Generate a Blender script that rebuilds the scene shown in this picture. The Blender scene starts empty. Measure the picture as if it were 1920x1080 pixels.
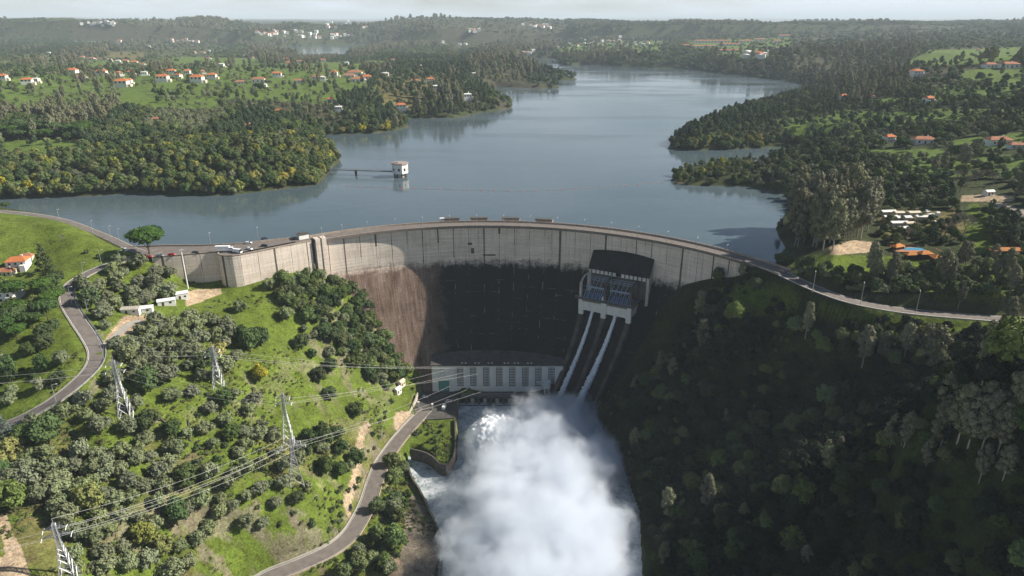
import bpy, bmesh, math, random
import numpy as np
from mathutils import Vector, Matrix, Euler

S = bpy.context.scene
COL = S.collection
RNG = np.random.default_rng(7)
random.seed(7)

# ------------------------------------------------------------------ camera
F = 1280.0
HC = 130.0
TH = math.atan(500 / F)
CT, ST = math.cos(TH), math.sin(TH)
cam_d = bpy.data.cameras.new("camera")
cam = bpy.data.objects.new("camera", cam_d)
COL.objects.link(cam)
cam.location = (0, 0, HC)
cam.rotation_euler = (math.pi / 2 - TH, 0, 0)
cam_d.lens = 24.0
cam_d.sensor_width = 36.0
cam_d.clip_start = 0.5
cam_d.clip_end = 120000
S.camera = cam

# ------------------------------------------------------------------ sun, sky, exposure
SUN_EL = math.radians(35)
SUN_PSI = math.radians(8.5)                      # turned from +X towards +Y
SUND = Vector((math.cos(SUN_EL) * math.cos(SUN_PSI), math.cos(SUN_EL) * math.sin(SUN_PSI), math.sin(SUN_EL)))
sl = bpy.data.lights.new("sun", 'SUN')
sl.energy = 5.0
sl.angle = math.radians(0.5)
sl.color = (1.0, 0.93, 0.82)
so = bpy.data.objects.new("sun", sl)
COL.objects.link(so)
so.rotation_euler = (-SUND).to_track_quat('-Z', 'Y').to_euler()
so.location = (0, 0, 400)

world = bpy.data.worlds.new("World")
S.world = world
world.use_nodes = True
wt = world.node_tree
for n in list(wt.nodes):
    wt.nodes.remove(n)
w_out = wt.nodes.new('ShaderNodeOutputWorld')
w_bg = wt.nodes.new('ShaderNodeBackground')
w_sky = wt.nodes.new('ShaderNodeTexSky')
w_sky.sky_type = 'NISHITA'
w_sky.sun_disc = False
w_sky.sun_elevation = SUN_EL
w_sky.sun_rotation = math.pi / 2 - SUN_PSI       # measured from +Y clockwise
w_sky.altitude = 200
w_sky.air_density = 1.0
w_sky.dust_density = 0.6
w_geo = wt.nodes.new('ShaderNodeTexCoord')
w_map = wt.nodes.new('ShaderNodeMapping')
w_map.inputs['Scale'].default_value = (2.2, 2.2, 16.0)
w_noi = wt.nodes.new('ShaderNodeTexNoise')
w_noi.inputs['Scale'].default_value = 1.6
w_noi.inputs['Detail'].default_value = 7
w_rmp = wt.nodes.new('ShaderNodeValToRGB')
w_rmp.color_ramp.elements[0].position = 0.36
w_rmp.color_ramp.elements[1].position = 0.62
w_sep = wt.nodes.new('ShaderNodeSeparateXYZ')
w_fad = wt.nodes.new('ShaderNodeMapRange')       # the cloud bank sits low over the hills
w_fad.inputs['From Min'].default_value = 0.10
w_fad.inputs['From Max'].default_value = 0.30
w_fad.inputs['To Min'].default_value = 0.9
w_fad.inputs['To Max'].default_value = 0.0
w_mul = wt.nodes.new('ShaderNodeMath')
w_mul.operation = 'MULTIPLY'
w_mix = wt.nodes.new('ShaderNodeMix')
w_mix.data_type = 'RGBA'
w_mix.inputs['B'].default_value = (11.5, 12.2, 14.0, 1)
wt.links.new(w_geo.outputs['Generated'], w_map.inputs['Vector'])
wt.links.new(w_geo.outputs['Generated'], w_sep.inputs[0])
wt.links.new(w_map.outputs[0], w_noi.inputs['Vector'])
wt.links.new(w_noi.outputs['Fac'], w_rmp.inputs['Fac'])
wt.links.new(w_sep.outputs['Z'], w_fad.inputs['Value'])
wt.links.new(w_rmp.outputs['Color'], w_mul.inputs[0])
wt.links.new(w_fad.outputs[0], w_mul.inputs[1])
wt.links.new(w_mul.outputs[0], w_mix.inputs['Factor'])
wt.links.new(w_sky.outputs[0], w_mix.inputs['A'])
wt.links.new(w_mix.outputs['Result'], w_bg.inputs['Color'])
w_bg.inputs['Strength'].default_value = 0.05
wt.links.new(w_bg.outputs[0], w_out.inputs['Surface'])

S.view_settings.view_transform = 'Standard'
S.view_settings.look = 'None'
S.view_settings.gamma = 1
S.view_settings.exposure = 0.74
S.render.engine = 'CYCLES'
cy = S.cycles
cy.use_denoising = True
try:
    cy.denoiser = 'OPENIMAGEDENOISE'
except Exception:
    pass
cy.max_bounces = 8
cy.diffuse_bounces = 3
cy.glossy_bounces = 2
cy.transmission_bounces = 2
cy.volume_bounces = 5
cy.transparent_max_bounces = 8
cy.use_adaptive_sampling = True
cy.adaptive_threshold = 0.02

# ------------------------------------------------------------------ pixel <-> place
def ray(px, py):
    u, v = (px - 960) / F, (540 - py) / F
    return np.array([u, CT + v * ST, -ST + v * CT])

def W(px, py, z):
    """The place at height z that the photograph shows at this pixel."""
    d = ray(px, py)
    t = (z - HC) / d[2]
    return np.array([d[0] * t, d[1] * t, z])

def proj(x, y, z):
    """Where a place falls in the photograph (vectorised)."""
    zz = z - HC
    dep = y * CT - zz * ST
    dep = np.where(dep < 1e-3, 1e-3, dep)
    up = y * ST + zz * CT
    return 960 + F * x / dep, 540 - F * up / dep

def inpoly(x, y, poly):
    p = np.asarray(poly, float)
    r = np.zeros(np.shape(x), bool)
    n = len(p)
    for i in range(n):
        x0, y0 = p[i, :2]
        x1, y1 = p[(i + 1) % n, :2]
        if y0 == y1:
            continue
        c = ((y0 > y) != (y1 > y)) & (x < (x1 - x0) * (y - y0) / (y1 - y0) + x0)
        r ^= c
    return r

def segdist(x, y, pts, closed=False):
    p = np.asarray(pts, float)
    d = np.full(np.shape(x), 1e18)
    for i in range(len(p) - (0 if closed else 1)):
        a, b = p[i, :2], p[(i + 1) % len(p), :2]
        ab = b - a
        L = max(ab @ ab, 1e-9)
        t = np.clip(((x - a[0]) * ab[0] + (y - a[1]) * ab[1]) / L, 0, 1)
        d = np.minimum(d, (x - a[0] - t * ab[0]) ** 2 + (y - a[1] - t * ab[1]) ** 2)
    return np.sqrt(d)

def _hash(ix, iy, s):
    n = (ix * 374761393 + iy * 668265263 + s * 974711) & 0x7fffffff
    n = ((n ^ (n >> 13)) * 1274126177) & 0x7fffffff
    return ((n ^ (n >> 16)) & 0xffff) / 65535.0

def vnoise(x, y, s=0):
    ix, iy = np.floor(x).astype(np.int64), np.floor(y).astype(np.int64)
    fx, fy = x - ix, y - iy
    fx, fy = fx * fx * (3 - 2 * fx), fy * fy * (3 - 2 * fy)
    a, b = _hash(ix, iy, s), _hash(ix + 1, iy, s)
    c, d = _hash(ix, iy + 1, s), _hash(ix + 1, iy + 1, s)
    return a + (b - a) * fx + (c - a) * fy + (a - b - c + d) * fx * fy

def fbm(x, y, s=0, o=4):
    r, a = 0.0, 0.5
    for k in range(o):
        r = r + a * vnoise(x, y, s + k)
        x, y, a = x * 2.03 + 17.1, y * 2.03 + 5.7, a * 0.5
    return r / (1 - 0.5 ** o)                      # 0..1

def smooth(e0, e1, x):
    t = np.clip((x - e0) / (e1 - e0), 0, 1)
    return t * t * (3 - 2 * t)

def resample(pts, step):
    p = np.asarray(pts, float)
    # Catmull-Rom through the points, then even spacing
    q = []
    n = len(p)
    for i in range(n - 1):
        p0, p1, p2, p3 = p[max(i - 1, 0)], p[i], p[i + 1], p[min(i + 2, n - 1)]
        for t in np.linspace(0, 1, 16, endpoint=False):
            q.append(0.5 * ((2 * p1) + (p2 - p0) * t + (2 * p0 - 5 * p1 + 4 * p2 - p3) * t * t + (3 * p1 - p0 - 3 * p2 + p3) * t ** 3))
    q.append(p[-1])
    q = np.array(q)
    s = np.r_[0, np.cumsum(np.linalg.norm(np.diff(q, axis=0), axis=1))]
    m = max(2, int(round(s[-1] / step)) + 1)
    ss = np.linspace(0, s[-1], m)
    return np.stack([np.interp(ss, s, q[:, k]) for k in range(q.shape[1])], 1)

# ------------------------------------------------------------------ the dam's plan
DC = np.array([-17.3, 258.9])                     # centre of the arch
R_EDGE, R_FACE, R_UP = 190.3, 192.4, 199.6        # downstream edge of the crest, face under it, upstream face
A0, A1 = math.radians(-34.6), math.radians(60.0)
ZW = -4.0                                         # the lake
def arc(r, a):
    return np.array([DC[0] + r * math.sin(a), DC[1] + r * math.cos(a)])

def face_r(z):
    d = -np.asarray(z, float)
    return R_FACE - np.where(d > 26, 0.40 * (d - 26) + 0.0009 * (d - 26) ** 2, 0)

def face_hit(px, py):
    """Where the sight line meets the dam's downstream face."""
    d = ray(px, py)
    t = np.linspace(250, 560, 6000)
    x, y, z = d[0] * t, d[1] * t, HC + d[2] * t
    r = np.hypot(x - DC[0], y - DC[1]) - face_r(np.minimum(z, 0))
    i = int(np.argmax(r > 0))
    return np.array([x[i], y[i], z[i]])

WING = [(-213, 382.5), (-177.2, 393), (-176.6, 388.6), (-174, 386.1), (-170.5, 385), (-166.5, 385.2), (-163, 386.8), (-127.6, 415.2)]
LAKESIDE = [(-238, 400.5), (-215, 404), (-193, 404.5), (-170, 408.5), (-150, 416.5), (-131, 425)]
# ------------------------------------------------------------------ land, lake and river plans
LAKE_PX = [(-700, 376), (-300, 374), (0, 374), (60, 371), (120, 370), (180, 367), (240, 363), (290, 364), (330, 367), (400, 367), (440, 365), (470, 361), (505, 357), (540, 353), (570, 350),
           (596, 346), (604, 338), (612, 330), (624, 312), (638, 303), (634, 292), (625, 282), (612, 272), (600, 264), (606, 256),
           (612, 252), (640, 252), (700, 250), (740, 245), (765, 238), (764, 232), (752, 226), (770, 222), (850, 221), (880, 216), (900, 211), (935, 207), (958, 203), (960, 197), (940, 184),
           (915, 173), (902, 164), (930, 162), (960, 164), (1010, 166), (1050, 165), (1046, 162), (1010, 158), (1000, 153), (1040, 151), (1083, 149), (1066, 144),
           (1010, 139), (996, 131), (1000, 125), (988, 116), (978, 108), (1000, 109), (1040, 109), (1052, 110), (1046, 115), (1054, 121), (1068, 122), (1100, 121), (1200, 126),
           (1260, 128), (1300, 131), (1360, 139), (1400, 142), (1440, 148), (1480, 152), (1500, 157), (1528, 163), (1500, 173), (1480, 183), (1440, 194), (1400, 203), (1350, 220),
           (1310, 238), (1275, 252), (1257, 263), (1256, 272), (1262, 279), (1300, 282), (1360, 281), (1400, 279), (1450, 276), (1488, 275), (1496, 286), (1480, 300), (1445, 307),
           (1420, 314), (1390, 309), (1330, 312), (1285, 316), (1264, 324), (1260, 330), (1266, 344), (1300, 348), (1350, 348), (1400, 350), (1440, 356), (1475, 366), (1480, 384),
           (1470, 406), (1455, 428), (1462, 446), (1474, 464), (1470, 482), (1455, 490)]
ARM_PX = [(500, 88), (540, 86), (600, 84.5), (690, 83.5), (720, 86), (700, 91), (660, 99), (640, 105), (575, 107), (545, 100), (520, 93)]
lake = [W(a, b, ZW)[:2] for a, b in LAKE_PX]
lake += [arc(R_UP - 1.5, a) for a in np.linspace(math.radians(59), A0, 50)]
lake += [np.array(p) + (0, -1.5) for p in LAKESIDE[::-1]]
lake += [W(a, b, ZW)[:2] for a, b in [(200, 440), (170, 428), (110, 408), (50, 398), (0, 394), (-120, 388), (-300, 384), (-700, 380)]]
lake = np.array(lake)
arm = np.array([W(a, b, ZW)[:2] for a, b in ARM_PX])

ZR = -112.0                                       # the river under the dam
RIVER_PX = [(1062, 752), (862, 752), (859, 772), (857, 862), (850, 878), (836, 890), (818, 880), (806, 862), (786, 850), (768, 850), (762, 868), (768, 890), (780, 912), (800, 948), (818, 985), (828, 1012), (824, 1050), (815, 1100), (790, 1220), (760, 1500),
            (1230, 1500), (1215, 1200), (1205, 1080), (1200, 960), (1165, 860), (1120, 785), (1096, 765)]
river = np.array([W(a, b, ZR)[:2] for a, b in RIVER_PX])
yard = np.array([W(a, b, -105.5)[:2] for a, b in [(770, 790), (783, 752), (800, 725), (858, 725), (857, 775), (853, 785), (800, 787)]])
lawn = np.array([W(a, b, -106)[:2] for a, b in [(800, 787), (853, 787), (853, 862), (842, 882), (822, 872), (808, 856), (780, 846), (758, 843), (745, 835)]])

ROADS = {
    "hill_road": (7.2, [(300, 470, .0), (268, 478, -.2), (235, 487, -.6), (205, 496, -1.2), (162, 514, -3), (130, 538, -5), (127, 565, -7), (145, 598, -10), (168, 632, -13), (181, 660, -15.3), (173, 688, -17.5),
                        (142, 720, -20.5), (100, 752, -23.5), (50, 780, -26.5), (0, 800, -29), (-100, 832, -33), (-260, 870, -36)]),
    "lakeside_road": (6.5, [(268, 474, -.05), (240, 463, .6), (206, 447, 1.6), (172, 433, 2.6), (120, 414, 4.6), (50, 401, 6.5), (-60, 392, 8), (-260, 380, 9)]),
    "river_road": (7.4, [(800, 768, -105.3), (778, 790, -105.3), (758, 812, -105.2), (737, 838, -105), (716, 870, -104.4), (702, 905, -103.6), (691, 940, -103), (677, 970, -102.4), (655, 1004, -101.8),
                         (620, 1032, -101), (560, 1060, -100), (490, 1090, -99.5), (440, 1140, -100), (420, 1250, -101), (410, 1400, -103)]),
    "driveway": (4.5, [(188, 655, -15.2), (215, 632, -16), (240, 610, -17), (262, 600, -17.6)]),
    "shore_road": (7.6, [(1428, 497, -.05), (1462, 510, -.3), (1500, 528, -1), (1550, 549, -2.5), (1600, 565, -4), (1660, 577, -6), (1720, 585, -8), (1800, 592, -10), (1880, 598, -12), (2010, 605, -15), (2300, 630, -20)]),
}
road_pts = {}
for k, (w, p) in ROADS.items():
    road_pts[k] = resample([W(*q) for q in p], 3.0)

CTRL = [  # (pixel x, pixel y, height): what the photograph shows of the relief
    # hill beside the left abutment
    (0, 405, 15), (100, 415, 12), (0, 430, 12), (100, 450, 6), (170, 470, 2), (60, 470, 2), (20, 500, -2), (60, 540, -4), (20, 580, -7), (-100, 480, 6), (-300, 420, 20), (-300, 600, -10),
    (-60, 405, 16), (230, 475, 0), (150, 440, 8),
    # ground under the wing wall
    (300, 505, -6), (320, 540, -15), (325, 518, -13), (350, 528, -18), (400, 536, -20), (380, 552, -20), (440, 546, -21), (520, 534, -21.5), (585, 514, -21.5), (250, 540, -11), (200, 560, -11), (240, 500, -4), (290, 590, -18.5), (350, 575, -20),
    # left slope
    (450, 600, -29), (380, 640, -28), (300, 640, -21), (250, 690, -24), (600, 580, -36), (600, 640, -50), (520, 660, -42), (450, 690, -38), (340, 720, -32), (410, 730, -39), (240, 790, -36), (560, 740, -60), (500, 790, -60),
    (400, 800, -50), (640, 700, -68), (700, 700, -80), (640, 770, -78), (680, 800, -88), (720, 760, -94), (745, 740, -99), (715, 820, -100), (670, 900, -96), (640, 880, -88), (600, 850, -78), (555, 895, -74), (620, 960, -94), (560, 1000, -90),
    (450, 930, -68), (350, 880, -56), (250, 900, -48), (160, 850, -40), (60, 900, -40), (130, 1080, -52), (20, 1060, -44), (300, 1000, -64), (400, 1040, -82), (300, 1080, -76), (60, 820, -32), (60, 700, -19), (100, 640, -13), (30, 640, -12),
    (30, 760, -25), (-200, 800, -28), (-200, 1080, -40), (100, 1300, -70), (0, 980, -42), (200, 960, -50), (500, 860, -66), (320, 800, -42),
    # banks of the river
    (720, 900, -106), (735, 980, -106), (760, 940, -109), (790, 1010, -107), (700, 1010, -104), (700, 1070, -104), (780, 1075, -106), (640, 1080, -104), (600, 1300, -106),
    (830, 820, -106), (790, 820, -106), (820, 760, -105.5), (950, 740, -108), (1060, 770, -110), (1000, 900, -116), (1000, 1080, -116), (1000, 1400, -116), (870, 1000, -116),
    # right slope
    (1150, 760, -96), (1180, 850, -98), (1230, 950, -104), (1250, 1080, -106), (1300, 1300, -106), (1300, 650, -46), (1220, 680, -72), (1400, 600, -22), (1360, 560, -18), (1440, 560, -15), (1500, 590, -17), (1600, 610, -18),
    (1500, 660, -31), (1400, 720, -56), (1300, 800, -78), (1500, 760, -54), (1600, 700, -33), (1700, 640, -16), (1700, 700, -30), (1830, 640, -15), (1850, 720, -27), (1600, 800, -56), (1750, 745, -38), (1400, 850, -76),
    # the spur at the bottom right
    (1480, 900, -54), (1600, 850, -30), (1700, 805, -8), (1850, 742, 20), (1920, 722, 26), (1560, 960, -62), (1700, 950, -32), (1880, 930, -4), (1900, 1040, -14), (1600, 1050, -72), (1400, 960, -84), (1420, 1080, -94), (1750, 1080, -42), (1880, 800, 10), (2060, 690, 28), (1840, 715, -24), (1720, 775, -38),
    (2100, 900, 14), (2200, 1100, 0), (1900, 1300, -34), (2000, 640, -14), (2300, 760, 26),
    # plateau of the camp site
    (1500, 500, 4), (1560, 520, 2), (1600, 535, 0), (1600, 480, 7), (1680, 500, 5), (1750, 520, 2), (1720, 465, 8), (1850, 560, -4), (1880, 480, 10), (1800, 500, 7), (1550, 460, 9), (1500, 450, 3), (1880, 400, 18), (1700, 400, 15), (1600, 400, 10), (1520, 400, 4),
    (1500, 350, 5), (1600, 330, 14), (1700, 300, 20), (1850, 320, 24), (1370, 330, 3), (1330, 325, 2), (1350, 255, 7), (1450, 240, 10), (1400, 270, 3), (1550, 270, 14), (1650, 240, 24), (1800, 230, 34), (1900, 260, 34), (2200, 400, 30), (2200, 260, 45),
    # right bank, farther
    (1450, 200, 8), (1550, 200, 18), (1650, 190, 30), (1560, 170, 8), (1700, 150, 44), (1820, 170, 50), (1820, 110, 72), (1740, 120, 60), (1900, 130, 62), (1560, 130, 18), (1480, 120, 28), (1650, 100, 50), (1700, 62, 88), (1850, 60, 88), (1560, 60, 80), (1520, 80, 45),
    (1700, 41, 126), (1900, 41, 126), (1560, 42, 124), (2200, 50, 120), (1300, 112, 10), (1400, 100, 45), (1370, 85, 58), (1300, 78, 66), (1440, 60, 96), (1380, 48, 110), (1200, 108, 20), (1150, 95, 30), (1250, 85, 52), (1200, 62, 84), (1100, 70, 70),
    (1100, 48, 108), (1250, 44, 116), (1040, 90, 26), (1060, 116, 2),
    # left bank
    (0, 350, 7), (150, 345, 8), (300, 340, 9), (450, 325, 12), (560, 320, 8), (500, 280, 20), (350, 290, 18), (150, 290, 16), (0, 280, 16), (600, 290, 5), (100, 240, 18), (300, 230, 19), (500, 230, 17), (600, 235, 8), (700, 225, 10), (740, 230, 4),
    (850, 200, 14), (920, 195, 9), (800, 170, 22), (860, 150, 20), (940, 152, 8), (700, 170, 24), (600, 190, 22), (400, 190, 24), (200, 190, 26), (0, 190, 26), (100, 150, 34), (300, 150, 32), (500, 150, 30), (650, 140, 30), (0, 120, 60), (150, 110, 60),
    (200, 85, 84), (60, 72, 98), (150, 64, 102), (280, 66, 98), (330, 85, 72), (450, 118, 36), (400, 95, 58), (520, 112, 22), (600, 118, 16), (700, 110, 15), (760, 92, 46), (860, 110, 36), (940, 120, 20), (960, 100, 34), (1000, 150, 3), (-300, 120, 60), (-300, 250, 22),
    (800, 70, 78), (900, 58, 92), (760, 50, 108), (930, 80, 60), (850, 85, 58), (1000, 70, 45), (1000, 47, 112), (900, 42, 120),
    (660, 72, 12), (560, 74, 12), (620, 58, 55), (480, 66, 48), (400, 60, 86), (560, 48, 104), (680, 46, 108), (450, 44, 116), (300, 52, 108), (200, 45, 116), (60, 45, 116), (30, 41, 124), (-300, 45, 118), (-300, 60, 100),
]
cp = np.array([W(*c) for c in CTRL])
extra = []
for a, b in [(640, 530), (665, 560), (690, 595), (715, 630), (740, 660), (762, 686), (1408, 512), (1380, 520), (1340, 520), (1300, 528), (1262, 545), (1235, 590), (1205, 640), (1165, 700), (1120, 760)]:
    h = face_hit(a, b)
    extra.append(h)
for k, p in road_pts.items():
    extra += list(p[::5])
for q in WING[:2] + WING[-1:]:
    pass
for X, Y, Z in [(-60000, 30000, 150), (-20000, 30000, 240), (0, 30000, 150), (9000, 32000, 240), (22000, 30000, 170), (60000, 30000, 160), (-9000, 12000, 120), (0, 12000, 112), (9000, 12000, 118), (-18000, 14000, 130), (18000, 14000, 125),
                (-700, 110, -10), (-300, 90, -60), (0, 90, -114), (300, 90, -60), (700, 110, 0), (900, 300, 10), (-900, 300, 10)]:
    extra.append(np.array([X, Y, Z], float))
cp = np.vstack([cp, np.array(extra)])

def wq(x, y):
    y = np.maximum(y, 60.0)
    return x / y, np.log(y)

cu, cv = wq(cp[:, 0], cp[:, 1])
_C2 = 0.035 ** 2
K = np.sqrt((cu[:, None] - cu[None]) ** 2 + (cv[:, None] - cv[None]) ** 2 + _C2)
n = len(cp)
A = np.zeros((n + 1, n + 1))
A[:n, :n] = K - np.eye(n) * 0.004
A[:n, n] = A[n, :n] = 1
rhs = np.r_[cp[:, 2], 0]
RW = np.linalg.solve(A, rhs)

def rbf(x, y):
    u, v = wq(x, y)
    out = np.empty(u.shape)
    for i in range(0, len(u), 20000):
        k = np.sqrt((u[i:i + 20000, None] - cu[None]) ** 2 + (v[i:i + 20000, None] - cv[None]) ** 2 + _C2)
        out[i:i + 20000] = k @ RW[:n] + RW[n]
    return out

DOWN = [(-6000, 3000), (-520, 500), (-341, 466), (-274, 424), (-236, 396)] + [tuple(p) for p in WING[:1]] + [(-190, 397), (-165, 398), (-133, 420)] + \
       [tuple(arc(R_UP - 4, a)) for a in np.linspace(A0, A1, 30)] + [(157, 345), (178, 327), (204, 324), (252, 324), (420, 330), (3000, 500), (3000, -100), (-6000, -100)]

def ground(x, y):
    x, y = np.atleast_1d(np.asarray(x, float)), np.atleast_1d(np.asarray(y, float))
    z = rbf(x, y)
    far = np.clip(y, 100, 30000)
    amp = np.interp(far, [100, 500, 900, 2000, 4500, 9000, 30000], [1.2, 2.2, 5, 14, 58, 110, 260])
    wl = np.interp(far, [100, 500, 900, 2000, 4500, 9000, 30000], [22, 60, 120, 300, 900, 1700, 6000])
    nz = fbm(x / wl, y / wl, 3, 4) - 0.5
    z = z + amp * nz
    down = inpoly(x, y, DOWN)
    up = ~down
    # lake
    near = up & (y < 9000)
    idx = np.where(near)[0]
    d = np.full(len(x), 1e9)
    ins = np.zeros(len(x), bool)
    if len(idx):
        xs, ys = x[idx], y[idx]
        d[idx] = np.minimum(segdist(xs, ys, lake, True), segdist(xs, ys, arm, True))
        ins[idx] = inpoly(xs, ys, lake) | inpoly(xs, ys, arm)
    da = np.full(len(x), 1e9)
    ia = np.where(up & (y > 1200) & (y < 9000))[0]
    if len(ia):
        da[ia] = segdist(x[ia], y[ia], arm, True)
    z = np.where(y < 4200, np.minimum(z, ZW + 1.0 + 0.022 * da + .012 * np.maximum(0, da - 1200)), z)
    zland = np.maximum(np.minimum(z, ZW + 0.5 + 0.45 * d), ZW + 0.6 + np.minimum(0.04 * d, 3))
    z = np.where(up, np.where(ins, ZW - 0.2 - np.minimum(0.3 * d, 26), zland), z)
    # valley floor
    near = down & (np.abs(x) < 420) & (y < 520)
    idx = np.where(near)[0]
    if len(idx):
        xs, ys, zs = x[idx], y[idx], z[idx]
        zs = np.maximum(zs, np.where(xs < 40, -108.5, -111.0))
        for poly, zz, fall in ((yard, -105.7, 2.0), (lawn, -106.2, 1.5)):
            i2 = inpoly(xs, ys, poly)
            dd = segdist(xs, ys, poly, True)
            w = np.where(i2, 1, 1 - smooth(0, fall * 2, dd))
            zs = zs * (1 - w) + zz * w
        for k in road_pts:
            w_ = ROADS[k][0]
            dd, hz = near_road(xs, ys, road_pts[k])
            w = 1 - smooth(w_ / 2 + 0.6, w_ / 2 + (4.5 if k != "shore_road" else 4), dd)
            zs = zs * (1 - w) + (hz - 0.25) * w
        # under the wing terrace nothing shows above the deck
        di = inpoly(xs, ys, TERRACE)
        zs = np.where(di, np.minimum(zs, -0.6), zs)
        ri = inpoly(xs, ys, river)
        rd = segdist(xs, ys, river, True)
        zs = np.where(ri, np.minimum(zs, ZR - np.minimum(1.5 + 3 * rd, 6)), zs)
        z[idx] = zs
    # roads on the lake side
    idx = np.where(up & (np.abs(x) < 700) & (y < 560) & (y > 250))[0]
    if len(idx):
        xs, ys, zs = x[idx], y[idx], z[idx]
        for k in ("hill_road", "lakeside_road", "shore_road"):
            w_ = ROADS[k][0]
            dd, hz = near_road(xs, ys, road_pts[k])
            w = 1 - smooth(w_ / 2 + 0.6, w_ / 2 + 4, dd)
            zs = zs * (1 - w) + (hz - 0.25) * w
        di = inpoly(xs, ys, TERRACE)
        zs = np.where(di, np.minimum(zs, -0.6), zs)
        z[idx] = zs
    return z

TERRACE = WING + [tuple(p) for p in LAKESIDE[::-1]]

def near_road(x, y, p):
    best = np.full(len(x), 1e18)
    hz = np.zeros(len(x))
    lo, hi = p[:, :2].min(0) - 20, p[:, :2].max(0) + 20
    m = np.where((x > lo[0]) & (x < hi[0]) & (y > lo[1]) & (y < hi[1]))[0]
    if len(m):
        xs, ys = x[m], y[m]
        b, h = best[m], hz[m]
        for i in range(len(p) - 1):
            a, c = p[i], p[i + 1]
            ab = c[:2] - a[:2]
            L = ab @ ab
            t = np.clip(((xs - a[0]) * ab[0] + (ys - a[1]) * ab[1]) / L, 0, 1)
            d2 = (xs - a[0] - t * ab[0]) ** 2 + (ys - a[1] - t * ab[1]) ** 2
            q = d2 < b
            b = np.where(q, d2, b)
            h = np.where(q, a[2] + (c[2] - a[2]) * t, h)
        best[m], hz[m] = b, h
    return np.sqrt(best), hz

# the sheet of ground: fine near the camera, coarse towards the horizon
gu = np.concatenate([np.linspace(-2.6, -1.02, 50, endpoint=False), np.linspace(-1.02, 1.02, 620), np.linspace(1.04, 2.6, 50)])
gv = np.concatenate([np.exp(np.linspace(math.log(95), math.log(720), 600, endpoint=False)), np.exp(np.linspace(math.log(720), math.log(9000), 360, endpoint=False)), np.exp(np.linspace(math.log(9000), math.log(45000), 60))])
GY, GU = np.meshgrid(gv, gu, indexing='ij')
GX = GU * GY
NR, NC = GX.shape
GZ = ground(GX.ravel(), GY.ravel()).reshape(NR, NC)
LG0, LG = np.log(gv), None

def zat(x, y):
    """Height of the finished sheet (bilinear)."""
    x, y = np.atleast_1d(np.asarray(x, float)), np.atleast_1d(np.asarray(y, float))
    y = np.clip(y, gv[0] + .01, gv[-1] - 1)
    i = np.clip(np.searchsorted(gv, y) - 1, 0, NR - 2)
    u = np.clip(x / y, gu[0] + 1e-6, gu[-1] - 1e-6)
    j = np.clip(np.searchsorted(gu, u) - 1, 0, NC - 2)
    fy = (y - gv[i]) / (gv[i + 1] - gv[i])
    fx = (u - gu[j]) / (gu[j + 1] - gu[j])
    return (GZ[i, j] * (1 - fx) + GZ[i, j + 1] * fx) * (1 - fy) + (GZ[i + 1, j] * (1 - fx) + GZ[i + 1, j + 1] * fx) * fy

_TT = np.exp(np.linspace(math.log(110), math.log(30000), 2600))
def hit(px, py):
    """Where the sight line through a pixel meets the ground."""
    d = ray(px, py)
    t = _TT
    z = HC + d[2] * t
    b = zat(d[0] * t, d[1] * t) > z
    i = int(np.argmax(b)) if b.any() else len(t) - 1
    lo, hi = t[max(i - 1, 0)], t[i]
    for _ in range(24):
        m = (lo + hi) / 2
        if zat(d[0] * m, d[1] * m)[0] > HC + d[2] * m:
            hi = m
        else:
            lo = m
    return np.array([d[0] * hi, d[1] * hi, zat(d[0] * hi, d[1] * hi)[0]])
# ------------------------------------------------------------------ helpers for objects
def tag(o, label=None, cat=None, group=None, kind=None):
    if label:
        o["label"] = label
    if cat:
        o["category"] = cat
    if group:
        o["group"] = group
    if kind:
        o["kind"] = kind
    return o

def empty(name, loc=(0, 0, 0), rz=0.0, label=None, cat=None, group=None):
    o = bpy.data.objects.new(name, None)
    COL.objects.link(o)
    o.location = loc
    o.rotation_euler = (0, 0, rz)
    o.empty_display_size = 0.5
    return tag(o, label, cat, group)

def link_mesh(name, me, parent=None):
    o = bpy.data.objects.new(name, me)
    COL.objects.link(o)
    if parent is not None:
        o.parent = parent
    return o

def copy_tree(o, parent=None):
    c = o.copy()
    COL.objects.link(c)
    c.parent = parent
    for ch in o.children:
        copy_tree(ch, c)
    return c

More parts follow.
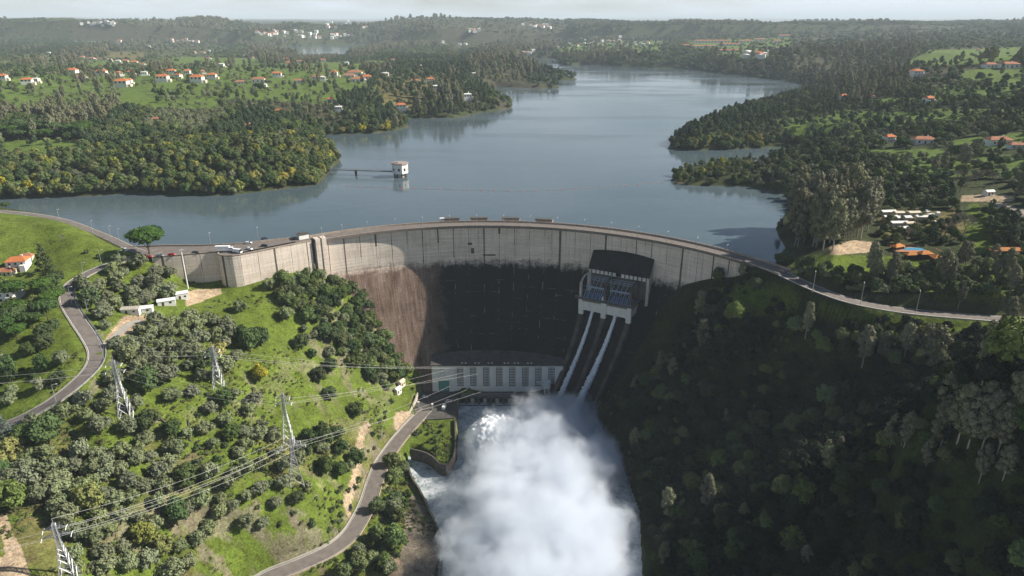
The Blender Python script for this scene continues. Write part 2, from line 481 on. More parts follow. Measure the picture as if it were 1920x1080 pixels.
class MB:
    """Collects solids and sheets; build() links them as one mesh object."""
    def __init__(self):
        self.v, self.f, self.m, self.uv = [], [], [], []
    def add(self, v, f, m=0):
        b = len(self.v)
        self.v += [tuple(map(float, p)) for p in v]
        self.f += [tuple(b + i for i in q) for q in f]
        self.m += [m] * len(f)
    def box(self, c, s, rz=0.0, m=0, taper=1.0):
        x, y, z = s[0] / 2, s[1] / 2, s[2] / 2
        cr, sr = math.cos(rz), math.sin(rz)
        v = []
        for dz, k in ((-z, 1), (z, taper)):
            for dx, dy in ((-x, -y), (x, -y), (x, y), (-x, y)):
                dx, dy = dx * k, dy * k
                v.append((c[0] + dx * cr - dy * sr, c[1] + dx * sr + dy * cr, c[2] + dz))
        self.add(v, [(0, 3, 2, 1), (4, 5, 6, 7), (0, 1, 5, 4), (1, 2, 6, 5), (2, 3, 7, 6), (3, 0, 4, 7)], m)
    def bar(self, a, b, r, n=4, m=0, r2=None):
        a, b = Vector(a), Vector(b)
        d = (b - a)
        if d.length < 1e-6:
            return
        d.normalize()
        u = d.orthogonal().normalized()
        w = d.cross(u)
        v, f = [], []
        for p, rr in ((a, r), (b, r if r2 is None else r2)):
            for k in range(n):
                t = 2 * math.pi * (k + .5) / n
                v.append(p + (u * math.cos(t) + w * math.sin(t)) * rr)
        for k in range(n):
            f.append((k, (k + 1) % n, n + (k + 1) % n, n + k))
        f += [tuple(range(n))[::-1], tuple(range(n, 2 * n))]
        self.add(v, f, m)
    def prism(self, poly, z0, z1, m=0):
        n = len(poly)
        z0 = z0 if hasattr(z0, '__len__') else [z0] * n
        z1 = z1 if hasattr(z1, '__len__') else [z1] * n
        v = [(p[0], p[1], z0[i]) for i, p in enumerate(poly)] + [(p[0], p[1], z1[i]) for i, p in enumerate(poly)]
        f = [(i, (i + 1) % n, n + (i + 1) % n, n + i) for i in range(n)]
        f += [tuple(range(n))[::-1], tuple(range(n, 2 * n))]
        self.add(v, f, m)
    def sweep(self, path, prof, m=0, closed_ends=True):
        """Profile (offset to the right of travel, height) swept along a 3D path."""
        p = np.asarray(path, float)
        n, k = len(p), len(prof)
        tg = np.gradient(p[:, :2], axis=0)
        tg /= np.linalg.norm(tg, axis=1)[:, None] + 1e-9
        nr = np.stack([tg[:, 1], -tg[:, 0]], 1)
        v = []
        for i in range(n):
            for o, h in prof:
                v.append((p[i, 0] + nr[i, 0] * o, p[i, 1] + nr[i, 1] * o, p[i, 2] + h))
        f = []
        for i in range(n - 1):
            for j in range(k):
                a, b = i * k + j, i * k + (j + 1) % k
                f.append((a, a + k, b + k, b))
        if closed_ends:
            f += [tuple(range(k)), tuple(range((n - 1) * k, n * k))[::-1]]
        self.add(v, f, m)
    def ribbon(self, path, o0, o1, h=0.0, m=0):
        p = np.asarray(path, float)
        tg = np.gradient(p[:, :2], axis=0)
        tg /= np.linalg.norm(tg, axis=1)[:, None] + 1e-9
        nr = np.stack([tg[:, 1], -tg[:, 0]], 1)
        v = []
        for i in range(len(p)):
            for o in (o0, o1):
                v.append((p[i, 0] + nr[i, 0] * o, p[i, 1] + nr[i, 1] * o, p[i, 2] + h))
        self.add(v, [(2 * i, 2 * i + 1, 2 * i + 3, 2 * i + 2) for i in range(len(p) - 1)], m)
    def mesh(self, name, mats, smooth_=False):
        me = bpy.data.meshes.new(name)
        me.from_pydata(self.v, [], self.f)
        mats = mats if isinstance(mats, (list, tuple)) else [mats]
        for k in mats:
            me.materials.append(k)
        if len(mats) > 1:
            me.polygons.foreach_set("material_index", self.m)
        if smooth_:
            me.polygons.foreach_set("use_smooth", [True] * len(me.polygons))
        bm = bmesh.new()
        bm.from_mesh(me)
        bmesh.ops.recalc_face_normals(bm, faces=bm.faces)
        bm.to_mesh(me)
        bm.free()
        me.update()
        return me
    def build(self, name, mats, parent=None, smooth_=False):
        return link_mesh(name, self.mesh(name, mats, smooth_), parent)

def np_mesh(name, V, Fq, mat, smooth_=False, matidx=None):
    """Fast mesh from numpy arrays of vertices and quads."""
    me = bpy.data.meshes.new(name)
    V = np.asarray(V, np.float32)
    Fq = np.asarray(Fq, np.int32)
    k = Fq.shape[1]
    me.vertices.add(len(V))
    me.vertices.foreach_set("co", V.ravel())
    me.loops.add(Fq.size)
    me.loops.foreach_set("vertex_index", Fq.ravel())
    me.polygons.add(len(Fq))
    me.polygons.foreach_set("loop_start", np.arange(0, Fq.size, k, dtype=np.int32))
    mats = mat if isinstance(mat, (list, tuple)) else [mat]
    for q in mats:
        me.materials.append(q)
    if matidx is not None:
        me.polygons.foreach_set("material_index", np.asarray(matidx, np.int32))
    me.polygons.foreach_set("use_smooth", np.full(len(Fq), smooth_))
    me.update(calc_edges=True)
    return me

# ------------------------------------------------------------------ materials
class NT:
    def __init__(self, name, rough=0.8, spec=0.3):
        self.mat = bpy.data.materials.new(name)
        self.mat.use_nodes = True
        self.t = self.mat.node_tree
        self.b = next(n for n in self.t.nodes if n.type == 'BSDF_PRINCIPLED')
        self.out = next(n for n in self.t.nodes if n.type == 'OUTPUT_MATERIAL')
        self.b.inputs['Roughness'].default_value = rough
        self.b.inputs['Specular IOR Level'].default_value = spec
    def n(self, typ, **kw):
        nd = self.t.nodes.new(typ)
        for k, v in kw.items():
            if k in nd.inputs:
                self.put(nd.inputs[k], v)
            else:
                setattr(nd, k, v)
        return nd
    def put(self, sock, v):
        if isinstance(v, bpy.types.NodeSocket):
            self.t.links.new(v, sock)
        elif isinstance(v, bpy.types.Node):
            self.t.links.new(v.outputs[0], sock)
        else:
            sock.default_value = v
    def coord(self, which='Object', scale=(1, 1, 1)):
        c = self.n('ShaderNodeTexCoord')
        m = self.n('ShaderNodeMapping', Vector=c.outputs[which])
        m.inputs['Scale'].default_value = scale
        return m.outputs[0]
    def noise(self, vec, scale, detail=4, rough=0.55, out='Fac'):
        n = self.n('ShaderNodeTexNoise', Vector=vec, Scale=scale, Detail=detail, Roughness=rough)
        return n.outputs[out]
    def ramp(self, fac, stops):
        r = self.n('ShaderNodeValToRGB', Fac=fac)
        e = r.color_ramp.elements
        while len(e) < len(stops):
            e.new(0.5)
        for el, (p, c) in zip(e, stops):
            el.position = p
            c = (c, c, c) if not hasattr(c, '__len__') else c
            el.color = (*c[:3], 1)
        return r.outputs['Color']
    def mix(self, fac, a, b, mode='MIX'):
        m = self.n('ShaderNodeMix', data_type='RGBA', blend_type=mode)
        self.put(m.inputs['Factor'], fac)
        for s_, v in (('A', a), ('B', b)):
            if not isinstance(v, (bpy.types.NodeSocket, bpy.types.Node)):
                v = (*v[:3], 1)
            sock = [i for i in m.inputs if i.name == s_ and i.type == 'RGBA'][0]
            self.put(sock, v)
        return [o for o in m.outputs if o.type == 'RGBA'][0]
    def math(self, op, a, b=0.0, c=None, clamp=False):
        m = self.n('ShaderNodeMath', operation=op)
        m.use_clamp = clamp
        self.put(m.inputs[0], a)
        self.put(m.inputs[1], b)
        if c is not None:
            self.put(m.inputs[2], c)
        return m.outputs[0]
    def mr(self, v, a, b, c=0.0, d=1.0):
        m = self.n('ShaderNodeMapRange')
        self.put(m.inputs['Value'], v)
        for k, q in (('From Min', a), ('From Max', b), ('To Min', c), ('To Max', d)):
            m.inputs[k].default_value = q
        return m.outputs[0]
    def bump(self, h, strength=0.3, dist=0.2):
        b = self.n('ShaderNodeBump', Height=h)
        b.inputs['Strength'].default_value = strength
        b.inputs['Distance'].default_value = dist
        self.put(self.b.inputs['Normal'], b.outputs[0])
    def col(self, c):
        self.put(self.b.inputs['Base Color'], c if isinstance(c, (bpy.types.NodeSocket, bpy.types.Node)) else (*c[:3], 1))
        return self.mat

def plain(name, c, rough=0.7, spec=0.3, var=0.18, scale=0.8, metal=0.0):
    t = NT(name, rough, spec)
    nz = t.noise(t.coord(), scale, 5)
    t.b.inputs['Metallic'].default_value = metal
    return t.col(t.ramp(nz, [(0.25, [q * (1 - var) for q in c]), (0.75, [min(1, q * (1 + var)) for q in c])]))

M = {}
M['asphalt'] = plain('asphalt', (0.165, 0.145, 0.13), 0.9, 0.2, 0.22, 0.35)
M['asphalt_dark'] = plain('asphalt_dark', (0.09, 0.085, 0.08), 0.9, 0.2, 0.25, 0.3)
M['kerb'] = plain('kerb', (0.36, 0.34, 0.30), 0.9)
M['line_paint'] = plain('line_paint', (0.75, 0.75, 0.72), 0.7, 0.3, 0.1, 2)
M['white_paint'] = plain('white_paint', (0.74, 0.74, 0.72), 0.6, 0.3, 0.06, 0.5)
M['car_white'] = plain('car_white', (0.78, 0.79, 0.80), 0.25, 0.5, 0.02)
M['car_red'] = plain('car_red', (0.45, 0.03, 0.03), 0.25, 0.5, 0.05)
M['car_grey'] = plain('car_grey', (0.22, 0.24, 0.27), 0.25, 0.5, 0.05)
M['car_dark'] = plain('car_dark', (0.03, 0.035, 0.05), 0.25, 0.5, 0.05)
M['glass'] = plain('glass', (0.015, 0.02, 0.025), 0.08, 0.6, 0.1)
M['tyre'] = plain('tyre', (0.015, 0.015, 0.015), 0.9)
M['steel'] = plain('steel', (0.36, 0.37, 0.38), 0.45, 0.5, 0.12, 1.0, 0.35)
M['steel_dark'] = plain('steel_dark', (0.07, 0.075, 0.08), 0.6, 0.4)
M['steel_blue'] = plain('steel_blue', (0.30, 0.36, 0.48), 0.5, 0.4)
M['blue_floor'] = plain('blue_floor', (0.10, 0.15, 0.24), 0.6, 0.4, 0.3)
M['dark'] = plain('dark', (0.012, 0.013, 0.015), 0.8)
M['roof_tile'] = plain('roof_tile', (0.46, 0.155, 0.06), 0.85, 0.2, 0.3, 0.6)
M['roof_old'] = plain('roof_old', (0.34, 0.15, 0.085), 0.85, 0.2, 0.3, 0.6)
M['house_white'] = plain('house_white', (0.74, 0.73, 0.69), 0.8, 0.2, 0.06, 0.4)
M['house_cream'] = plain('house_cream', (0.62, 0.55, 0.42), 0.8, 0.2, 0.08, 0.4)
M['wood'] = plain('wood', (0.06, 0.04, 0.03), 0.8)
M['bark'] = plain('bark', (0.10, 0.08, 0.06), 0.9, 0.1, 0.3, 3)
M['bark_pale'] = plain('bark_pale', (0.34, 0.30, 0.25), 0.9, 0.1, 0.25, 3)
M['pool_water'] = plain('pool_water', (0.10, 0.32, 0.48), 0.1, 0.5, 0.05)
M['terracotta'] = plain('terracotta', (0.38, 0.19, 0.11), 0.85, 0.2, 0.2)
M['orange_roof'] = plain('orange_roof', (0.46, 0.18, 0.05), 0.8, 0.2, 0.25, 0.8)
M['buoy_red'] = plain('buoy_red', (0.60, 0.10, 0.07), 0.5)
M['green_door'] = plain('green_door', (0.10, 0.30, 0.27), 0.6, 0.3, 0.12)
M['rubble'] = plain('rubble', (0.30, 0.25, 0.20), 0.95, 0.1, 0.5, 0.5)
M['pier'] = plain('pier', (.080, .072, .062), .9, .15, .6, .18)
M['concrete_pale'] = plain('concrete_pale', (.66, .64, .61), .85, .2, .14, .35)
M['ph_wall'] = plain('ph_wall', (.80, .785, .75), .85, .2, .1, .3)
M['concrete_roof'] = plain('concrete_roof', (.095, .085, .08), .9, .15, .4, .25)
M['emblem'] = plain('emblem', (.42, .38, .36), .85, .2, .1)
M['roof_flat'] = plain('roof_flat', (.32, .27, .245), .9, .15, .3)
# ------------------------------------------------------------------ ground cover
GRASS, DRY, WOODF, HEATH, DIRT, FIELD, ROCK, PAVED = range(8)
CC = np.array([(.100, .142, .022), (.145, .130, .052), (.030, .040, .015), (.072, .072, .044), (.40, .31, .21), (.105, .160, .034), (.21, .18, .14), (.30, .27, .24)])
COVER = [  # later wins; (kind, tree share 0..1, outline in the photograph)
    (HEATH, .45, [(0, 100), (170, 104), (330, 118), (200, 150), (0, 140)]),
    (FIELD, .17, [(0, 138), (200, 140), (330, 118), (480, 118), (680, 120), (700, 160), (620, 195), (420, 185), (340, 210), (200, 205), (0, 210)]),
    (FIELD, .02, [(0, 262), (120, 262), (160, 275), (150, 290), (60, 295), (0, 292)]),
    (FIELD, .02, [(0, 176), (62, 176), (60, 203), (0, 206)]),
    (FIELD, .02, [(65, 160), (130, 160), (130, 174), (62, 176)]),
    (DRY, .03, [(200, 96), (268, 98), (268, 113), (205, 111)]),
    (FIELD, .05, [(140, 113), (250, 114), (300, 124), (160, 130)]),
    (FIELD, .02, [(280, 155), (332, 155), (325, 176), (280, 176)]),
    (FIELD, .0, [(225, 166), (288, 166), (292, 206), (214, 206)]),
    (FIELD, .05, [(335, 190), (402, 185), (412, 206), (340, 210)]),
    (FIELD, .03, [(320, 106), (490, 110), (478, 122), (318, 122)]),
    (FIELD, .04, [(590, 115), (642, 118), (642, 146), (590, 140)]),
    (FIELD, .06, [(640, 128), (675, 126), (690, 160), (640, 186)]),
    (FIELD, .06, [(420, 128), (560, 130), (560, 142), (420, 140)]),
    (FIELD, .18, [(1040, 95), (1060, 84), (1150, 78), (1240, 76), (1240, 100), (1160, 104), (1060, 106)]),
    (FIELD, .25, [(1280, 76), (1480, 70), (1490, 100), (1400, 112), (1290, 92)]),
    (FIELD, .02, [(1740, 98), (1830, 92), (1920, 94), (1920, 112), (1840, 118), (1700, 128), (1690, 122)]),
    (FIELD, .10, [(1800, 132), (1920, 122), (1920, 162), (1800, 158)]),
    (FIELD, .03, [(1630, 184), (1712, 184), (1712, 198), (1630, 198)]),
    (FIELD, .04, [(1740, 204), (1862, 204), (1862, 216), (1740, 216)]),
    (FIELD, .03, [(1876, 203), (1920, 201), (1920, 220), (1876, 216)]),
    (FIELD, .06, [(1620, 278), (1770, 280), (1772, 297), (1620, 297)]),
    (FIELD, .05, [(1790, 262), (1920, 248), (1920, 278), (1790, 282)]),
    (FIELD, .40, [(1560, 205), (1810, 214), (1810, 242), (1560, 238)]),
    (FIELD, .42, [(1650, 298), (1925, 290), (1925, 332), (1700, 332)]),
    (FIELD, .40, [(1700, 160), (1925, 160), (1925, 192), (1740, 190)]),
    (HEATH, .45, [(1490, 62), (1700, 45), (1925, 60), (1925, 88), (1600, 100), (1480, 85)]),
    (FIELD, .38, [(1440, 225), (1560, 215), (1640, 255), (1500, 262)]),
    (DRY, .45, [(700, 150), (780, 130), (860, 150), (800, 200), (720, 210)]),
    (GRASS, .15, [(1500, 478), (1640, 478), (1900, 505), (1900, 560), (1740, 550), (1600, 520), (1480, 500)]),
    (DRY, .02, [(1640, 392), (1790, 392), (1815, 430), (1790, 448), (1650, 445)]),
    (DIRT, .02, [(1556, 462), (1600, 450), (1640, 455), (1630, 472), (1560, 480)]),
    (GRASS, .05, [(1815, 382), (1875, 380), (1880, 478), (1800, 476)]),
    (PAVED, .0, [(1858, 376), (1925, 395), (1925, 424), (1885, 412)]),
    (DIRT, .05, [(1800, 366), (1900, 366), (1900, 378), (1800, 378)]),
]
px, py = proj(GX.ravel(), GY.ravel(), GZ.ravel())
gx, gy, gz = GX.ravel(), GY.ravel(), GZ.ravel()
down = inpoly(gx, gy, DOWN)
col = np.tile(np.array((.052, .064, .027)), (len(gx), 1))
share = np.full(len(gx), 1.0)
jx = px + (fbm(gx / (gy * .02), gy / (gy * .03 + 3), 31, 3) - .5) * 10
jy = py + (fbm(gx / (gy * .02), gx * 0 + np.log(gy) * 40, 37, 3) - .5) * 3
for k, sh, poly in COVER:
    m = inpoly(jx, jy, poly) & ~down & (gy < 4500)
    col[m], share[m] = CC[k], sh
# patches of brown heath, felled ground and small fields in the far woods
pn = fbm(gx / (70 + gy * .10), gy / (60 + gy * .10), 61, 4)
m = ~down & (pn > .60) & (gy > 900) & (share > .9)
col[m] = CC[HEATH]
share[m] = .35
m = ~down & (pn < .31) & (gy > 1100) & (gy < 2300) & (share > .9)
col[m] = CC[FIELD]
share[m] = .2
m = ~down & (gy > 9000)
col[m] = (.05, .058, .04)
# valley side: green grass with dry and bare patches on the left, dark wood floor on the right
left = down & (gx < 30)
n1 = fbm(gx / 16, gy / 16, 5, 4)
n2 = fbm(gx / 6, gy / 6, 9, 4)
w = smooth(.44, .64, n1 * .7 + n2 * .3)
lower = smooth(720, 900, py) * .7 + .1
g = CC[GRASS] * (1 - (w * lower)[:, None]) + CC[DRY] * (w * lower)[:, None]
w2 = smooth(.60, .72, n2 * .6 + .4 * fbm(gx / 9, gy / 9, 77, 3)) * smooth(740, 900, py)
g = g * (1 - .8 * w2[:, None]) + np.array((.12, .095, .055)) * .8 * w2[:, None]
col[left] = g[left]
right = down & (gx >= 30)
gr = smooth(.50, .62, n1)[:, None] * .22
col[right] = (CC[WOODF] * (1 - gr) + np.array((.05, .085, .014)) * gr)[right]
for poly in ([(1320, 545), (1400, 528), (1480, 545), (1500, 580), (1380, 600)], [(1530, 566), (1700, 592), (1860, 606), (1850, 628), (1700, 612), (1540, 590)]):
    m = inpoly(jx, jy, poly) & down
    col[m] = CC[GRASS] * .85
for k, poly in ((DIRT, [(345, 552), (362, 543), (412, 541), (418, 551), (352, 574)]), (DIRT, [(232, 592), (275, 590), (270, 612), (222, 634), (196, 655), (190, 645)]),
                (DIRT, [(-5, 960), (14, 968), (26, 1005), (42, 1030), (60, 1095), (-5, 1095), (-5, 1050), (10, 1040)]), (ROCK, [(772, 925), (792, 940), (835, 1020), (832, 1100), (735, 1100), (760, 1010), (755, 955)]),
                (DIRT, [(722, 1046), (742, 1040), (758, 1062), (752, 1090), (728, 1090)]), (DIRT, [(742, 772), (770, 770), (776, 786), (752, 812), (738, 800)])):
    m = inpoly(jx * .5 + px * .5, py, poly) & down
    col[m] = CC[k]
track = np.array([hit(a, b)[:2] for a, b in [(690, 795), (678, 815), (672, 845), (669, 880), (664, 905), (655, 925), (648, 945), (654, 965)]])
near = down & (gx > -140) & (gx < -40) & (gy > 230) & (gy < 360)
td = np.full(len(gx), 99.)
td[near] = segdist(gx[near], gy[near], track)
col[td < 1.5] = CC[DIRT]
# bare steep banks show rock
slx = np.gradient(GZ, axis=1) / np.maximum(np.gradient(GX, axis=1), 1e-3)
sly = np.gradient(GZ, axis=0) / np.maximum(np.gradient(GY, axis=0), 1e-3)
sl_ = np.hypot(slx, sly).ravel()
wr = smooth(.85, 1.5, sl_) * smooth(.45, .6, n2) * (gy < 500) * left
col = col * (1 - .65 * wr[:, None]) + CC[ROCK] * .65 * wr[:, None]
inl = down & inpoly(gx, gy, lawn)
col[inl] = CC[GRASS] * .9
# a bare rim just above the lake
rim = (~down) & (gz < ZW + .7) & (gz > ZW - .2) & (gy < 3000)
col[rim] = (.11, .09, .065)

t = NT('ground_cover', 0.95, 0.1)
at = t.n('ShaderNodeAttribute', attribute_name='cover')
oc = t.coord()
n_a = t.noise(oc, .9, 6, .65)
n_b = t.noise(oc, .07, 5, .6)
n_c = t.noise(oc, 3.5, 3, .6)
v1 = t.ramp(n_a, [(.28, .45), (.72, 1.5)])
v2 = t.ramp(n_b, [(.3, .72), (.7, 1.25)])
v3 = t.ramp(n_c, [(.3, .7), (.7, 1.25)])
n_d = t.noise(oc, .22, 6, .7)
cc = t.mix(1, at.outputs['Color'], v1, 'MULTIPLY')
cc = t.mix(1, cc, t.ramp(n_d, [(.32, (.70, .62, .60)), (.5, (1, 1, 1)), (.68, (1.28, 1.22, 1.15))]), 'MULTIPLY')
cc = t.mix(1, cc, v2, 'MULTIPLY')
cc = t.mix(1, cc, v3, 'MULTIPLY')
t.bump(n_a, .7, .5)
M['ground'] = t.col(cc)

ii = np.arange(NR * NC).reshape(NR, NC)
quads = np.stack([ii[:-1, :-1], ii[:-1, 1:], ii[1:, 1:], ii[1:, :-1]], -1).reshape(-1, 4)
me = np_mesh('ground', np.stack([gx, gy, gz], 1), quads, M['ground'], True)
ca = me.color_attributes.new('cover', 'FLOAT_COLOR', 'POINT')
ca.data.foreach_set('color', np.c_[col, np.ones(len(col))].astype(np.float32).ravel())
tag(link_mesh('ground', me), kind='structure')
SHARE = share.reshape(NR, NC)

# ------------------------------------------------------------------ the lake and the river
t = NT('lake_water', 0.07, 0.5)
t.b.inputs['IOR'].default_value = 1.33
oc = t.coord('Object', (1, 1, 1))
big = t.noise(t.coord('Object', (.004, .012, 1)), 1.0, 4, .6)
rip = t.noise(t.coord('Object', (.35, .6, 1)), 1.0, 4, .6)
rip2 = t.noise(t.coord('Object', (.05, .10, 1)), 1.0, 3, .5)
t.put(t.b.inputs['Roughness'], t.mr(big, .42, .62, .05, .22))
h = t.math('ADD', t.math('MULTIPLY', rip, .5), rip2)
t.bump(h, .10, .6)
M['lake'] = t.col(t.ramp(big, [(.3, (.068, .098, .112)), (.7, (.086, .118, .132))]))
bm = bmesh.new()
n_arc = len(DOWN) - 8                             # the water ends at the dam; on the right it stays clear of the sunken road
ol = [p for p in DOWN[:n_arc]] + [(175, 372), (230, 430), (420, 520), (3000, 1500)] + [(9000, 9000), (-9000, 9000)]
print('water edge', DOWN[n_arc - 1])
vs = [bm.verts.new((p[0], p[1], ZW)) for p in ol]
es = [bm.edges.new((vs[i], vs[(i + 1) % len(vs)])) for i in range(len(vs))]
bmesh.ops.triangle_fill(bm, use_beauty=True, edges=es)
bmesh.ops.recalc_face_normals(bm, faces=bm.faces)
if bm.faces and sum(f.normal.z for f in bm.faces) < 0:
    bmesh.ops.reverse_faces(bm, faces=bm.faces)
me = bpy.data.meshes.new('lake')
bm.to_mesh(me)
bm.free()
me.materials.append(M['lake'])
tag(link_mesh('lake_water', me), kind='structure')

t = NT('river_foam', 0.5, 0.4)
oc = t.coord()
f1 = t.noise(oc, .12, 8, .7)
f2 = t.noise(oc, .5, 6, .7)
fm = t.math('ADD', t.math('MULTIPLY', f1, .6), t.math('MULTIPLY', f2, .4))
t.bump(fm, 1.0, 1.5)
M['river'] = t.col(t.ramp(fm, [(.36, (.10, .16, .16)), (.48, (.42, .48, .50)), (.60, (.78, .80, .82))]))
mb = MB()
rp = [tuple(p) for p in river]
bm = bmesh.new()
vs = [bm.verts.new((p[0], p[1], ZR)) for p in rp]
es = [bm.edges.new((vs[i], vs[(i + 1) % len(vs)])) for i in range(len(vs))]
bmesh.ops.triangle_fill(bm, use_beauty=True, edges=es)
bmesh.ops.recalc_face_normals(bm, faces=bm.faces)
if sum(f.normal.z for f in bm.faces) < 0:
    bmesh.ops.reverse_faces(bm, faces=bm.faces)
me = bpy.data.meshes.new('river')
bm.to_mesh(me)
bm.free()
me.materials.append(M['river'])
tag(link_mesh('river_water', me), kind='structure')

# ------------------------------------------------------------------ roads
for k, p in road_pts.items():
    w_ = ROADS[k][0]
    mb = MB()
    nseg = 4
    for q in range(nseg):
        mb.ribbon(p, -w_ / 2 + w_ * q / nseg, -w_ / 2 + w_ * (q + 1) / nseg, 0.0)
    road_name = k if k.endswith('road') else 'driveway'
    tag(mb.build(road_name, M['asphalt'] if k != 'driveway' else M['kerb']), kind='structure')
    if k in ('hill_road', 'shore_road', 'lakeside_road'):
        mb = MB()
        for s_ in (-1, 1):
            o = s_ * (w_ / 2 - .45)
            mb.ribbon(p, o - .09, o + .09, .03)
        tag(mb.build('road_marking', M['line_paint']), kind='structure')
    if k in ('hill_road', 'river_road', 'shore_road'):
        mb = MB()
        for s_ in (-1, 1):
            o = s_ * (w_ / 2 + .14)
            mb.sweep(p, [(o - .14, -.3), (o + .14, -.3), (o + .14, .14), (o - .14, .14)])
        tag(mb.build('kerb', M['kerb']), kind='structure')

# ------------------------------------------------------------------ the dam
def concrete(name, dam=False):
    t = NT(name, 0.9, 0.15)
    uv = t.n('ShaderNodeUVMap')
    uv.uv_map = 'UVMap'
    sep = t.n('ShaderNodeSeparateXYZ', Vector=uv.outputs[0])
    u, v = sep.outputs[0], sep.outputs[1]
    def uvs(su, sv):
        m = t.n('ShaderNodeMapping', Vector=uv.outputs[0])
        m.inputs['Scale'].default_value = (su, sv, 1)
        return m.outputs[0]
    blot = t.noise(uvs(.06, .09), 1, 7, .62)
    fine = t.noise(uvs(.7, 1.1), 1, 6, .65)
    streak = t.noise(uvs(.42, .022), 1, 5, .7)
    streak2 = t.noise(uvs(1.3, .05), 1, 4, .6)
    band = t.noise(uvs(.02, .9), 1, 4, .6)
    pale = t.ramp(blot, [(.25, (.54, .46, .385)), (.5, (.68, .59, .50)), (.75, (.76, .68, .585))])
    pale = t.mix(1, pale, t.ramp(fine, [(.3, .82), (.7, 1.1)]), 'MULTIPLY')
    pale = t.mix(1, pale, t.ramp(band, [(.35, .86), (.6, 1.06)]), 'MULTIPLY')
    # lift lines
    lf = t.math('FRACT', t.math('DIVIDE', v, 1.9))
    ln = t.math('MULTIPLY', t.math('LESS_THAN', lf, .07), t.mr(fine, .4, .7, 0, .45))
    pale = t.mix(ln, pale, (.22, .18, .14))
    # run-off streaks from the top
    st = t.math('MULTIPLY', t.ramp(streak, [(.53, 0), (.66, 1)]), t.ramp(streak2, [(.3, .35), (.7, 1)]))
    dep = t.mr(v, 0, 34 if dam else 22, 1.0, .25)
    st = t.math('MULTIPLY', st, dep)
    fin = t.math('MULTIPLY', t.ramp(t.noise(uvs(2.2, .03), 1, 4, .65), [(.58, 0), (.66, 1)]), t.ramp(t.noise(uvs(.12, .05), 1, 3, .5), [(.42, 0), (.6, .8)]))
    st = t.math('MAXIMUM', st, fin)
    pale = t.mix(t.math('MULTIPLY', st, .75), pale, (.13, .095, .07))
    # block joints, dark with seepage of uneven width
    jf = t.math('FRACT', t.math('DIVIDE', t.math('ADD', u, 600.0), 10.4))
    jd = t.math('MULTIPLY', t.math('ABSOLUTE', t.math('SUBTRACT', jf, .5)), 10.4)
    cell = t.n('ShaderNodeTexWhiteNoise', noise_dimensions='1D')
    t.put(cell.inputs['W'], t.math('FLOOR', t.math('DIVIDE', t.math('ADD', u, 600.0), 10.4)))
    wid = t.math('ADD', t.math('ADD', t.math('MULTIPLY', t.math('POWER', cell.outputs['Value'], 1.6), .75), .10), t.math('MULTIPLY', t.math('SUBTRACT', streak2, .5), .7))
    jend = t.math('ADD', t.math('MULTIPLY', t.math('FRACT', t.math('MULTIPLY', cell.outputs['Value'], 13.7)), 30.0), 6.0)
    wid = t.math('MULTIPLY', wid, t.math('ADD', t.math('MULTIPLY', t.math('LESS_THAN', v, jend), .85), .15))
    jm = t.math('LESS_THAN', jd, t.math('MAXIMUM', wid, .06))
    pale = t.mix(t.math('MULTIPLY', jm, .88), pale, (.035, .028, .024))
    if not dam:
        t.bump(fine, .3, .15)
        return t.col(pale)
    # the lower face: dark stain, painted blacker for the shade, browner on the sunlit left; lime runs
    n_low = t.noise(uvs(.05, .016), 1, 6, .65)
    low = t.ramp(n_low, [(.3, (.010, .009, .009)), (.6, (.022, .019, .018)), (.8, (.052, .042, .037))])
    brown = t.mix(1, t.ramp(t.noise(uvs(.14, .05), 1, 6, .65), [(.3, (.095, .060, .044)), (.55, (.19, .135, .105)), (.78, (.30, .23, .19))]), t.ramp(streak2, [(.35, .65), (.65, 1.25)]), 'MULTIPLY')
    side = t.math('ADD', u, t.math('MULTIPLY', t.math('SUBTRACT', blot, .5), 26))
    low = t.mix(t.mr(side, -44, -30, 1, 0), low, brown)
    low = t.mix(1, low, t.ramp(fine, [(.3, .7), (.7, 1.3)]), 'MULTIPLY')
    lime = t.math('MULTIPLY', t.math('LESS_THAN', t.math('ADD', jd, t.math('MULTIPLY', streak2, .9)), .62), t.ramp(t.noise(uvs(.3, .16), 1, 5, .7), [(.52, 0), (.62, 1)]))
    low = t.mix(t.math('MULTIPLY', lime, .6), low, (.45, .38, .33))
    lh = t.math('MULTIPLY', t.math('LESS_THAN', t.math('FRACT', t.math('DIVIDE', v, 3.8)), .07), t.ramp(t.noise(uvs(.11, .3), 1, 4, .6), [(.55, 0), (.68, .5)]))
    low = t.mix(lh, low, (.36, .30, .27))
    edge = t.math('ADD', v, t.math('ADD', t.math('MULTIPLY', t.math('SUBTRACT', streak, .5), 7), t.math('ADD', t.math('MULTIPLY', t.math('SUBTRACT', t.noise(uvs(.16, .22), 1, 7, .7), .5), 13), t.math('MULTIPLY', t.math('SUBTRACT', fine, .5), 5))))
    k = t.mr(edge, 24, 29.5, 0, 1)
    # lime line on the upper rim of the dark stain
    crust = t.math('MULTIPLY', t.mr(edge, 22, 26, 0, 1), t.ramp(t.noise(uvs(.4, .8), 1, 5, .7), [(.5, 0), (.62, .8)]))
    pale = t.mix(crust, pale, (.20, .16, .13))
    t.bump(fine, .3, .15)
    return t.col(t.mix(k, pale, low))

M['dam'] = concrete('dam_concrete', True)
M['wall'] = concrete('wall_concrete')
M['concrete'] = plain('concrete', (.44, .40, .34), .9, .15, .25, .5)
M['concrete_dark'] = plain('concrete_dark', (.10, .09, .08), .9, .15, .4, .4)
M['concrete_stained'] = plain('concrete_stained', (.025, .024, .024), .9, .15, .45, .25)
M['parapet'] = plain('parapet', (.36, .29, .23), .9, .15, .3, .5)

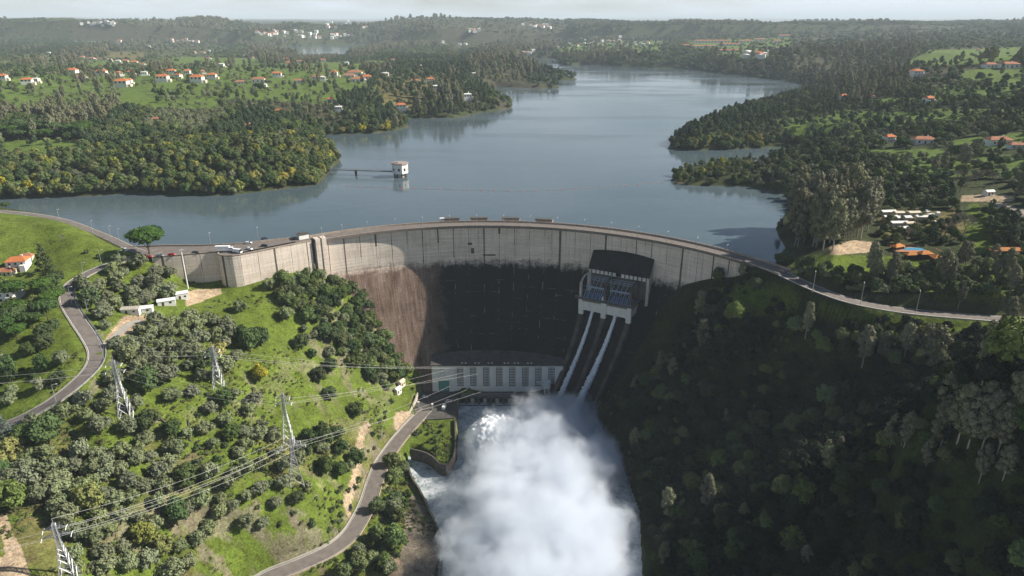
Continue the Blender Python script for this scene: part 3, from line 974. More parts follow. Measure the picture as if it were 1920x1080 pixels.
def uv_grid(name, P, U, V, mat, parent=None):
    """Sheet of quads through a grid of points with its own (length, depth) map."""
    nr, nc = U.shape
    ii = np.arange(nr * nc).reshape(nr, nc)
    q = np.stack([ii[:-1, :-1], ii[:-1, 1:], ii[1:, 1:], ii[1:, :-1]], -1).reshape(-1, 4)
    me = np_mesh(name, P.reshape(-1, 3), q, mat, False)
    uvl = me.uv_layers.new(name='UVMap')
    uvl.data.foreach_set('uv', np.stack([U.ravel()[q.ravel()], V.ravel()[q.ravel()]], 1).astype(np.float32).ravel())
    return link_mesh(name, me, parent)

dam = empty('dam', (*arc(R_FACE, 0), 0), 0, 'tall curved concrete arch dam, pale along the top and stained dark below', 'dam')
D0 = np.array(dam.location)
aa = np.linspace(A0, A1, 170)
zz = np.r_[-1.5, np.linspace(-3, -26, 12), np.linspace(-29, -120, 32)]
rr = face_r(zz)
prof_r = np.r_[rr, R_UP - .5, R_UP - .5]
prof_z = np.r_[zz, -120, -1.5]
sn, cs = np.sin(aa), np.cos(aa)
P = np.stack([DC[0] + prof_r[None] * sn[:, None], DC[1] + prof_r[None] * cs[:, None], np.repeat(prof_z[None], len(aa), 0)], -1) - D0
U = np.repeat((aa * 190)[:, None], len(prof_z), 1)
V = np.repeat(-prof_z[None], len(aa), 0)
wall_o = uv_grid('curved_wall', P, U, V, M['dam'], dam)

def arc_path(r, a0, a1, n, z=0.0, rel=None):
    rel = D0 if rel is None else rel
    return [(*(arc(r, a) - rel[:2]), z - rel[2]) for a in np.linspace(a0, a1, n)]
mb = MB()
# crest slab: profile offsets measured to the right of travel (towards the valley when going left to right)
mb.sweep(arc_path(R_UP, A0, A1, 150), [(-.4, -1.5), (9.3, -1.5), (9.3, -.9), (9.3, 0), (-.4, 0)])
mb.build('crest_road', M['asphalt'], dam)
mb = MB()
mb.sweep(arc_path(R_UP, A0, A1, 150), [(8.95, 0), (9.3, 0), (9.3, .42), (8.95, .42)])
mb.build('kerb', M['parapet'], dam)
mb = MB()
mb.sweep(arc_path(R_UP, A0, A1, 150), [(-.4, 0), (.1, 0), (.1, 1.25), (-.4, 1.25)])
mb.sweep(arc_path(R_UP, A0, A1, 150), [(-.4, -9), (-.35, -9), (-.35, -1.5), (-.4, -1.5)])
mb.build('parapet', M['parapet'], dam)
# ------------------------------------------------------------------ parts of the dam
def frame_at(a, r):
    """Origin, direction along the crest, direction towards the valley."""
    o = arc(r, a)
    return np.array([o[0], o[1]]), np.array([math.cos(a), -math.sin(a)]), np.array([-math.sin(a), -math.cos(a)])

# pilaster at the left end
o, tv, nv = frame_at(math.radians(-33.6), R_FACE)
mb = MB()
q = [o + tv * -3.2 + nv * -3, o + tv * -3.2 + nv * 3.0, o + tv * 3.6 + nv * 3.0, o + tv * 4.4 + nv * -3]
mb.prism([tuple(p - D0[:2]) for p in q], -30, .9)
me = mb.mesh('pilaster', M['wall'])
uvl = me.uv_layers.new(name='UVMap')
for l in me.loops:
    p = me.vertices[l.vertex_index].co
    uvl.data[l.index].uv = (p.x * .9 + p.y * .6 + 300, -p.z)
link_mesh('pilaster', me, dam)
for px0, py0, wd, hg in ((881, 457, 3.0, 1.6), (886, 470, 2.2, 3.8), (917, 478, 9, 1.0)):
    h = face_hit(px0, py0)
    mb = MB()
    a = math.atan2(h[0] - DC[0], h[1] - DC[1])
    mb.box((h[0] - D0[0], h[1] - D0[1], h[2]), (wd, .7, hg), -a)
    mb.build('inspection_gallery', M['concrete_dark'], dam)

for i, pxx in enumerate((845, 898, 958, 1021)):
    a = math.atan2(W(pxx, 413, 1)[0] - DC[0], W(pxx, 413, 1)[1] - DC[1])
    hou = empty('gate_housing', (*arc(R_UP + 2.2, a), 0), -a,
                ['low gate housing with a white end on the lake parapet, leftmost of four', 'long low gate hoist housing on the lake parapet, second from the left on the dam',
                 'long low gate hoist housing on the lake parapet, second from the right on the dam', 'long low gate hoist housing on the lake parapet, rightmost of four on the dam'][i], 'gate housing', 'gate hoist housings along the lake side of the crest')
    mb = MB()
    mb.box((0, .4, 2.5), (12.6, 3.2, .5))
    mb.build('roof_slab', M['concrete_dark'], hou)
    mb = MB()
    mb.box((0, .5, -2.2), (11.4, 2.2, 8.9))
    mb.build('housing_wall', M['parapet'], hou)
    mb = MB()
    s_ = -1 if i == 0 else 1
    mb.box((s_ * 6.0, .3, 2.0), (.5 if i else 3.2, 2.6, 1.9 if i == 0 else 1.2))
    mb.build('end_panel', M['white_paint'], hou)

# wing wall and its terrace
wing = empty('wing_wall', (-165, 386, 0), 0, 'pale concrete retaining wall with a rounded corner carrying the car park beside the dam', 'retaining wall')
L0 = np.array(wing.location)
wp = []
for i in range(len(WING) - 1):
    a_, b_ = np.array(WING[i]), np.array(WING[i + 1])
    k = max(2, int(np.linalg.norm(b_ - a_) / 3))
    wp += [a_ + (b_ - a_) * t_ for t_ in np.linspace(0, 1, k, endpoint=False)]
wp.append(np.array(WING[-1]))
wp = np.array(wp)
s_len = np.r_[0, np.cumsum(np.linalg.norm(np.diff(wp, axis=0), axis=1))]
zz = np.array([.0, -2, -4, -7, -10, -14, -18, -22, -27])
P = np.stack([np.repeat(wp[:, :1], len(zz), 1), np.repeat(wp[:, 1:], len(zz), 1), np.repeat(zz[None], len(wp), 0)], -1) - L0
uv_grid('wall_face', P, np.repeat((s_len + 3)[:, None], len(zz), 1), np.repeat(-zz[None], len(wp), 0), M['wall'], wing)
mb = MB()
mb.prism([(p[0] - L0[0], p[1] - L0[1]) for p in TERRACE], -.5, 0.02)
mb.build('terrace_deck', M['asphalt'], wing)
mb = MB()
pp = [(p[0] - L0[0], p[1] - L0[1], 0.02) for p in wp]
mb.sweep(pp, [(-.35, 0), (.12, 0), (.12, .5), (-.35, .5)])
mb.build('coping', M['parapet'], wing)
mb = MB()
lp = resample([(p[0] - L0[0], p[1] - L0[1], 0.02) for p in LAKESIDE], 2.5)
mb.sweep(lp, [(-.2, -8), (.25, -8), (.25, .95), (-.2, .95)])
mb.build('lake_parapet', M['parapet'], wing)
mb = MB()
h0 = np.array([-192.5, 388.4])
mb.box((-193.6 - L0[0], 387.75 - L0[1], -18.6), (1.6, .7, 2.6), .27)
mb.build('wall_door', M['dark'], wing)
mb = MB()
mb.ribbon([(-163 - L0[0], 391.5 - L0[1], .03), (-150 - L0[0], 402.5 - L0[1], .03), (-137 - L0[0], 413 - L0[1], .03)], -1.0, 1.2, .02)
mb.build('grass_verge', M['ground'], wing)

# hut on the terrace
hut = empty('gate_hut', (*W(568, 447, 0)[:2], .02), math.radians(38), 'small pale concrete hut with a dark flat roof at the end of the dam crest', 'hut')
mb = MB(); mb.box((0, 0, 1.5), (6.4, 4.2, 3.0)); mb.build('wall', M['house_white'], hut)
mb = MB(); mb.box((0, 0, 3.2), (7.2, 5.0, .42)); mb.box((.6, .3, 3.6), (5.0, 3.4, .4)); mb.build('roof', M['concrete_dark'], hut)
mb = MB(); mb.box((-3.23, 0, 1.1), (.06, 1.2, 2.2)); mb.build('door', M['wood'], hut)

# ------------------------------------------------------------------ spillway block
TSP = math.radians(28.3)
so_, st_, sn_ = frame_at(TSP, R_FACE)
spill = empty('spillway_gatehouse', (so_[0], so_[1], -40), 0, 'spillway block with sloping black slab, blue gate machinery and two steep chutes', 'spillway')
def sp(s, out, z):
    p = so_ + st_ * s + sn_ * out
    return (p[0] - so_[0], p[1] - so_[1], z + 40)
def sp_hexa(mb, s0, s1, o0, o1, z0, z1, m=0):
    mb.prism([sp(s0, o0, 0)[:2], sp(s0, o1, 0)[:2], sp(s1, o1, 0)[:2], sp(s1, o0, 0)[:2]], z0 + 40, z1 + 40, m)
# sloping slab (stained black), closed solid down to its front wall
mb = MB()
v = [sp(-21, -6, -3.8), sp(21, -6, -3.8), sp(21, 8.6, -22.8), sp(-21, 8.6, -22.8), sp(-21, -6, -6.4), sp(21, -6, -6.4), sp(21, 8.6, -24.2), sp(-21, 8.6, -24.2)]
mb.add(v, [(0, 1, 2, 3), (4, 7, 6, 5), (0, 3, 7, 4), (1, 5, 6, 2), (3, 2, 6, 7), (0, 4, 5, 1)])
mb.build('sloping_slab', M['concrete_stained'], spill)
v = []
mb = MB()
for s_ in (19.2, 20.98):
    v += [sp(s_, -6, -6.5), sp(s_, 8.4, -24.25), sp(s_, 8.4, -46), sp(s_, -6, -60)]
mb.add(v, [(0, 1, 2, 3), (7, 6, 5, 4), (0, 4, 5, 1), (1, 5, 6, 2), (2, 6, 7, 3)])
mb.build('side_wall', M['concrete'], spill)
mb = MB()
v = []
for s_ in (-20.98, -19.2):
    v += [sp(s_, -6, -6.5), sp(s_, 8.4, -24.25), sp(s_, 8.4, -46), sp(s_, -6, -60)]
mb.add(v, [(0, 1, 2, 3), (7, 6, 5, 4), (0, 4, 5, 1), (1, 5, 6, 2), (2, 6, 7, 3)])
mb.build('side_wall', M['concrete'], spill)
mb = MB()
sp_hexa(mb, -19.1, 19.1, -4, 6.6, -40, -26.6)
mb.build('back_wall', M['concrete_dark'], spill)
for k in range(13):
    s_ = -17.6 + k * 2.9
    if k != 6:
        mb = MB()
        sp_hexa(mb, s_ - 1.0, s_ + 1.0, 7.2, 7.7, -27.0, -24.4)
        mb.build('panel', M['concrete_pale'], spill)
# machine platform and its band, set a little to the left of the slab
def sp(s, out, z):
    p = so_ + st_ * (s - 3.8) + sn_ * out
    return (p[0] - so_[0], p[1] - so_[1], z + 40)
mb = MB()
sp_hexa(mb, -18.1, 18.1, 3, 22, -48.6, -41.0)
sp_hexa(mb, -1.6, 1.6, 22, 22.5, -48.0, -41.0)
sp_hexa(mb, 14.6, 18.5, 20.2, 22.45, -48.9, -40.8)
mb.build('platform_band', M['concrete_pale'], spill)
mb = MB()
sp_hexa(mb, -20.6, 19.6, 6.6, 22.8, -41.0, -40.2)
for k in range(40):
    s_ = -15 + k * .78
    if abs(s_) > 2:
        sp_hexa(mb, s_ - .25, s_ + .25, 22.6, 22.75, -42.1, -41.0)
mb.build('platform_edge', M['concrete_dark'], spill)
mb = MB()
for s0, s1 in ((-16.5, -2.2), (1.6, 17.0)):
    sp_hexa(mb, s0, s1, 9.5, 21.4, -40.2, -40.05)
mb.build('platform_floor', M['blue_floor'], spill)
# dark portal frames with curved back stays
for s_ in (-17.4, -.4, 17.0):
    mb = MB()
    sp_hexa(mb, s_ - .7, s_ + .7, 19.4, 21.2, -40.2, -30.2)
    sp_hexa(mb, s_ - .6, s_ + .6, 6.6, 8.2, -40.2, -28)
    pts = [sp(s_, 20.3, -30.4), sp(s_, 17.5, -28.2), sp(s_, 13.5, -27.2), sp(s_, 9.5, -27.4), sp(s_, 7.4, -28.4)]
    for a_, b_ in zip(pts, pts[1:]):
        mb.bar(a_, b_, .75, 4)
    mb.build('portal_frame', M['concrete_dark'] if s_ > -1 else M['concrete'], spill)
# blue hoist beams, struts and pipes
for s0, s1 in ((-15.8, -2.4), (1.2, 15.6)):
    mb = MB()
    mb.bar(sp(s0, 15.2, -34.2), sp(s1, 15.2, -34.2), .55, 6)
    mb.build('hoist_beam', M['steel_blue'], spill)
    for k in range(5):
        s_ = s0 + 1.0 + k * (s1 - s0 - 2.0) / 4
        mb = MB()
        mb.bar(sp(s_, 15.2, -34.2), sp(s_ - .5, 20.0, -40.1), .22, 5)
        mb.bar(sp(s_, 15.2, -34.0), sp(s_ + .4, 9.2, -29.4), .2, 5)
        mb.bar(sp(s_ + .9, 15.2, -34.2), sp(s_ + 1.3, 19.0, -40.1), .13, 5)
        mb.build('strut', M['steel_blue'], spill)
for k in range(3):
    mb = MB()
    mb.bar(sp(-17, 9.0 + k * 1.5, -28.6 - k * .8), sp(17, 9.0 + k * 1.5, -28.6 - k * .8), .17, 5)
    mb.build('guide_rail', M['steel_blue'], spill)
mb = MB()
for s_ in np.arange(-20.2, 19.6, 1.9):
    mb.bar(sp(s_, 22.6, -40.2), sp(s_, 22.6, -39.0), .06, 4)
for hh in (-39.0, -39.6):
    mb.bar(sp(-20.2, 22.6, hh), sp(19.4, 22.6, hh), .06, 4)
    mb.bar(sp(19.4, 22.6, hh), sp(19.4, 7, hh), .06, 4)
mb.build('railing', M['steel'], spill)
mb = MB()
mb.box(sp(-1.4, 20.2, -38.9), (1.8, 1.6, 2.4), -TSP)
mb.build('control_cabinet', M['white_paint'], spill)
mb = MB()
mb.bar(sp(0, 11, -40), sp(0, 11, -25.2), .3, 6)
mb.box(sp(0, 11, -24.6), (1.2, 1.0, 1.8), -TSP)
mb.build('hoist_lamp', M['green_door'], spill)
# chutes: three piers, dark channels between
def chute(s, q, lift=0.0):
    """A point of the chute: s across the top (-18..18), q from 0 at the gates to 1 at the river."""
    out = 17.5 + 27.5 * q ** 1.12
    z = -49.5 - 63.5 * q ** .93
    sh = -12.5 * q ** 1.25
    return sp(s * (1 - .12 * q) + sh, out + lift * .6, z + lift * .75)
Q = np.linspace(0, 1.06, 24)
mb = MB()
v, f = [], []
for i, q in enumerate(Q):
    v += [chute(-17.5, q, -.5), chute(17.5, q, -.5), chute(17.5, q, -14), chute(-17.5, q, -14)]
for i in range(len(Q) - 1):
    b = 4 * i
    f += [(b + j, b + (j + 1) % 4, b + 4 + (j + 1) % 4, b + 4 + j) for j in range(4)]
mb.add(v, f + [(0, 1, 2, 3)])
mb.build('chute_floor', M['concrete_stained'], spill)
for s_, hh in ((-16.4, 3.4), (-.6, 3.2), (16.6, 3.6)):
    mb = MB()
    v, f = [], []
    for q in Q:
        w_ = 1.5 - .3 * q
        hq = hh * (1 - .45 * q)
        v += [chute(s_ - w_, q, -2), chute(s_ - w_, q, hq), chute(s_ + w_, q, hq), chute(s_ + w_, q, -2)]
    for i in range(len(Q) - 1):
        b = 4 * i
        f += [(b + j, b + (j + 1) % 4, b + 4 + (j + 1) % 4, b + 4 + j) for j in range(4)]
    mb.add(v, f + [(0, 1, 2, 3)])
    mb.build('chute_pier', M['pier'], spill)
    mb = MB()
    a_ = np.array(chute(s_, .0, hh)); 
    mb.box(tuple(np.array(sp(s_, 20.6, -50.3))), (3.2, 2.6, 3.6), -TSP)
    mb.build('pier_head', M['concrete_pale'], spill)

# the two jets of water
t = NT('falling_water', .35, .4)
nz = t.noise(t.coord('Object', (.9, .9, .25)), 1.2, 6, .7)
t.bump(nz, .8, .6)
t.b.inputs['Subsurface Weight'].default_value = 0.0
M['jet'] = t.col(t.ramp(nz, [(.3, (.62, .68, .78)), (.6, (.88, .90, .93))]))
for nm, s_, wd, lab in (('water_jet', -9.2, (1.2, 2.5), 'thin white jet of water sliding down the left spillway chute'), ('water_jet', 7.0, (1.3, 3.5), 'wider ragged white jet of water sliding down the right spillway chute')):
    jq = np.linspace(0, 1.03, 90)
    rr_ = np.random.default_rng(int(abs(s_) * 10))
    V_, F_ = [], []
    NS = 10
    for i, q in enumerate(jq):
        w_ = wd[0] + (wd[1] - wd[0]) * q ** 1.1
        c = np.array(chute(s_ - 1.5 * q, q, 1.0 + .5 * w_))
        for k in range(NS):
            an = 2 * math.pi * k / NS
            j_ = 1 + rr_.normal(0, .10 + .10 * q)
            off = np.array(sp(math.cos(an) * w_ * j_ * .8, math.sin(an) * w_ * .5 * j_, -40)) - np.array(sp(0, 0, -40))
            V_.append((c[0] + off[0], c[1] + off[1], c[2] + math.sin(an) * w_ * .5 * j_))
    for i in range(len(jq) - 1):
        for k in range(NS):
            a_, b_ = i * NS + k, i * NS + (k + 1) % NS
            F_.append((a_, b_, b_ + NS, a_ + NS))
    o_ = link_mesh(nm, np_mesh(nm, V_, F_, M['jet'], True))
    o_.location = spill.location
    tag(o_, lab, 'water jet', 'jets of water on the spillway')

# ------------------------------------------------------------------ powerhouse
ph = empty('powerhouse', (-10, 409.5, -106), 0, 'long pale powerhouse with eight grid windows at the foot of the dam', 'power station')
def pb(mb, x0, x1, y0, y1, z0, z1, m=0):
    mb.box(((x0 + x1) / 2 + 10, (y0 + y1) / 2 - 409.5, (z0 + z1) / 2 + 106), (x1 - x0, y1 - y0, z1 - z0), 0, m)
WX = [-35.2 + 8.85 * k for k in range(8)]
mb = MB()
xs = [-39.6] + sum([[x - 2.35, x + 2.35] for x in WX], []) + [34.4]
for a_, b_ in zip(xs[::2], xs[1::2]):
    pb(mb, a_, b_, 409.5, 410.6, -106, -86.2)
for x in WX:
    pb(mb, x - 2.35, x + 2.35, 409.5, 410.6, -106, -102.4)
    pb(mb, x - 2.35, x + 2.35, 409.5, 410.6, -87.6, -86.2)
for x in [-39.0] + [x + 4.42 for x in WX]:
    pb(mb, x - .45, x + .45, 409.15, 409.5, -106, -86.2)
pb(mb, -39.6, 34.4, 410.61, 411.0, -106, -86.3)
pb(mb, -39.6, 34.6, 411, 432, -112, -86.4)
mb.build('wall', M['ph_wall'], ph)
mb = MB()
pb(mb, -54.2, -39.6, 408.6, 432, -106.3, -85.9)
mb.build('entrance_bay', M['ph_wall'], ph)
mb = MB()
v = [(-54.9 + 10, -1.6, 20.2), (35.4 + 10, -1.2, 20.0), (35.4 + 10, 17.5, 22.9), (-54.9 + 10, 17.5, 22.9)]
mb.add([(p[0], p[1], p[2] + .1) for p in v] + [(p[0], p[1], p[2] + .75) for p in v], [(0, 3, 2, 1), (4, 5, 6, 7), (0, 1, 5, 4), (1, 2, 6, 5), (2, 3, 7, 6), (3, 0, 4, 7)])
mb.build('roof', M['concrete_roof'], ph)
for k in range(12):
    x_ = -33.6 + 8.85 * (k // 2) + (k % 2) * 2.4
    if k // 2 == 3:
        x_ += 2
    mb = MB()
    mb.box((x_ + 10, .8, 21.4), (1.0, .7, .5))
    mb.build('roof_light', M['white_paint'], ph)
for x in WX:
    mb = MB()
    pb(mb, x - 2.3, x + 2.3, 410.5, 410.6, -102.4, -87.6)
    wo = mb.build('window', M['dark'], ph)
    mb = MB()
    for k in range(6):
        xx = x - 2.3 + 4.6 * k / 5
        pb(mb, xx - .12, xx + .12, 410.1, 410.25, -102.4, -87.6)
    for k in range(13):
        z_ = -102.4 + 14.8 * k / 12
        pb(mb, x - 2.34, x + 2.34, 410.12, 410.23, z_ - .16, z_ + .16)
    mb.build('grille', M['ph_wall'], wo)
mb = MB()
pb(mb, -50.0, -42.6, 408.52, 408.7, -106, -97.0)
do = mb.build('rolling_door', M['green_door'], ph)
mb = MB()
for x0, x1, z0, z1 in ((-50.6, -50.0, -106, -96.4), (-42.6, -42.0, -106, -96.4), (-50.6, -42.0, -97.0, -96.2)):
    pb(mb, x0, x1, 408.35, 408.62, z0, z1)
mb.build('door_frame', M['ph_wall'], do)
mb = MB()                                         # faded round emblem over the door
for k in range(20):
    a_, b_ = math.radians(-60 + k * 15), math.radians(-60 + (k + 1) * 15)
    for r_, dz_ in ((1.55, 1.3), (1.35, -1.3)):
        if (k < 16):
            p0 = (-47 + 10 + math.cos(a_) * r_, -.93, 15.0 + dz_ + math.sin(a_) * r_ * .8)
            p1 = (-47 + 10 + math.cos(b_) * r_, -.93, 15.0 + dz_ + math.sin(b_) * r_ * .8)
            mb.bar(p0, p1, .22, 4)
mb.build('emblem', M['emblem'], ph)
mb = MB()                                         # service terrace over the draft tube gates
pb(mb, -36, 30, 403.6, 409.4, -108.0, -107.2)
pb(mb, -36, 30, 404.8, 409.3, -107.2, -106.0)
mb.build('terrace', M['concrete_dark'], ph)
mb = MB()
for x in np.arange(-34, 19.5, 1.5):
    mb.bar((x + 10, -5.6, -1.2), (x + 10, -5.6, 1.6), .08, 4)
    mb.bar((x + 10, -5.6, -1.2), (x + 1.5 + 10, -5.6, 1.6), .06, 4)
for z_ in (-1.0, .3, 1.6):
    mb.bar((-24, -5.6, z_), (29, -5.6, z_), .1, 4)
mb.build('railing', M['steel'], ph)
for k in range(14):
    x_ = -31 + k * 4.2
    mb = MB()
    pb(mb, x_ - (1.2 if k % 2 else .7), x_ + (1.2 if k % 2 else .7), 402.6, 404.6, -116, -108.0)
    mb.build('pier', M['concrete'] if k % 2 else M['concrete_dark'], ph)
mb = MB()
pb(mb, -40, 32, 405, 409.2, -118, -108.02)
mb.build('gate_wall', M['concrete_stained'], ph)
mb = MB()
pb(mb, -30, 27, 399.4, 401.4, -114.2, -112.6)
mb.bar((-36 + 10, -9.4, -5.2), (24 + 10, -9.4, -5.2), .35, 6)
mb.build('gantry_beam', M['steel_dark'], ph)
# white crane on its legs
cr = empty('gantry_crane', (22.4, 406.3, -107.2), 0, 'small white gantry crane with round tank beside the powerhouse', 'crane')
mb = MB()
for k in range(16):
    a_, b_ = 2 * math.pi * k / 16, 2 * math.pi * (k + 1) / 16
for z0, z1, r_ in ((6.2, 10.6, 2.5), (10.6, 11.1, 2.7)):
    mb.bar((1.2, 0, z0), (1.2, 0, z1), r_, 18)
mb.build('drum', M['white_paint'], cr)
mb = MB()
for sx in (-1.6, 1.6):
    for sy in (-1.4, 1.4):
        mb.bar((1.2 + sx, sy, 0), (1.2 + sx, sy, 6.3), .25, 4)
for sy in (-1.4, 1.4):
    for z0 in (0, 3):
        mb.bar((-.4, sy, z0), (2.8, sy, z0 + 3), .16, 4)
        mb.bar((2.8, sy, z0), (-.4, sy, z0 + 3), .16, 4)
mb.box((1.2, 0, -.0), (6, 3.6, .5))
mb.build('leg_frame', M['white_paint'], cr)
mb = MB()
mb.bar((1.2, 0, 10.2), (-6.0, -.8, 10.8), .3, 5)
mb.bar((-2.4, 0, 8.4), (-6.0, -.8, 10.8), .18, 5)
mb.build('jib', M['white_paint'], cr)

# yard in front of the powerhouse
mb = MB()
yd = [W(a, b, -105.5)[:2] for a, b in [(786, 786), (776, 770), (788, 735), (812, 728), (858, 728), (858, 772), (853, 784), (800, 787)]]
mb.prism([tuple(p) for p in yd], -106.2, -105.4)
tag(mb.build('yard', M['asphalt_dark']), kind='structure')
def wall_path(name, pts, label, h, mat, thick=.5, base=4.0, cat='retaining wall', tilt=0):
    p = resample(pts, 2.0)
    mb = MB()
    mb.sweep(p, [(-thick / 2, -base), (thick / 2, -base), (thick / 2, h), (-thick / 2, h)])
    return tag(mb.build(name, mat), label, cat)
yw = [W(*q) for q in [(747, 792, -105.5), (766, 775, -105), (777, 754, -103.6), (783, 738, -101.5)]]
wall_path('retaining_wall', yw, 'pale sunlit retaining wall beside the powerhouse yard', .8, M['concrete'], .7, 12)
lw = [W(*q) for q in [(853, 785, -105), (854, 815, -105), (853, 845, -105), (848, 862, -105), (838, 872, -105), (824, 870, -105), (812, 858, -105), (795, 849, -105), (770, 843, -105)]]
wall_path('retaining_wall', lw, 'curved concrete wall round the green lawn beside the white water', .7, M['concrete_dark'], .8, 13)
rw = [W(*q) for q in [(764, 868, -106.5), (772, 895, -106.5), (785, 915, -106.5), (800, 945, -106.5), (818, 985, -106.5), (828, 1012, -106.5), (827, 1045, -106.5), (822, 1080, -106.5), (812, 1140, -106.5)]]
wall_path('river_wall', rw, 'long dark curved wall along the left bank of the foaming river', .4, M['concrete_dark'], .9, 12)
rr_ = road_pts['river_road']
rail = [(p[0], p[1], p[2]) for p in rr_[3:-22]]
mb = MB()
mb.sweep(rail, [(4.3, -5.5), (4.75, -5.5), (4.75, .9), (4.3, .9)][::1])
tag(mb.build('road_parapet', M['kerb']), 'pale parapet wall along the river side of the lower access road', 'parapet')
mb = MB()
mb.sweep(rail, [(-4.75, -.6), (-4.45, -.6), (-4.45, .5), (-4.75, .5)])
tag(mb.build('road_parapet', M['parapet']), 'low dark kerb wall along the hill side of the lower access road', 'parapet')
for i, (a, b, lab) in enumerate([(785, 764, 'left pale concrete gatepost at the powerhouse yard entrance'), (811, 768, 'right pale concrete gatepost at the powerhouse yard entrance')]):
    p = W(a, b, -105.3)
    gp = empty('gatepost', tuple(p), .3, lab, 'gatepost', 'gateposts of the powerhouse yard')
    mb = MB(); mb.box((0, 0, 2.0), (1.0, 1.0, 4.0)); mb.build('pillar', M['concrete'], gp)
    mb = MB(); mb.box((0, 0, 4.15), (1.3, 1.3, .3)); mb.build('cap', M['white_paint'], gp)

# ------------------------------------------------------------------ intake tower, footbridge, buoys
tw = empty('intake_tower', (-103.4, 627.5, ZW), 0, 'octagonal pale concrete intake tower standing in the lake', 'tower')
def ngon(r, n=8, ph0=math.pi / 8):
    return [(r * math.cos(ph0 + 2 * math.pi * k / n), r * math.sin(ph0 + 2 * math.pi * k / n)) for k in range(n)]
mb = MB(); mb.prism(ngon(5.4), -8, 3.4); mb.build('shaft', M['concrete'], tw)
mb = MB()
for k in range(8):
    a_ = math.pi / 8 + 2 * math.pi * k / 8
    mb.box((5.5 * math.cos(a_), 5.5 * math.sin(a_), -2), (1.0, 1.0, 11), a_)
mb.build('buttress', M['concrete_dark'], tw)
mb = MB(); mb.prism(ngon(7.5), 3.4, 11.8); mb.build('drum', M['house_white'], tw)
mb = MB(); mb.prism(ngon(8.2), 11.8, 12.6); mb.prism(ngon(7.2), 12.6, 13.0); mb.box((-3, -2, 13.3), (4, 3, .8)); mb.build('roof', M['roof_flat'], tw)
for k in range(8):
    a_ = 2 * math.pi * k / 8
    mb = MB()
    mb.box((6.93 * math.cos(a_), 6.93 * math.sin(a_), 7.2), (.2, 1.6, 2.4), a_)
    mb.build('window', M['dark'], tw)
fb = empty('footbridge', (-140, 629, .3), 0, 'slender footbridge on a dark pier between the wooded shore and the intake tower', 'bridge')
pA, pB = np.array([-184., 640., .3]), np.array([-110.6, 628.2, .3])
B0 = np.array(fb.location)
mb = MB()
dv = (pB - pA) / np.linalg.norm(pB - pA)
pv = np.array([dv[1], -dv[0], 0])
for s_ in (-.9, .9):
    mb.bar(pA - B0 + pv * s_, pB - B0 + pv * s_, .28, 4)
mb.ribbon([pA - B0, (pA + pB) / 2 - B0, pB - B0], -1.0, 1.0, .3)
mb.build('deck', M['steel_dark'], fb)
for s_ in (-1, 1):
    mb = MB()
    for k in range(42):
        c = pA + (pB - pA) * k / 41 - B0 + pv * s_
        mb.bar(c, c + (0, 0, 1.3), .09, 4)
    mb.bar(pA - B0 + pv * s_ + (0, 0, 1.3), pB - B0 + pv * s_ + (0, 0, 1.3), .08, 4)
    mb.build('railing', M['steel'], fb)
mb = MB()
c = W(664, 333, ZW) - B0
c[1] = (pA + (pB - pA) * .52 - B0)[1]; c[0] = (pA + (pB - pA) * .52 - B0)[0]
mb.box((c[0], c[1], -3.6), (1.9, 2.2, 7.0))
mb.build('pier', M['concrete_dark'], fb)
BUOY = [(650, 350), (675, 351), (700, 352), (725, 352.5), (752, 353.3), (777, 354), (802, 354.6), (827, 355.2), (852, 356), (877, 356.5), (902, 357.2), (928, 358), (954, 358.3), (980, 358.5), (1005, 358), (1030, 357), (1055, 355.8), (1080, 354.5),
        (1103, 353), (1126, 351.5), (1150, 349.8), (1173, 348), (1196, 346.2), (1219, 344.4), (1241, 342.5)]
mb = MB()
mb.bar((0, 0, -.3), (0, 0, .4), .55, 10, 0, .42)
mb.bar((0, 0, .4), (0, 0, .7), .3, 8, 0, .16)
bme = mb.mesh('buoy', M['buoy_red'], True)
ordn = ['first', 'second', 'third', 'fourth', 'fifth', 'sixth', 'seventh', 'eighth', 'ninth', 'tenth', 'eleventh', 'twelfth', 'thirteenth', 'fourteenth', 'fifteenth', 'sixteenth', 'seventeenth', 'eighteenth', 'nineteenth', 'twentieth', 'twenty-first',
        'twenty-second', 'twenty-third', 'twenty-fourth', 'twenty-fifth']
for i, (a, b) in enumerate(BUOY):
    o_ = link_mesh('buoy', bme)
    o_.location = W(a, b, ZW)
    tag(o_, f'small red buoy on the safety line across the lake, {ordn[i]} from the left', 'buoy', 'red buoys of the safety line across the lake')
mb = MB()
bl = [tuple(W(a, b, ZW) + (0, 0, .12)) for a, b in BUOY]
for a_, b_ in zip(bl, bl[1:]):
    mb.bar(a_, b_, .07, 4)
tag(mb.build('buoy_rope', M['kerb']), 'thin rope joining the red buoys across the lake', 'rope')
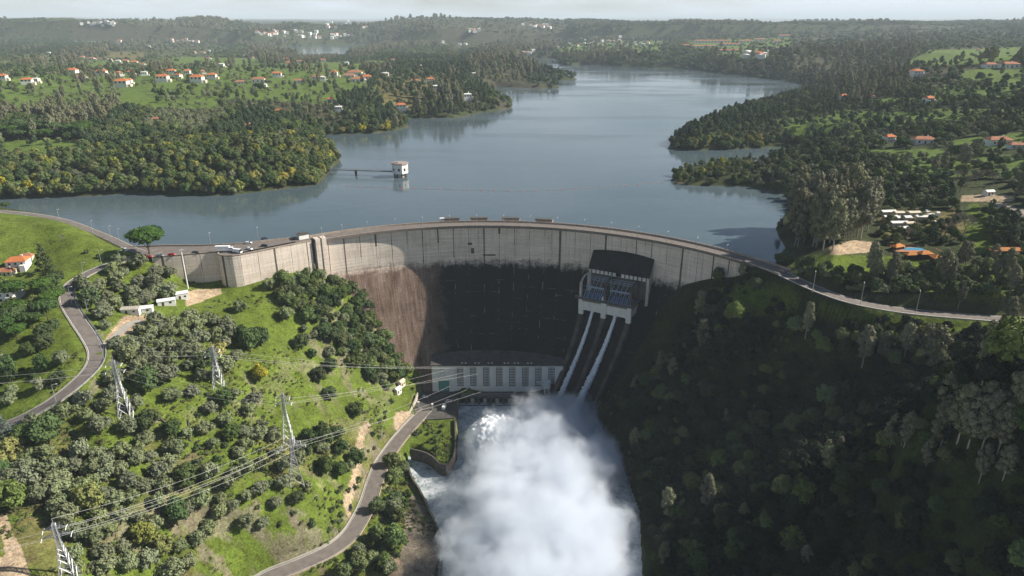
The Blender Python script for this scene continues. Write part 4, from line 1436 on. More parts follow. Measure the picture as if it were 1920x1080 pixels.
# ------------------------------------------------------------------ vegetation
def leaf_mat(name, c, var=.28, hue=.02, yellow=None):
    t = NT(name, .75, .12)
    oi = t.n('ShaderNodeObjectInfo')
    nz = t.noise(t.coord('Object'), .9, 3, .6)
    base = t.ramp(nz, [(.3, [q * .72 for q in c]), (.7, [q * 1.28 for q in c])])
    if yellow:
        base = t.mix(t.ramp(t.noise(t.coord('Object'), .35, 3, .6), [(.46, 0), (.58, 1)]), base, yellow)
    hs = t.n('ShaderNodeHueSaturation', Color=base)
    t.put(hs.inputs['Hue'], t.mr(oi.outputs['Random'], 0, 1, .5 - hue, .5 + hue))
    rnd = t.math('FRACT', t.math('MULTIPLY', oi.outputs['Random'], 7.31))
    t.put(hs.inputs['Value'], t.mr(rnd, 0, 1, 1 - var, 1 + var))
    t.put(hs.inputs['Saturation'], t.mr(t.math('FRACT', t.math('MULTIPLY', oi.outputs['Random'], 3.77)), 0, 1, .8, 1.1))
    return t.col(hs.outputs[0])
LM = {
    'olive': leaf_mat('olive_leaf', (.178, .206, .10), .20, .012),
    'oak': leaf_mat('oak_leaf', (.066, .100, .032), .28, .02),
    'broad': leaf_mat('broad_leaf', (.115, .150, .048), .32, .025),
    'lime': leaf_mat('lime_leaf', (.20, .215, .052), .22, .015),
    'mimosa': leaf_mat('mimosa_leaf', (.19, .20, .04), .2, .012, (.47, .39, .04)),
    'pine': leaf_mat('pine_leaf', (.066, .098, .046), .28, .018),
    'stone': leaf_mat('stone_pine_leaf', (.058, .105, .026), .2, .012),
    'euc': leaf_mat('eucalyptus_leaf', (.185, .185, .105), .26, .018),
    'grey': leaf_mat('grey_leaf', (.160, .178, .10), .22, .012),
    'laurel': leaf_mat('shaded_leaf', (.022, .034, .016), .35, .02),  # shade of the right slope painted into a near-black leaf colour
    'blue': leaf_mat('blue_leaf', (.10, .14, .115), .15, .01),
}

def crown_geo(rs, lobes, leaf, per, flat=0.0, out=.55, core=.74):
    """Leaf-sized faces over lobes (x, y, z, rx, rz), with a ragged dark-free core so that the crown is not see-through."""
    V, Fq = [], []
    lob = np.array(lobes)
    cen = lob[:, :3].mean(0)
    nb = 0
    for x, y, z, rx, rz in lobes:
        c = np.array([x, y, z])
        # core: a coarse uneven ball of quads
        nu, nvv = 7, 4
        a = np.linspace(0, 2 * np.pi, nu, endpoint=False)
        b = np.linspace(-1.25, 1.25, nvv)
        g = np.array([[np.cos(q) * np.cos(p), np.sin(q) * np.cos(p), np.sin(p)] for p in b for q in a])
        g *= (core * (1 + rs.normal(0, .10, len(g))))[:, None]
        g = g * np.array([rx, rx, rz]) + c
        V.append(g)
        for i in range(nvv - 1):
            for k in range(nu):
                Fq.append((nb + i * nu + k, nb + i * nu + (k + 1) % nu, nb + (i + 1) * nu + (k + 1) % nu, nb + (i + 1) * nu + k))
        nb += len(g)
        n_ = max(8, int(per * (rx * rx) ** 1.0))
        d = rs.normal(0, 1, (n_, 3))
        d /= np.linalg.norm(d, axis=1)[:, None]
        d[:, 2] = np.where(d[:, 2] < -.55, -d[:, 2], d[:, 2])
        rad = rs.uniform(.72, 1.12, n_)
        pos = c + d * np.array([rx, rx, rz]) * rad[:, None]
        nrm = d * out + (pos - cen) / (np.linalg.norm(pos - cen, axis=1)[:, None] + 1e-6) * .35 + rs.normal(0, .38, (n_, 3))
        nrm[:, 2] += flat
        nrm /= np.linalg.norm(nrm, axis=1)[:, None]
        h = np.where(np.abs(nrm[:, 2:3]) > .9, np.array([[1., 0, 0]]), np.array([[0, 0, 1.]]))
        t1 = np.cross(nrm, h)
        t1 /= np.linalg.norm(t1, axis=1)[:, None]
        t2 = np.cross(nrm, t1)
        an = rs.uniform(0, 2 * np.pi, n_)
        e1 = t1 * np.cos(an)[:, None] + t2 * np.sin(an)[:, None]
        e2 = np.cross(nrm, e1)
        s1 = (leaf * rs.uniform(.6, 1.35, n_))[:, None]
        s2 = s1 * rs.uniform(.45, .9, n_)[:, None]
        bend = nrm * s1 * .25
        q = np.stack([pos - e1 * s1, pos + e2 * s2 + bend, pos + e1 * s1, pos - e2 * s2 + bend], 1).reshape(-1, 3)
        V.append(q)
        Fq += [(nb + 4 * i, nb + 4 * i + 1, nb + 4 * i + 2, nb + 4 * i + 3) for i in range(n_)]
        nb += len(q)
    return np.vstack(V), np.array(Fq)

def trunk_mb(h, r, rs, lean=.4, limbs=(), n=7):
    mb = MB()
    pts = [Vector((0, 0, -.6))]
    k = 4
    for i in range(1, k + 1):
        pts.append(Vector((rs.normal(0, lean * .25) * i / k, rs.normal(0, lean * .25) * i / k, h * i / k)))
    for i in range(k):
        mb.bar(pts[i], pts[i + 1], r * (1 - .16 * i), n, 0, r * (1 - .16 * (i + 1)))
    for (x, y, z, rx, rz) in limbs:
        s_ = pts[min(k, max(1, int(k * min(1, (z * .55) / max(h, .1)))))]
        mb.bar(s_, (x, y, z), r * .45, 5, 0, r * .15)
    return mb

def lobes_round(rs, n, R, Hh, z0, lr, squash=.85):
    ax_ = rs.uniform(.88, 1.2)
    L = [(0, 0, z0 + Hh * .5, R * .55, Hh * .42)]
    for i in range(n):
        a = i * 2.399 + rs.uniform(-.3, .3)
        f = (i + .5) / n
        zz_ = f
        ring = math.sqrt(max(0, 1 - (2 * zz_ - .9) ** 2 * .9)) if zz_ < .95 else .3
        r_ = R * ring * rs.uniform(.62, .86)
        l_ = lr * rs.uniform(.55, 1.35)
        r_ *= rs.uniform(.8, 1.15)
        L.append((math.cos(a) * r_ * ax_, math.sin(a) * r_ / ax_, z0 + Hh * (.12 + .76 * zz_) + rs.uniform(-.4, .4), l_, l_ * squash))
    return L

def proto(kind, v):
    rs = np.random.default_rng(sum(ord(ch) for ch in kind) * 31 + v * 7 + 1)
    if kind in ('olive', 'grey'):
        L = lobes_round(rs, 15, 2.9, 4.2, 1.2, 1.15)
        return L, .36, 34, 2.4, .28, M['bark'], 'olive' if kind == 'olive' else 'grey'
    if kind in ('oak', 'broad', 'lime', 'mimosa', 'laurel'):
        L = lobes_round(rs, 19, 3.9, 7.0, 1.6, 1.55)
        return L, .46, 22, 3.6, .32, M['bark'], kind
    if kind == 'stone':
        L = []
        for i in range(22):
            a = i * 2.399
            r_ = 5.6 * math.sqrt((i + .4) / 22)
            l_ = rs.uniform(1.3, 1.9)
            L.append((math.cos(a) * r_, math.sin(a) * r_, 9.6 - .055 * r_ * r_ + rs.uniform(-.4, .4), l_, l_ * .72))
        for i in range(11):
            a = i * 2.399 + 1
            r_ = rs.uniform(3.0, 5.0)
            L.append((math.cos(a) * r_, math.sin(a) * r_, rs.uniform(6.4, 7.6), rs.uniform(1.2, 1.7), 1.25))
        return L, .42, 22, 8.6, .38, M['bark'], 'stone'
    if kind == 'pine':
        L = []
        for i in range(20):
            f = i / 19
            a = i * 2.399
            r_ = 2.7 * math.sin(math.pi * (.22 + .70 * f)) * rs.uniform(.55, 1.05)
            l_ = (1.5 - .45 * f) * rs.uniform(.7, 1.3)
            L.append((math.cos(a) * r_, math.sin(a) * r_, 5.6 + 8.2 * f + rs.uniform(-.5, .5), l_, l_ * .75))
        return L, .40, 22, 12.5, .26, M['bark'], 'pine'
    if kind == 'euc':
        L = []
        for i in range(26):
            f = (i + .5) / 26
            a = i * 2.399 + rs.uniform(-.5, .5)
            r_ = 3.6 * math.sin(math.pi * (.18 + .75 * f)) * rs.uniform(.5, 1.05)
            l_ = rs.uniform(1.1, 2.0)
            L.append((math.cos(a) * r_, math.sin(a) * r_, 6.5 + 16.0 * f + rs.uniform(-.8, .8), l_, l_ * rs.uniform(.9, 1.35)))
        return L, .44, 19, 17.0, .34, M['bark_pale'], 'euc'
    if kind == 'shrub':
        L = lobes_round(rs, 7, 1.3, 1.5, .15, .75)
        return L, .26, 50, .8, .1, M['bark'], 'oak'
    if kind == 'conifer':
        L = []
        for i in range(26):
            f = i / 25
            a = i * 2.399
            r_ = 3.9 * (1 - f) ** .9 + .1
            l_ = (1.7 - 1.1 * f) * rs.uniform(.85, 1.15)
            L.append((math.cos(a) * r_, math.sin(a) * r_, 1.6 + 13.2 * f, l_, l_ * .65))
        return L, .40, 24, 12.0, .34, M['bark'], 'oak'
    raise KeyError(kind)

def bare_geo(v):
    rs = np.random.default_rng(900 + v)
    mb = MB()
    tips = [(Vector((0, 0, -.5)), Vector((0, 0, 1)), 2.6, .26, 0)]
    while tips:
        p, d, ln_, r_, lv = tips.pop()
        e = p + d * ln_
        mb.bar(p, e, r_, 5 if lv < 2 else 3, 0, r_ * .62)
        if lv < 5:
            for k in range(3 if lv < 4 else 4):
                nd = (d * 1.0 + Vector(rs.normal(0, .52, 3)) + Vector((0, 0, .18))).normalized()
                tips.append((e, nd, ln_ * rs.uniform(.60, .84), max(.055, r_ * .6), lv + 1))
    return mb

LABEL_KIND = {'olive': ('olive_tree', 'olive tree'), 'grey': ('olive_tree', 'olive tree'), 'oak': ('oak_tree', 'oak tree'), 'broad': ('broadleaf_tree', 'broadleaf tree'), 'lime': ('broadleaf_tree', 'broadleaf tree'),
              'mimosa': ('mimosa_tree', 'mimosa tree'), 'stone': ('stone_pine', 'stone pine'), 'pine': ('pine_tree', 'pine tree'), 'euc': ('eucalyptus_tree', 'eucalyptus tree'), 'shrub': ('shrub', 'shrub'),
              'conifer': ('conifer_tree', 'conifer tree'), 'bare': ('bare_tree', 'bare tree'), 'blue': ('conifer_tree', 'conifer tree'), 'laurel': ('shade_dark_tree', 'laurel tree')}
LOOK = {'olive': 'round grey-green olive tree', 'grey': 'pale grey olive tree', 'oak': 'dense dark green tree', 'broad': 'mid green bushy tree', 'lime': 'yellow-green leafy tree', 'mimosa': 'mimosa tree in yellow blossom',
        'stone': 'flat-topped stone pine', 'pine': 'slender dark pine', 'euc': 'tall grey-green eucalyptus', 'shrub': 'low dark green shrub', 'conifer': 'pointed dark conifer', 'bare': 'leafless grey tree', 'blue': 'bluish conifer', 'laurel': 'shade-darkened tree'}
PMESH = {}
def tree_meshes(kind, v):
    if (kind, v) not in PMESH:
        if kind == 'bare':
            mb = bare_geo(v)
            PMESH[kind, v] = (None, mb.mesh('bare_branches', M['twig']))
        else:
            L, leaf, per, th, tr, bk, lm = proto('conifer' if kind == 'blue' else kind, v)
            if kind == 'blue':
                lm = 'blue'
            rs = np.random.default_rng(v * 13 + len(kind))
            V, Fq = crown_geo(rs, L, leaf, per, flat=.25 if kind == 'stone' else 0.1)
            cme = np_mesh(kind + '_crown', V, Fq, LM[lm])
            tme = trunk_mb(th, tr, rs, .8, L[1::4]).mesh(kind + '_trunk', bk)
            PMESH[kind, v] = (cme, tme)
    return PMESH[kind, v]
M['twig'] = plain('twig', (.26, .22, .185), .9, .1, .2, 1)

TREES = []                                        # (kind, x, y, z, px, py, size)
CROWN_OBJ = {}
def plant(kind, x, y, z, size=1.0, v=None, label=None, group=None, sz=1.0):
    rs = random
    v = rs.randrange(4) if v is None else v
    name = LABEL_KIND[kind][0]
    cme, tme = tree_meshes(kind, v)
    root = empty(name, (x, y, z - .1), rs.uniform(0, 6.283))
    s_ = size * rs.uniform(.97, 1.03)
    root.scale = (s_ * rs.uniform(.88, 1.14), s_ * rs.uniform(.88, 1.14), s_ * sz * rs.uniform(.86, 1.16))
    to = link_mesh('trunk', tme, root)
    if cme:
        co = link_mesh('crown', cme, root)
        CROWN_OBJ.setdefault((kind, v), co)
    root['category'] = LABEL_KIND[kind][1]
    px_, py_ = proj(x, y, z)
    TREES.append([root, kind, float(px_), float(py_), size, label, group])
    return root

PLACED = []
def free(x, y, dmin):
    for a, b, r in PLACED:
        if (a - x) ** 2 + (b - y) ** 2 < (dmin * .5 + r * .5) ** 2:
            return False
    return True

KEEP_OFF = [np.array([W(*q)[:2] for q in poly]) for poly in (
    [(345, 552, -20), (412, 540, -20), (418, 551, -20), (352, 574, -20)], [(190, 645, -16), (232, 592, -17), (345, 560, -19), (350, 590, -19), (270, 612, -18), (200, 660, -16)])]
ROADXY = [(road_pts[k], ROADS[k][0]) for k in road_pts]
def blocked(x, y, pad=1.5):
    xa, ya = np.array([x]), np.array([y])
    for p, w_ in ROADXY:
        if p[:, 0].min() - 15 < x < p[:, 0].max() + 15 and p[:, 1].min() - 15 < y < p[:, 1].max() + 15:
            if near_road(xa, ya, p)[0][0] < w_ / 2 + pad:
                return True
    if inpoly(xa, ya, river)[0] or inpoly(xa, ya, TERRACE)[0] or inpoly(xa, ya, yard)[0]:
        return True
    if inpoly(xa, ya, lake)[0] and y > 340:
        return True
    return any(inpoly(xa, ya, k)[0] for k in KEEP_OFF)

def scatter(poly, n, mix, smin, smax, seed, gap=.8, group=None, tries=14):
    """n trees of a mix of kinds rooted inside an outline of the photograph."""
    rs = np.random.default_rng(seed)
    p = np.array(poly, float)
    kinds, ws = list(mix), np.array(list(mix.values()), float)
    ws /= ws.sum()
    got = 0
    smin, smax = (smin * 1.22, smax * 1.22) if seed < 20 else (smin, smax)
    rad = {'olive': 3.0, 'grey': 3.0, 'oak': 4.0, 'broad': 4.0, 'lime': 4.0, 'mimosa': 4.0, 'stone': 5.5, 'pine': 2.8, 'euc': 3.6, 'shrub': 1.4, 'conifer': 4, 'bare': 3.5, 'blue': 4}
    for _ in range(n * tries):
        if got >= n:
            break
        a, b = rs.uniform(p[:, 0].min(), p[:, 0].max()), rs.uniform(p[:, 1].min(), p[:, 1].max())
        if not inpoly(np.array([a]), np.array([b]), p)[0]:
            continue
        h = hit(a, b)
        k = kinds[rs.choice(len(kinds), p=ws)]
        s_ = rs.uniform(smin, smax)
        r_ = rad[k] * s_ * 2 * gap
        if blocked(h[0], h[1]) or not free(h[0], h[1], r_):
            continue
        PLACED.append((h[0], h[1], r_))
        plant(k, h[0], h[1], h[2], s_, int(rs.integers(4)), group=group)
        got += 1
    return got

def put(kind, a, b, size, label=None, sz=1.0, v=None):
    h = hit(a, b)
    PLACED.append((h[0], h[1], 4 * size))
    return plant(kind, h[0], h[1], h[2], size, v, label, sz=sz)

# single trees one can point to
put('stone', 281, 478, 1.62, 'big round-topped stone pine on the green island at the dam road junction', 1.12)
put('conifer', 86, 512, 1.15, 'tall dark pointed conifer behind the orange-roofed houses on the hill', 1.1)
put('conifer', 99, 530, .55, 'narrow cypress-like conifer beside the tall dark conifer', 2.0)
put('bare', 118, 452, .55, 'small leafless reddish tree on the open green hill')
put('mimosa', 487, 716, 1.0, 'mimosa in full yellow blossom on the open grass of the left slope')
put('mimosa', 408, 672, 1.1, 'yellow-flowering tree standing right behind the upper pylon')
put('mimosa', 1737, 640, .95, 'bright yellow mimosa just below the shore road on the dark slope')
put('mimosa', 155, 826, .35, 'tiny yellow-leaved tree among the olives below the road bend')
put('lime', 172, 958, 1.2, 'large yellow-green tree to the right of the nearest pylon')
put('lime', 268, 1018, 1.15, 'tall yellow-green tree farther down the slope from the nearest pylon')
put('lime', 24, 868, 1.2, 'broad yellow-green tree beside the white shed roof at the picture edge')
put('blue', 14, 826, .8, 'bluish-green conifer at the left edge below the road')
put('oak', 470, 660, 1.15, 'tallest dark tree of the clump on the grass below the wing wall', 1.35)
put('oak', 490, 648, 1.0, 'dark tree on the right side of the clump below the wing wall', 1.3)
put('oak', 452, 640, .9, 'dark tree at the back left of the clump below the wing wall', 1.3)
put('oak', 566, 655, 1.0, 'single dark round tree on bright grass right of the dark clump')
put('olive', 452, 585, 1.35, 'large round grey tree casting a dark shadow below the rounded wall corner')
put('olive', 538, 600, 1.5, 'large grey-green tree on the slope below the long pale wing wall')
put('oak', 620, 750, 1.0, 'single dark round tree on the open grass above the river road')
put('oak', 667, 780, 1.1, 'dark round tree on the grass nearest the two white sheds')
put('shrub', 585, 985, 1.6, 'small dark bush alone on the steep bank above the lower road')
put('stone', 12, 380 + 14, .55, 'small yellowish tree at the left edge beside the lake')
put('bare', 1700, 452, 1.3, 'tall thin bare tree among the camp site roofs')
put('broad', 1415, 545, .95, 'lone dark tree leaning over the slope below the right end of the dam')
put('broad', 1345, 530, 1.0, 'dark tree against the concrete at the right abutment')
put('broad', 1890, 690, 1.9, 'huge leafy tree at the right edge below the shore road')
for a, b, s_, w_ in ((1310, 600, .9, 'highest shade-darkened tree on the slope beside the spillway'), (1250, 700, .9, 'shade-darkened tree low on the slope beside the chute'), (1400, 680, 1.0, 'shade-darkened tree in the middle of the shaded slope'), (1330, 820, 1.0, 'shade-darkened tree above the spray on the shaded slope')):
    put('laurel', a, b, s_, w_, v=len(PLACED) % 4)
put('oak', 1462, 494, .7, 'small dark tree at the water beside the right end of the dam')

OLV = {'olive': 5, 'grey': 2.5, 'oak': .8, 'shrub': .6}
scatter([(140, 548), (232, 505), (300, 500), (340, 545), (345, 600), (290, 640), (215, 660), (178, 600)], 34, {'olive': 5, 'grey': 3, 'oak': 1.2}, .8, 1.3, 1, .72)
scatter([(215, 660), (300, 600), (350, 590), (440, 620), (450, 690), (390, 730), (330, 720), (250, 700)], 34, {'olive': 5, 'grey': 4, 'oak': .8}, .85, 1.35, 2, .72)
scatter([(195, 700), (330, 720), (390, 735), (480, 735), (500, 790), (430, 810), (330, 770), (250, 770), (190, 740)], 32, OLV, .75, 1.2, 3, .85)
scatter([(60, 770), (180, 740), (240, 800), (340, 800), (330, 850), (240, 880), (100, 890), (40, 850)], 32, {'olive': 3, 'grey': 2, 'oak': 2.2}, .75, 1.25, 4, .75)
scatter([(340, 800), (430, 810), (500, 800), (530, 850), (480, 900), (380, 900), (320, 860)], 22, OLV, .75, 1.2, 5, .8)
scatter([(60, 890), (240, 880), (330, 870), (400, 910), (420, 980), (360, 1040), (380, 1085), (150, 1085), (110, 960), (50, 940)], 66, {'olive': 4, 'grey': 2, 'oak': 2.0, 'lime': .3}, .8, 1.3, 6, .7)
scatter([(400, 900), (540, 850), (600, 880), (570, 960), (500, 1000), (430, 990)], 22, {'olive': 4, 'grey': 2, 'shrub': 2, 'oak': 1}, .6, 1.05, 7, .9)
scatter([(560, 830), (640, 800), (680, 860), (640, 900), (575, 890)], 16, {'oak': 3, 'olive': 3, 'shrub': 1}, .7, 1.1, 8, .75)
scatter([(520, 560), (570, 525), (640, 525), (690, 570), (735, 650), (768, 700), (730, 735), (670, 700), (630, 660), (590, 620)], 125, {'oak': 4, 'broad': 3.4, 'olive': 1.5}, .5, .95, 9, .48)
scatter([(490, 540), (600, 515), (640, 535), (560, 560)], 12, {'olive': 4, 'broad': 2}, .7, 1.1, 10, .7)
scatter([(540, 560), (600, 600), (640, 690), (600, 720), (560, 620)], 12, {'oak': 2, 'olive': 3}, .6, 1.0, 11, 1.0)
scatter([(0, 600), (115, 560), (128, 610), (100, 640), (0, 640)], 12, {'stone': 4, 'oak': 1}, .62, .85, 12, .6)
scatter([(0, 545), (60, 560), (115, 520), (125, 560), (60, 600), (0, 595)], 10, {'oak': 2, 'stone': 2, 'broad': 1}, .6, .95, 13, .6)
scatter([(0, 680), (100, 640), (140, 690), (120, 730), (20, 760), (0, 740)], 14, {'oak': 3, 'olive': 1, 'shrub': 1}, .6, 1.0, 14, .8)
scatter([(0, 800), (45, 790), (60, 900), (40, 960), (0, 950)], 10, {'oak': 2, 'broad': 2, 'olive': 1}, .8, 1.2, 15, .7)
scatter([(725, 855), (757, 880), (770, 930), (745, 970), (760, 1010), (740, 1080), (640, 1085), (690, 1010)], 60, {'shrub': 6, 'broad': 2, 'olive': 1}, .6, 1.15, 16, .55)
scatter([(640, 880), (690, 830), (715, 770), (745, 740), (720, 800), (690, 880), (640, 980), (600, 1020)], 24, {'shrub': 6}, .6, 1.3, 17, .9)
scatter([(765, 822), (800, 792), (835, 800), (830, 850), (790, 838)], 10, {'shrub': 1}, .6, 1.1, 18, .8)
scatter([(150, 470), (260, 500), (215, 500)], 5, {'olive': 1, 'shrub': 1}, .8, 1, 19, .9)

# right slope: the trees that catch light or stand out
scatter([(1480, 620), (1560, 632), (1700, 655), (1740, 680), (1700, 720), (1560, 680), (1480, 640)], 24, {'broad': 4, 'oak': 2, 'euc': 1}, .7, 1.15, 30, .75)
scatter([(1480, 910), (1600, 858), (1700, 815), (1850, 752), (1920, 735), (1915, 790), (1830, 830), (1700, 850), (1600, 890), (1500, 925)], 50, {'broad': 4, 'oak': 2, 'euc': 1.4}, .45, .8, 31, .6)
scatter([(1740, 690), (1860, 640), (1925, 640), (1925, 740), (1820, 780), (1740, 740)], 26, {'broad': 3, 'oak': 2, 'euc': 1}, .8, 1.3, 32, .7)
for a, b, s_ in ((1668, 838, .62), (1690, 835, .55), (1752, 842, .6), (1795, 830, .85), (1815, 838, .9), (1840, 845, .85), (1870, 850, .8), (1905, 800, .9), (1880, 900, .6), (1835, 905, .55), (1570, 865, .5), (1735, 880, .6)):
    put('euc', a, b, s_)
# the eucalyptus grove and the camp site
scatter([(1478, 432), (1486, 468), (1555, 474), (1618, 448), (1638, 415), (1600, 396), (1540, 398), (1490, 410)], 52, {'euc': 1}, 1.0, 1.55, 40, .48)
scatter([(1470, 470), (1490, 500), (1640, 515), (1720, 500), (1760, 545), (1700, 560), (1580, 545), (1500, 525)], 44, {'broad': 3, 'oak': 3, 'olive': 2, 'euc': .6}, .55, .95, 41, .7)
scatter([(1760, 500), (1920, 490), (1925, 585), (1800, 580), (1740, 560)], 40, {'broad': 3, 'oak': 2, 'euc': 1.4, 'lime': .6}, .55, .95, 42, .75)
scatter([(1640, 392), (1795, 392), (1812, 432), (1650, 446)], 26, {'broad': 3, 'oak': 2, 'olive': 2}, .4, .65, 47, .8)
scatter([(1640, 440), (1800, 430), (1810, 455), (1660, 460)], 16, {'broad': 2, 'oak': 2, 'conifer': .5}, .45, .8, 43, .8)
scatter([(1640, 350), (1800, 350), (1800, 392), (1650, 396)], 26, {'oak': 2, 'broad': 2, 'pine': 1, 'conifer': .6}, .6, 1.0, 44, .7)
scatter([(1840, 390), (1925, 430), (1925, 490), (1860, 470)], 26, {'stone': 2, 'oak': 3, 'pine': 1}, .6, .95, 45, .7)
for a, b, s_ in ((1790, 346, 1.5), (1812, 350, 1.4), (1830, 344, 1.4), (1862, 346, 1.2), (1750, 372, 1.0), (1790, 432, 1.5), (1772, 440, 1.3), (1808, 440, 1.3), (1822, 428, 1.1), (1840, 400, 1.0)):
    put('bare', a, b, s_)
# skyline pines of the right-hand promontory
scatter([(1270, 262), (1300, 246), (1380, 222), (1440, 212), (1450, 228), (1380, 245), (1300, 268)], 40, {'pine': 1}, .9, 1.3, 50, .6)
# umbrella pines by the left meadow
scatter([(0, 252), (30, 246), (160, 252), (162, 266), (110, 262), (0, 268)], 16, {'stone': 1}, 1.0, 1.4, 51, .55)
# the leading trees of the left shore
scatter([(0, 371), (120, 367), (240, 360), (330, 363), (400, 363), (470, 358), (540, 349), (594, 343), (605, 330), (560, 335), (400, 350), (200, 350), (0, 358)], 120, {'broad': 5, 'oak': 3, 'lime': 1.0, 'mimosa': .6, 'grey': 1.5}, .75, 1.25, 52, .5)
scatter([(612, 312), (632, 301), (628, 288), (610, 278), (600, 290), (596, 306)], 22, {'lime': 2, 'mimosa': 2, 'broad': 2}, .7, 1.1, 53, .5)
scatter([(612, 251), (700, 249), (740, 244), (762, 237), (752, 230), (700, 240), (620, 245)], 24, {'mimosa': 3, 'broad': 2, 'oak': 1}, .75, 1.1, 54, .6)
scatter([(1268, 344), (1300, 347), (1400, 349), (1412, 318), (1380, 306), (1300, 312), (1268, 325)], 40, {'broad': 4, 'lime': 1, 'mimosa': .6, 'oak': 2}, .5, .78, 55, .55)
scatter([(1262, 276), (1300, 283), (1400, 280), (1440, 277), (1400, 262), (1300, 268)], 30, {'broad': 3, 'mimosa': 1.2, 'lime': 1.5, 'oak': 2}, .8, 1.2, 56, .5)

# names for them: by look, by the nearest landmark, then by their place in that clump
ANCHOR = [(300, 545, 'on the bank below the left wing wall'), (220, 580, 'between the road and white sheds'), (330, 660, 'below the sheds on the left slope'), (240, 720, 'round the second pylon beside the road'), (420, 760, 'in the olive grove below the upper pylon'),
          (120, 820, 'beside the lower bend of the hill road'), (300, 840, 'in the middle of the olive slope'), (430, 850, 'between the two middle pylons'), (150, 930, 'round the nearest pylon'), (300, 950, 'right of the nearest pylon'),
          (250, 1050, 'at the foot of the olive slope'), (480, 940, 'left of the big double pylon'), (620, 850, 'right of the big double pylon'), (560, 550, 'under the long pale wing wall'), (650, 600, 'on the steep bank against the dam'), (720, 690, 'low above the powerhouse yard'),
          (590, 660, 'on bright grass before the dam'), (60, 620, 'above the lawn left of the winding road'), (60, 570, 'below the orange-roofed houses'), (70, 700, 'on the lawn inside the road bend'), (20, 870, 'at the left edge under the hill road'), (740, 900, 'between the lower road and river wall'),
          (690, 1040, 'beside the road at the river bend'), (670, 900, 'on the steep bank above the lower road'), (800, 820, 'on the small lawn beside the white water'), (210, 485, 'beside the road junction'), (1560, 620, 'just below the shore road'), (1680, 660, 'below the yellow mimosa'),
          (1560, 890, 'at the low end of the sunlit spur'), (1700, 830, 'midway along the sunlit spur'), (1850, 780, 'at the high end of the sunlit spur'), (1850, 690, 'under the right end of shore road'), (1520, 440, 'in the tall lakeside grove'), (1600, 430, 'in the grove nearest the camp'),
          (1540, 510, 'between the grove and the shore road'), (1680, 530, 'on the bank below the swimming pool'), (1800, 540, 'right of the orange pavilion'), (1890, 540, 'above the shore road at the right edge'), (1730, 445, 'between the camp roofs and the pool'), (1700, 375, 'behind the camp site'),
          (1890, 450, 'in the dark clump below the car park'), (1820, 350, 'on the open ground behind the camp'), (1790, 430, 'beside the camp lane'), (1360, 240, 'on the skyline of the right promontory'), (80, 258, 'beside the small far-left meadow'), (60, 365, 'on the far left lake shore'),
          (200, 358, 'on the left lake shore'), (340, 358, 'on the shore opposite the stone pine'), (460, 352, 'on the shore left of the footbridge'), (570, 342, 'on the shore nearest the footbridge'), (620, 295, 'on the tip of the left headland'), (690, 243, 'along the inlet behind the left headland'),
          (1330, 330, 'on the low spit off the right bank'), (1350, 274, 'at the foot of the right promontory'), (1400, 535, 'at the right abutment')]
ORD = ['first', 'second', 'third', 'fourth', 'fifth', 'sixth', 'seventh', 'eighth', 'ninth', 'tenth', 'eleventh', 'twelfth', 'thirteenth', 'fourteenth', 'fifteenth', 'sixteenth', 'seventeenth', 'eighteenth', 'nineteenth']
ORD += ['twentieth'] + ['twenty-' + q for q in ORD[:9]] + ['thirtieth'] + ['thirty-' + q for q in ORD[:9]] + ['fortieth'] + ['forty-' + q for q in ORD[:9]]
ax = np.array([(a, b) for a, b, _ in ANCHOR], float)
bins = {}
for tr in TREES:
    root, kind, a, b, s_, lab, grp = tr
    if lab:
        root['label'] = lab
        continue
    i = int(np.argmin((ax[:, 0] - a) ** 2 + ((ax[:, 1] - b) * 1.6) ** 2))
    bins.setdefault((kind, i), []).append(tr)
for (kind, i), lst in bins.items():
    where = ANCHOR[i][2]
    grp = f"{LABEL_KIND[kind][1]}s {where}"
    look = LOOK[kind]
    names = {}
    if len(lst) == 1:
        lst[0][0]['label'] = f"{look} {where}"
        continue
    lst.sort(key=lambda q: q[2])
    big = max(lst, key=lambda q: q[4])
    for n_, q in enumerate(lst):
        pos = 'leftmost' if n_ == 0 else 'rightmost' if n_ == len(lst) - 1 else None
        if pos:
            q[0]['label'] = f"{pos} {look} {where}"
        elif q is big:
            q[0]['label'] = f"largest {look} {where}"
        else:
            q[0]['label'] = f"{look} {where}, {ORD[n_]} from the left"
        q[0]['group'] = grp

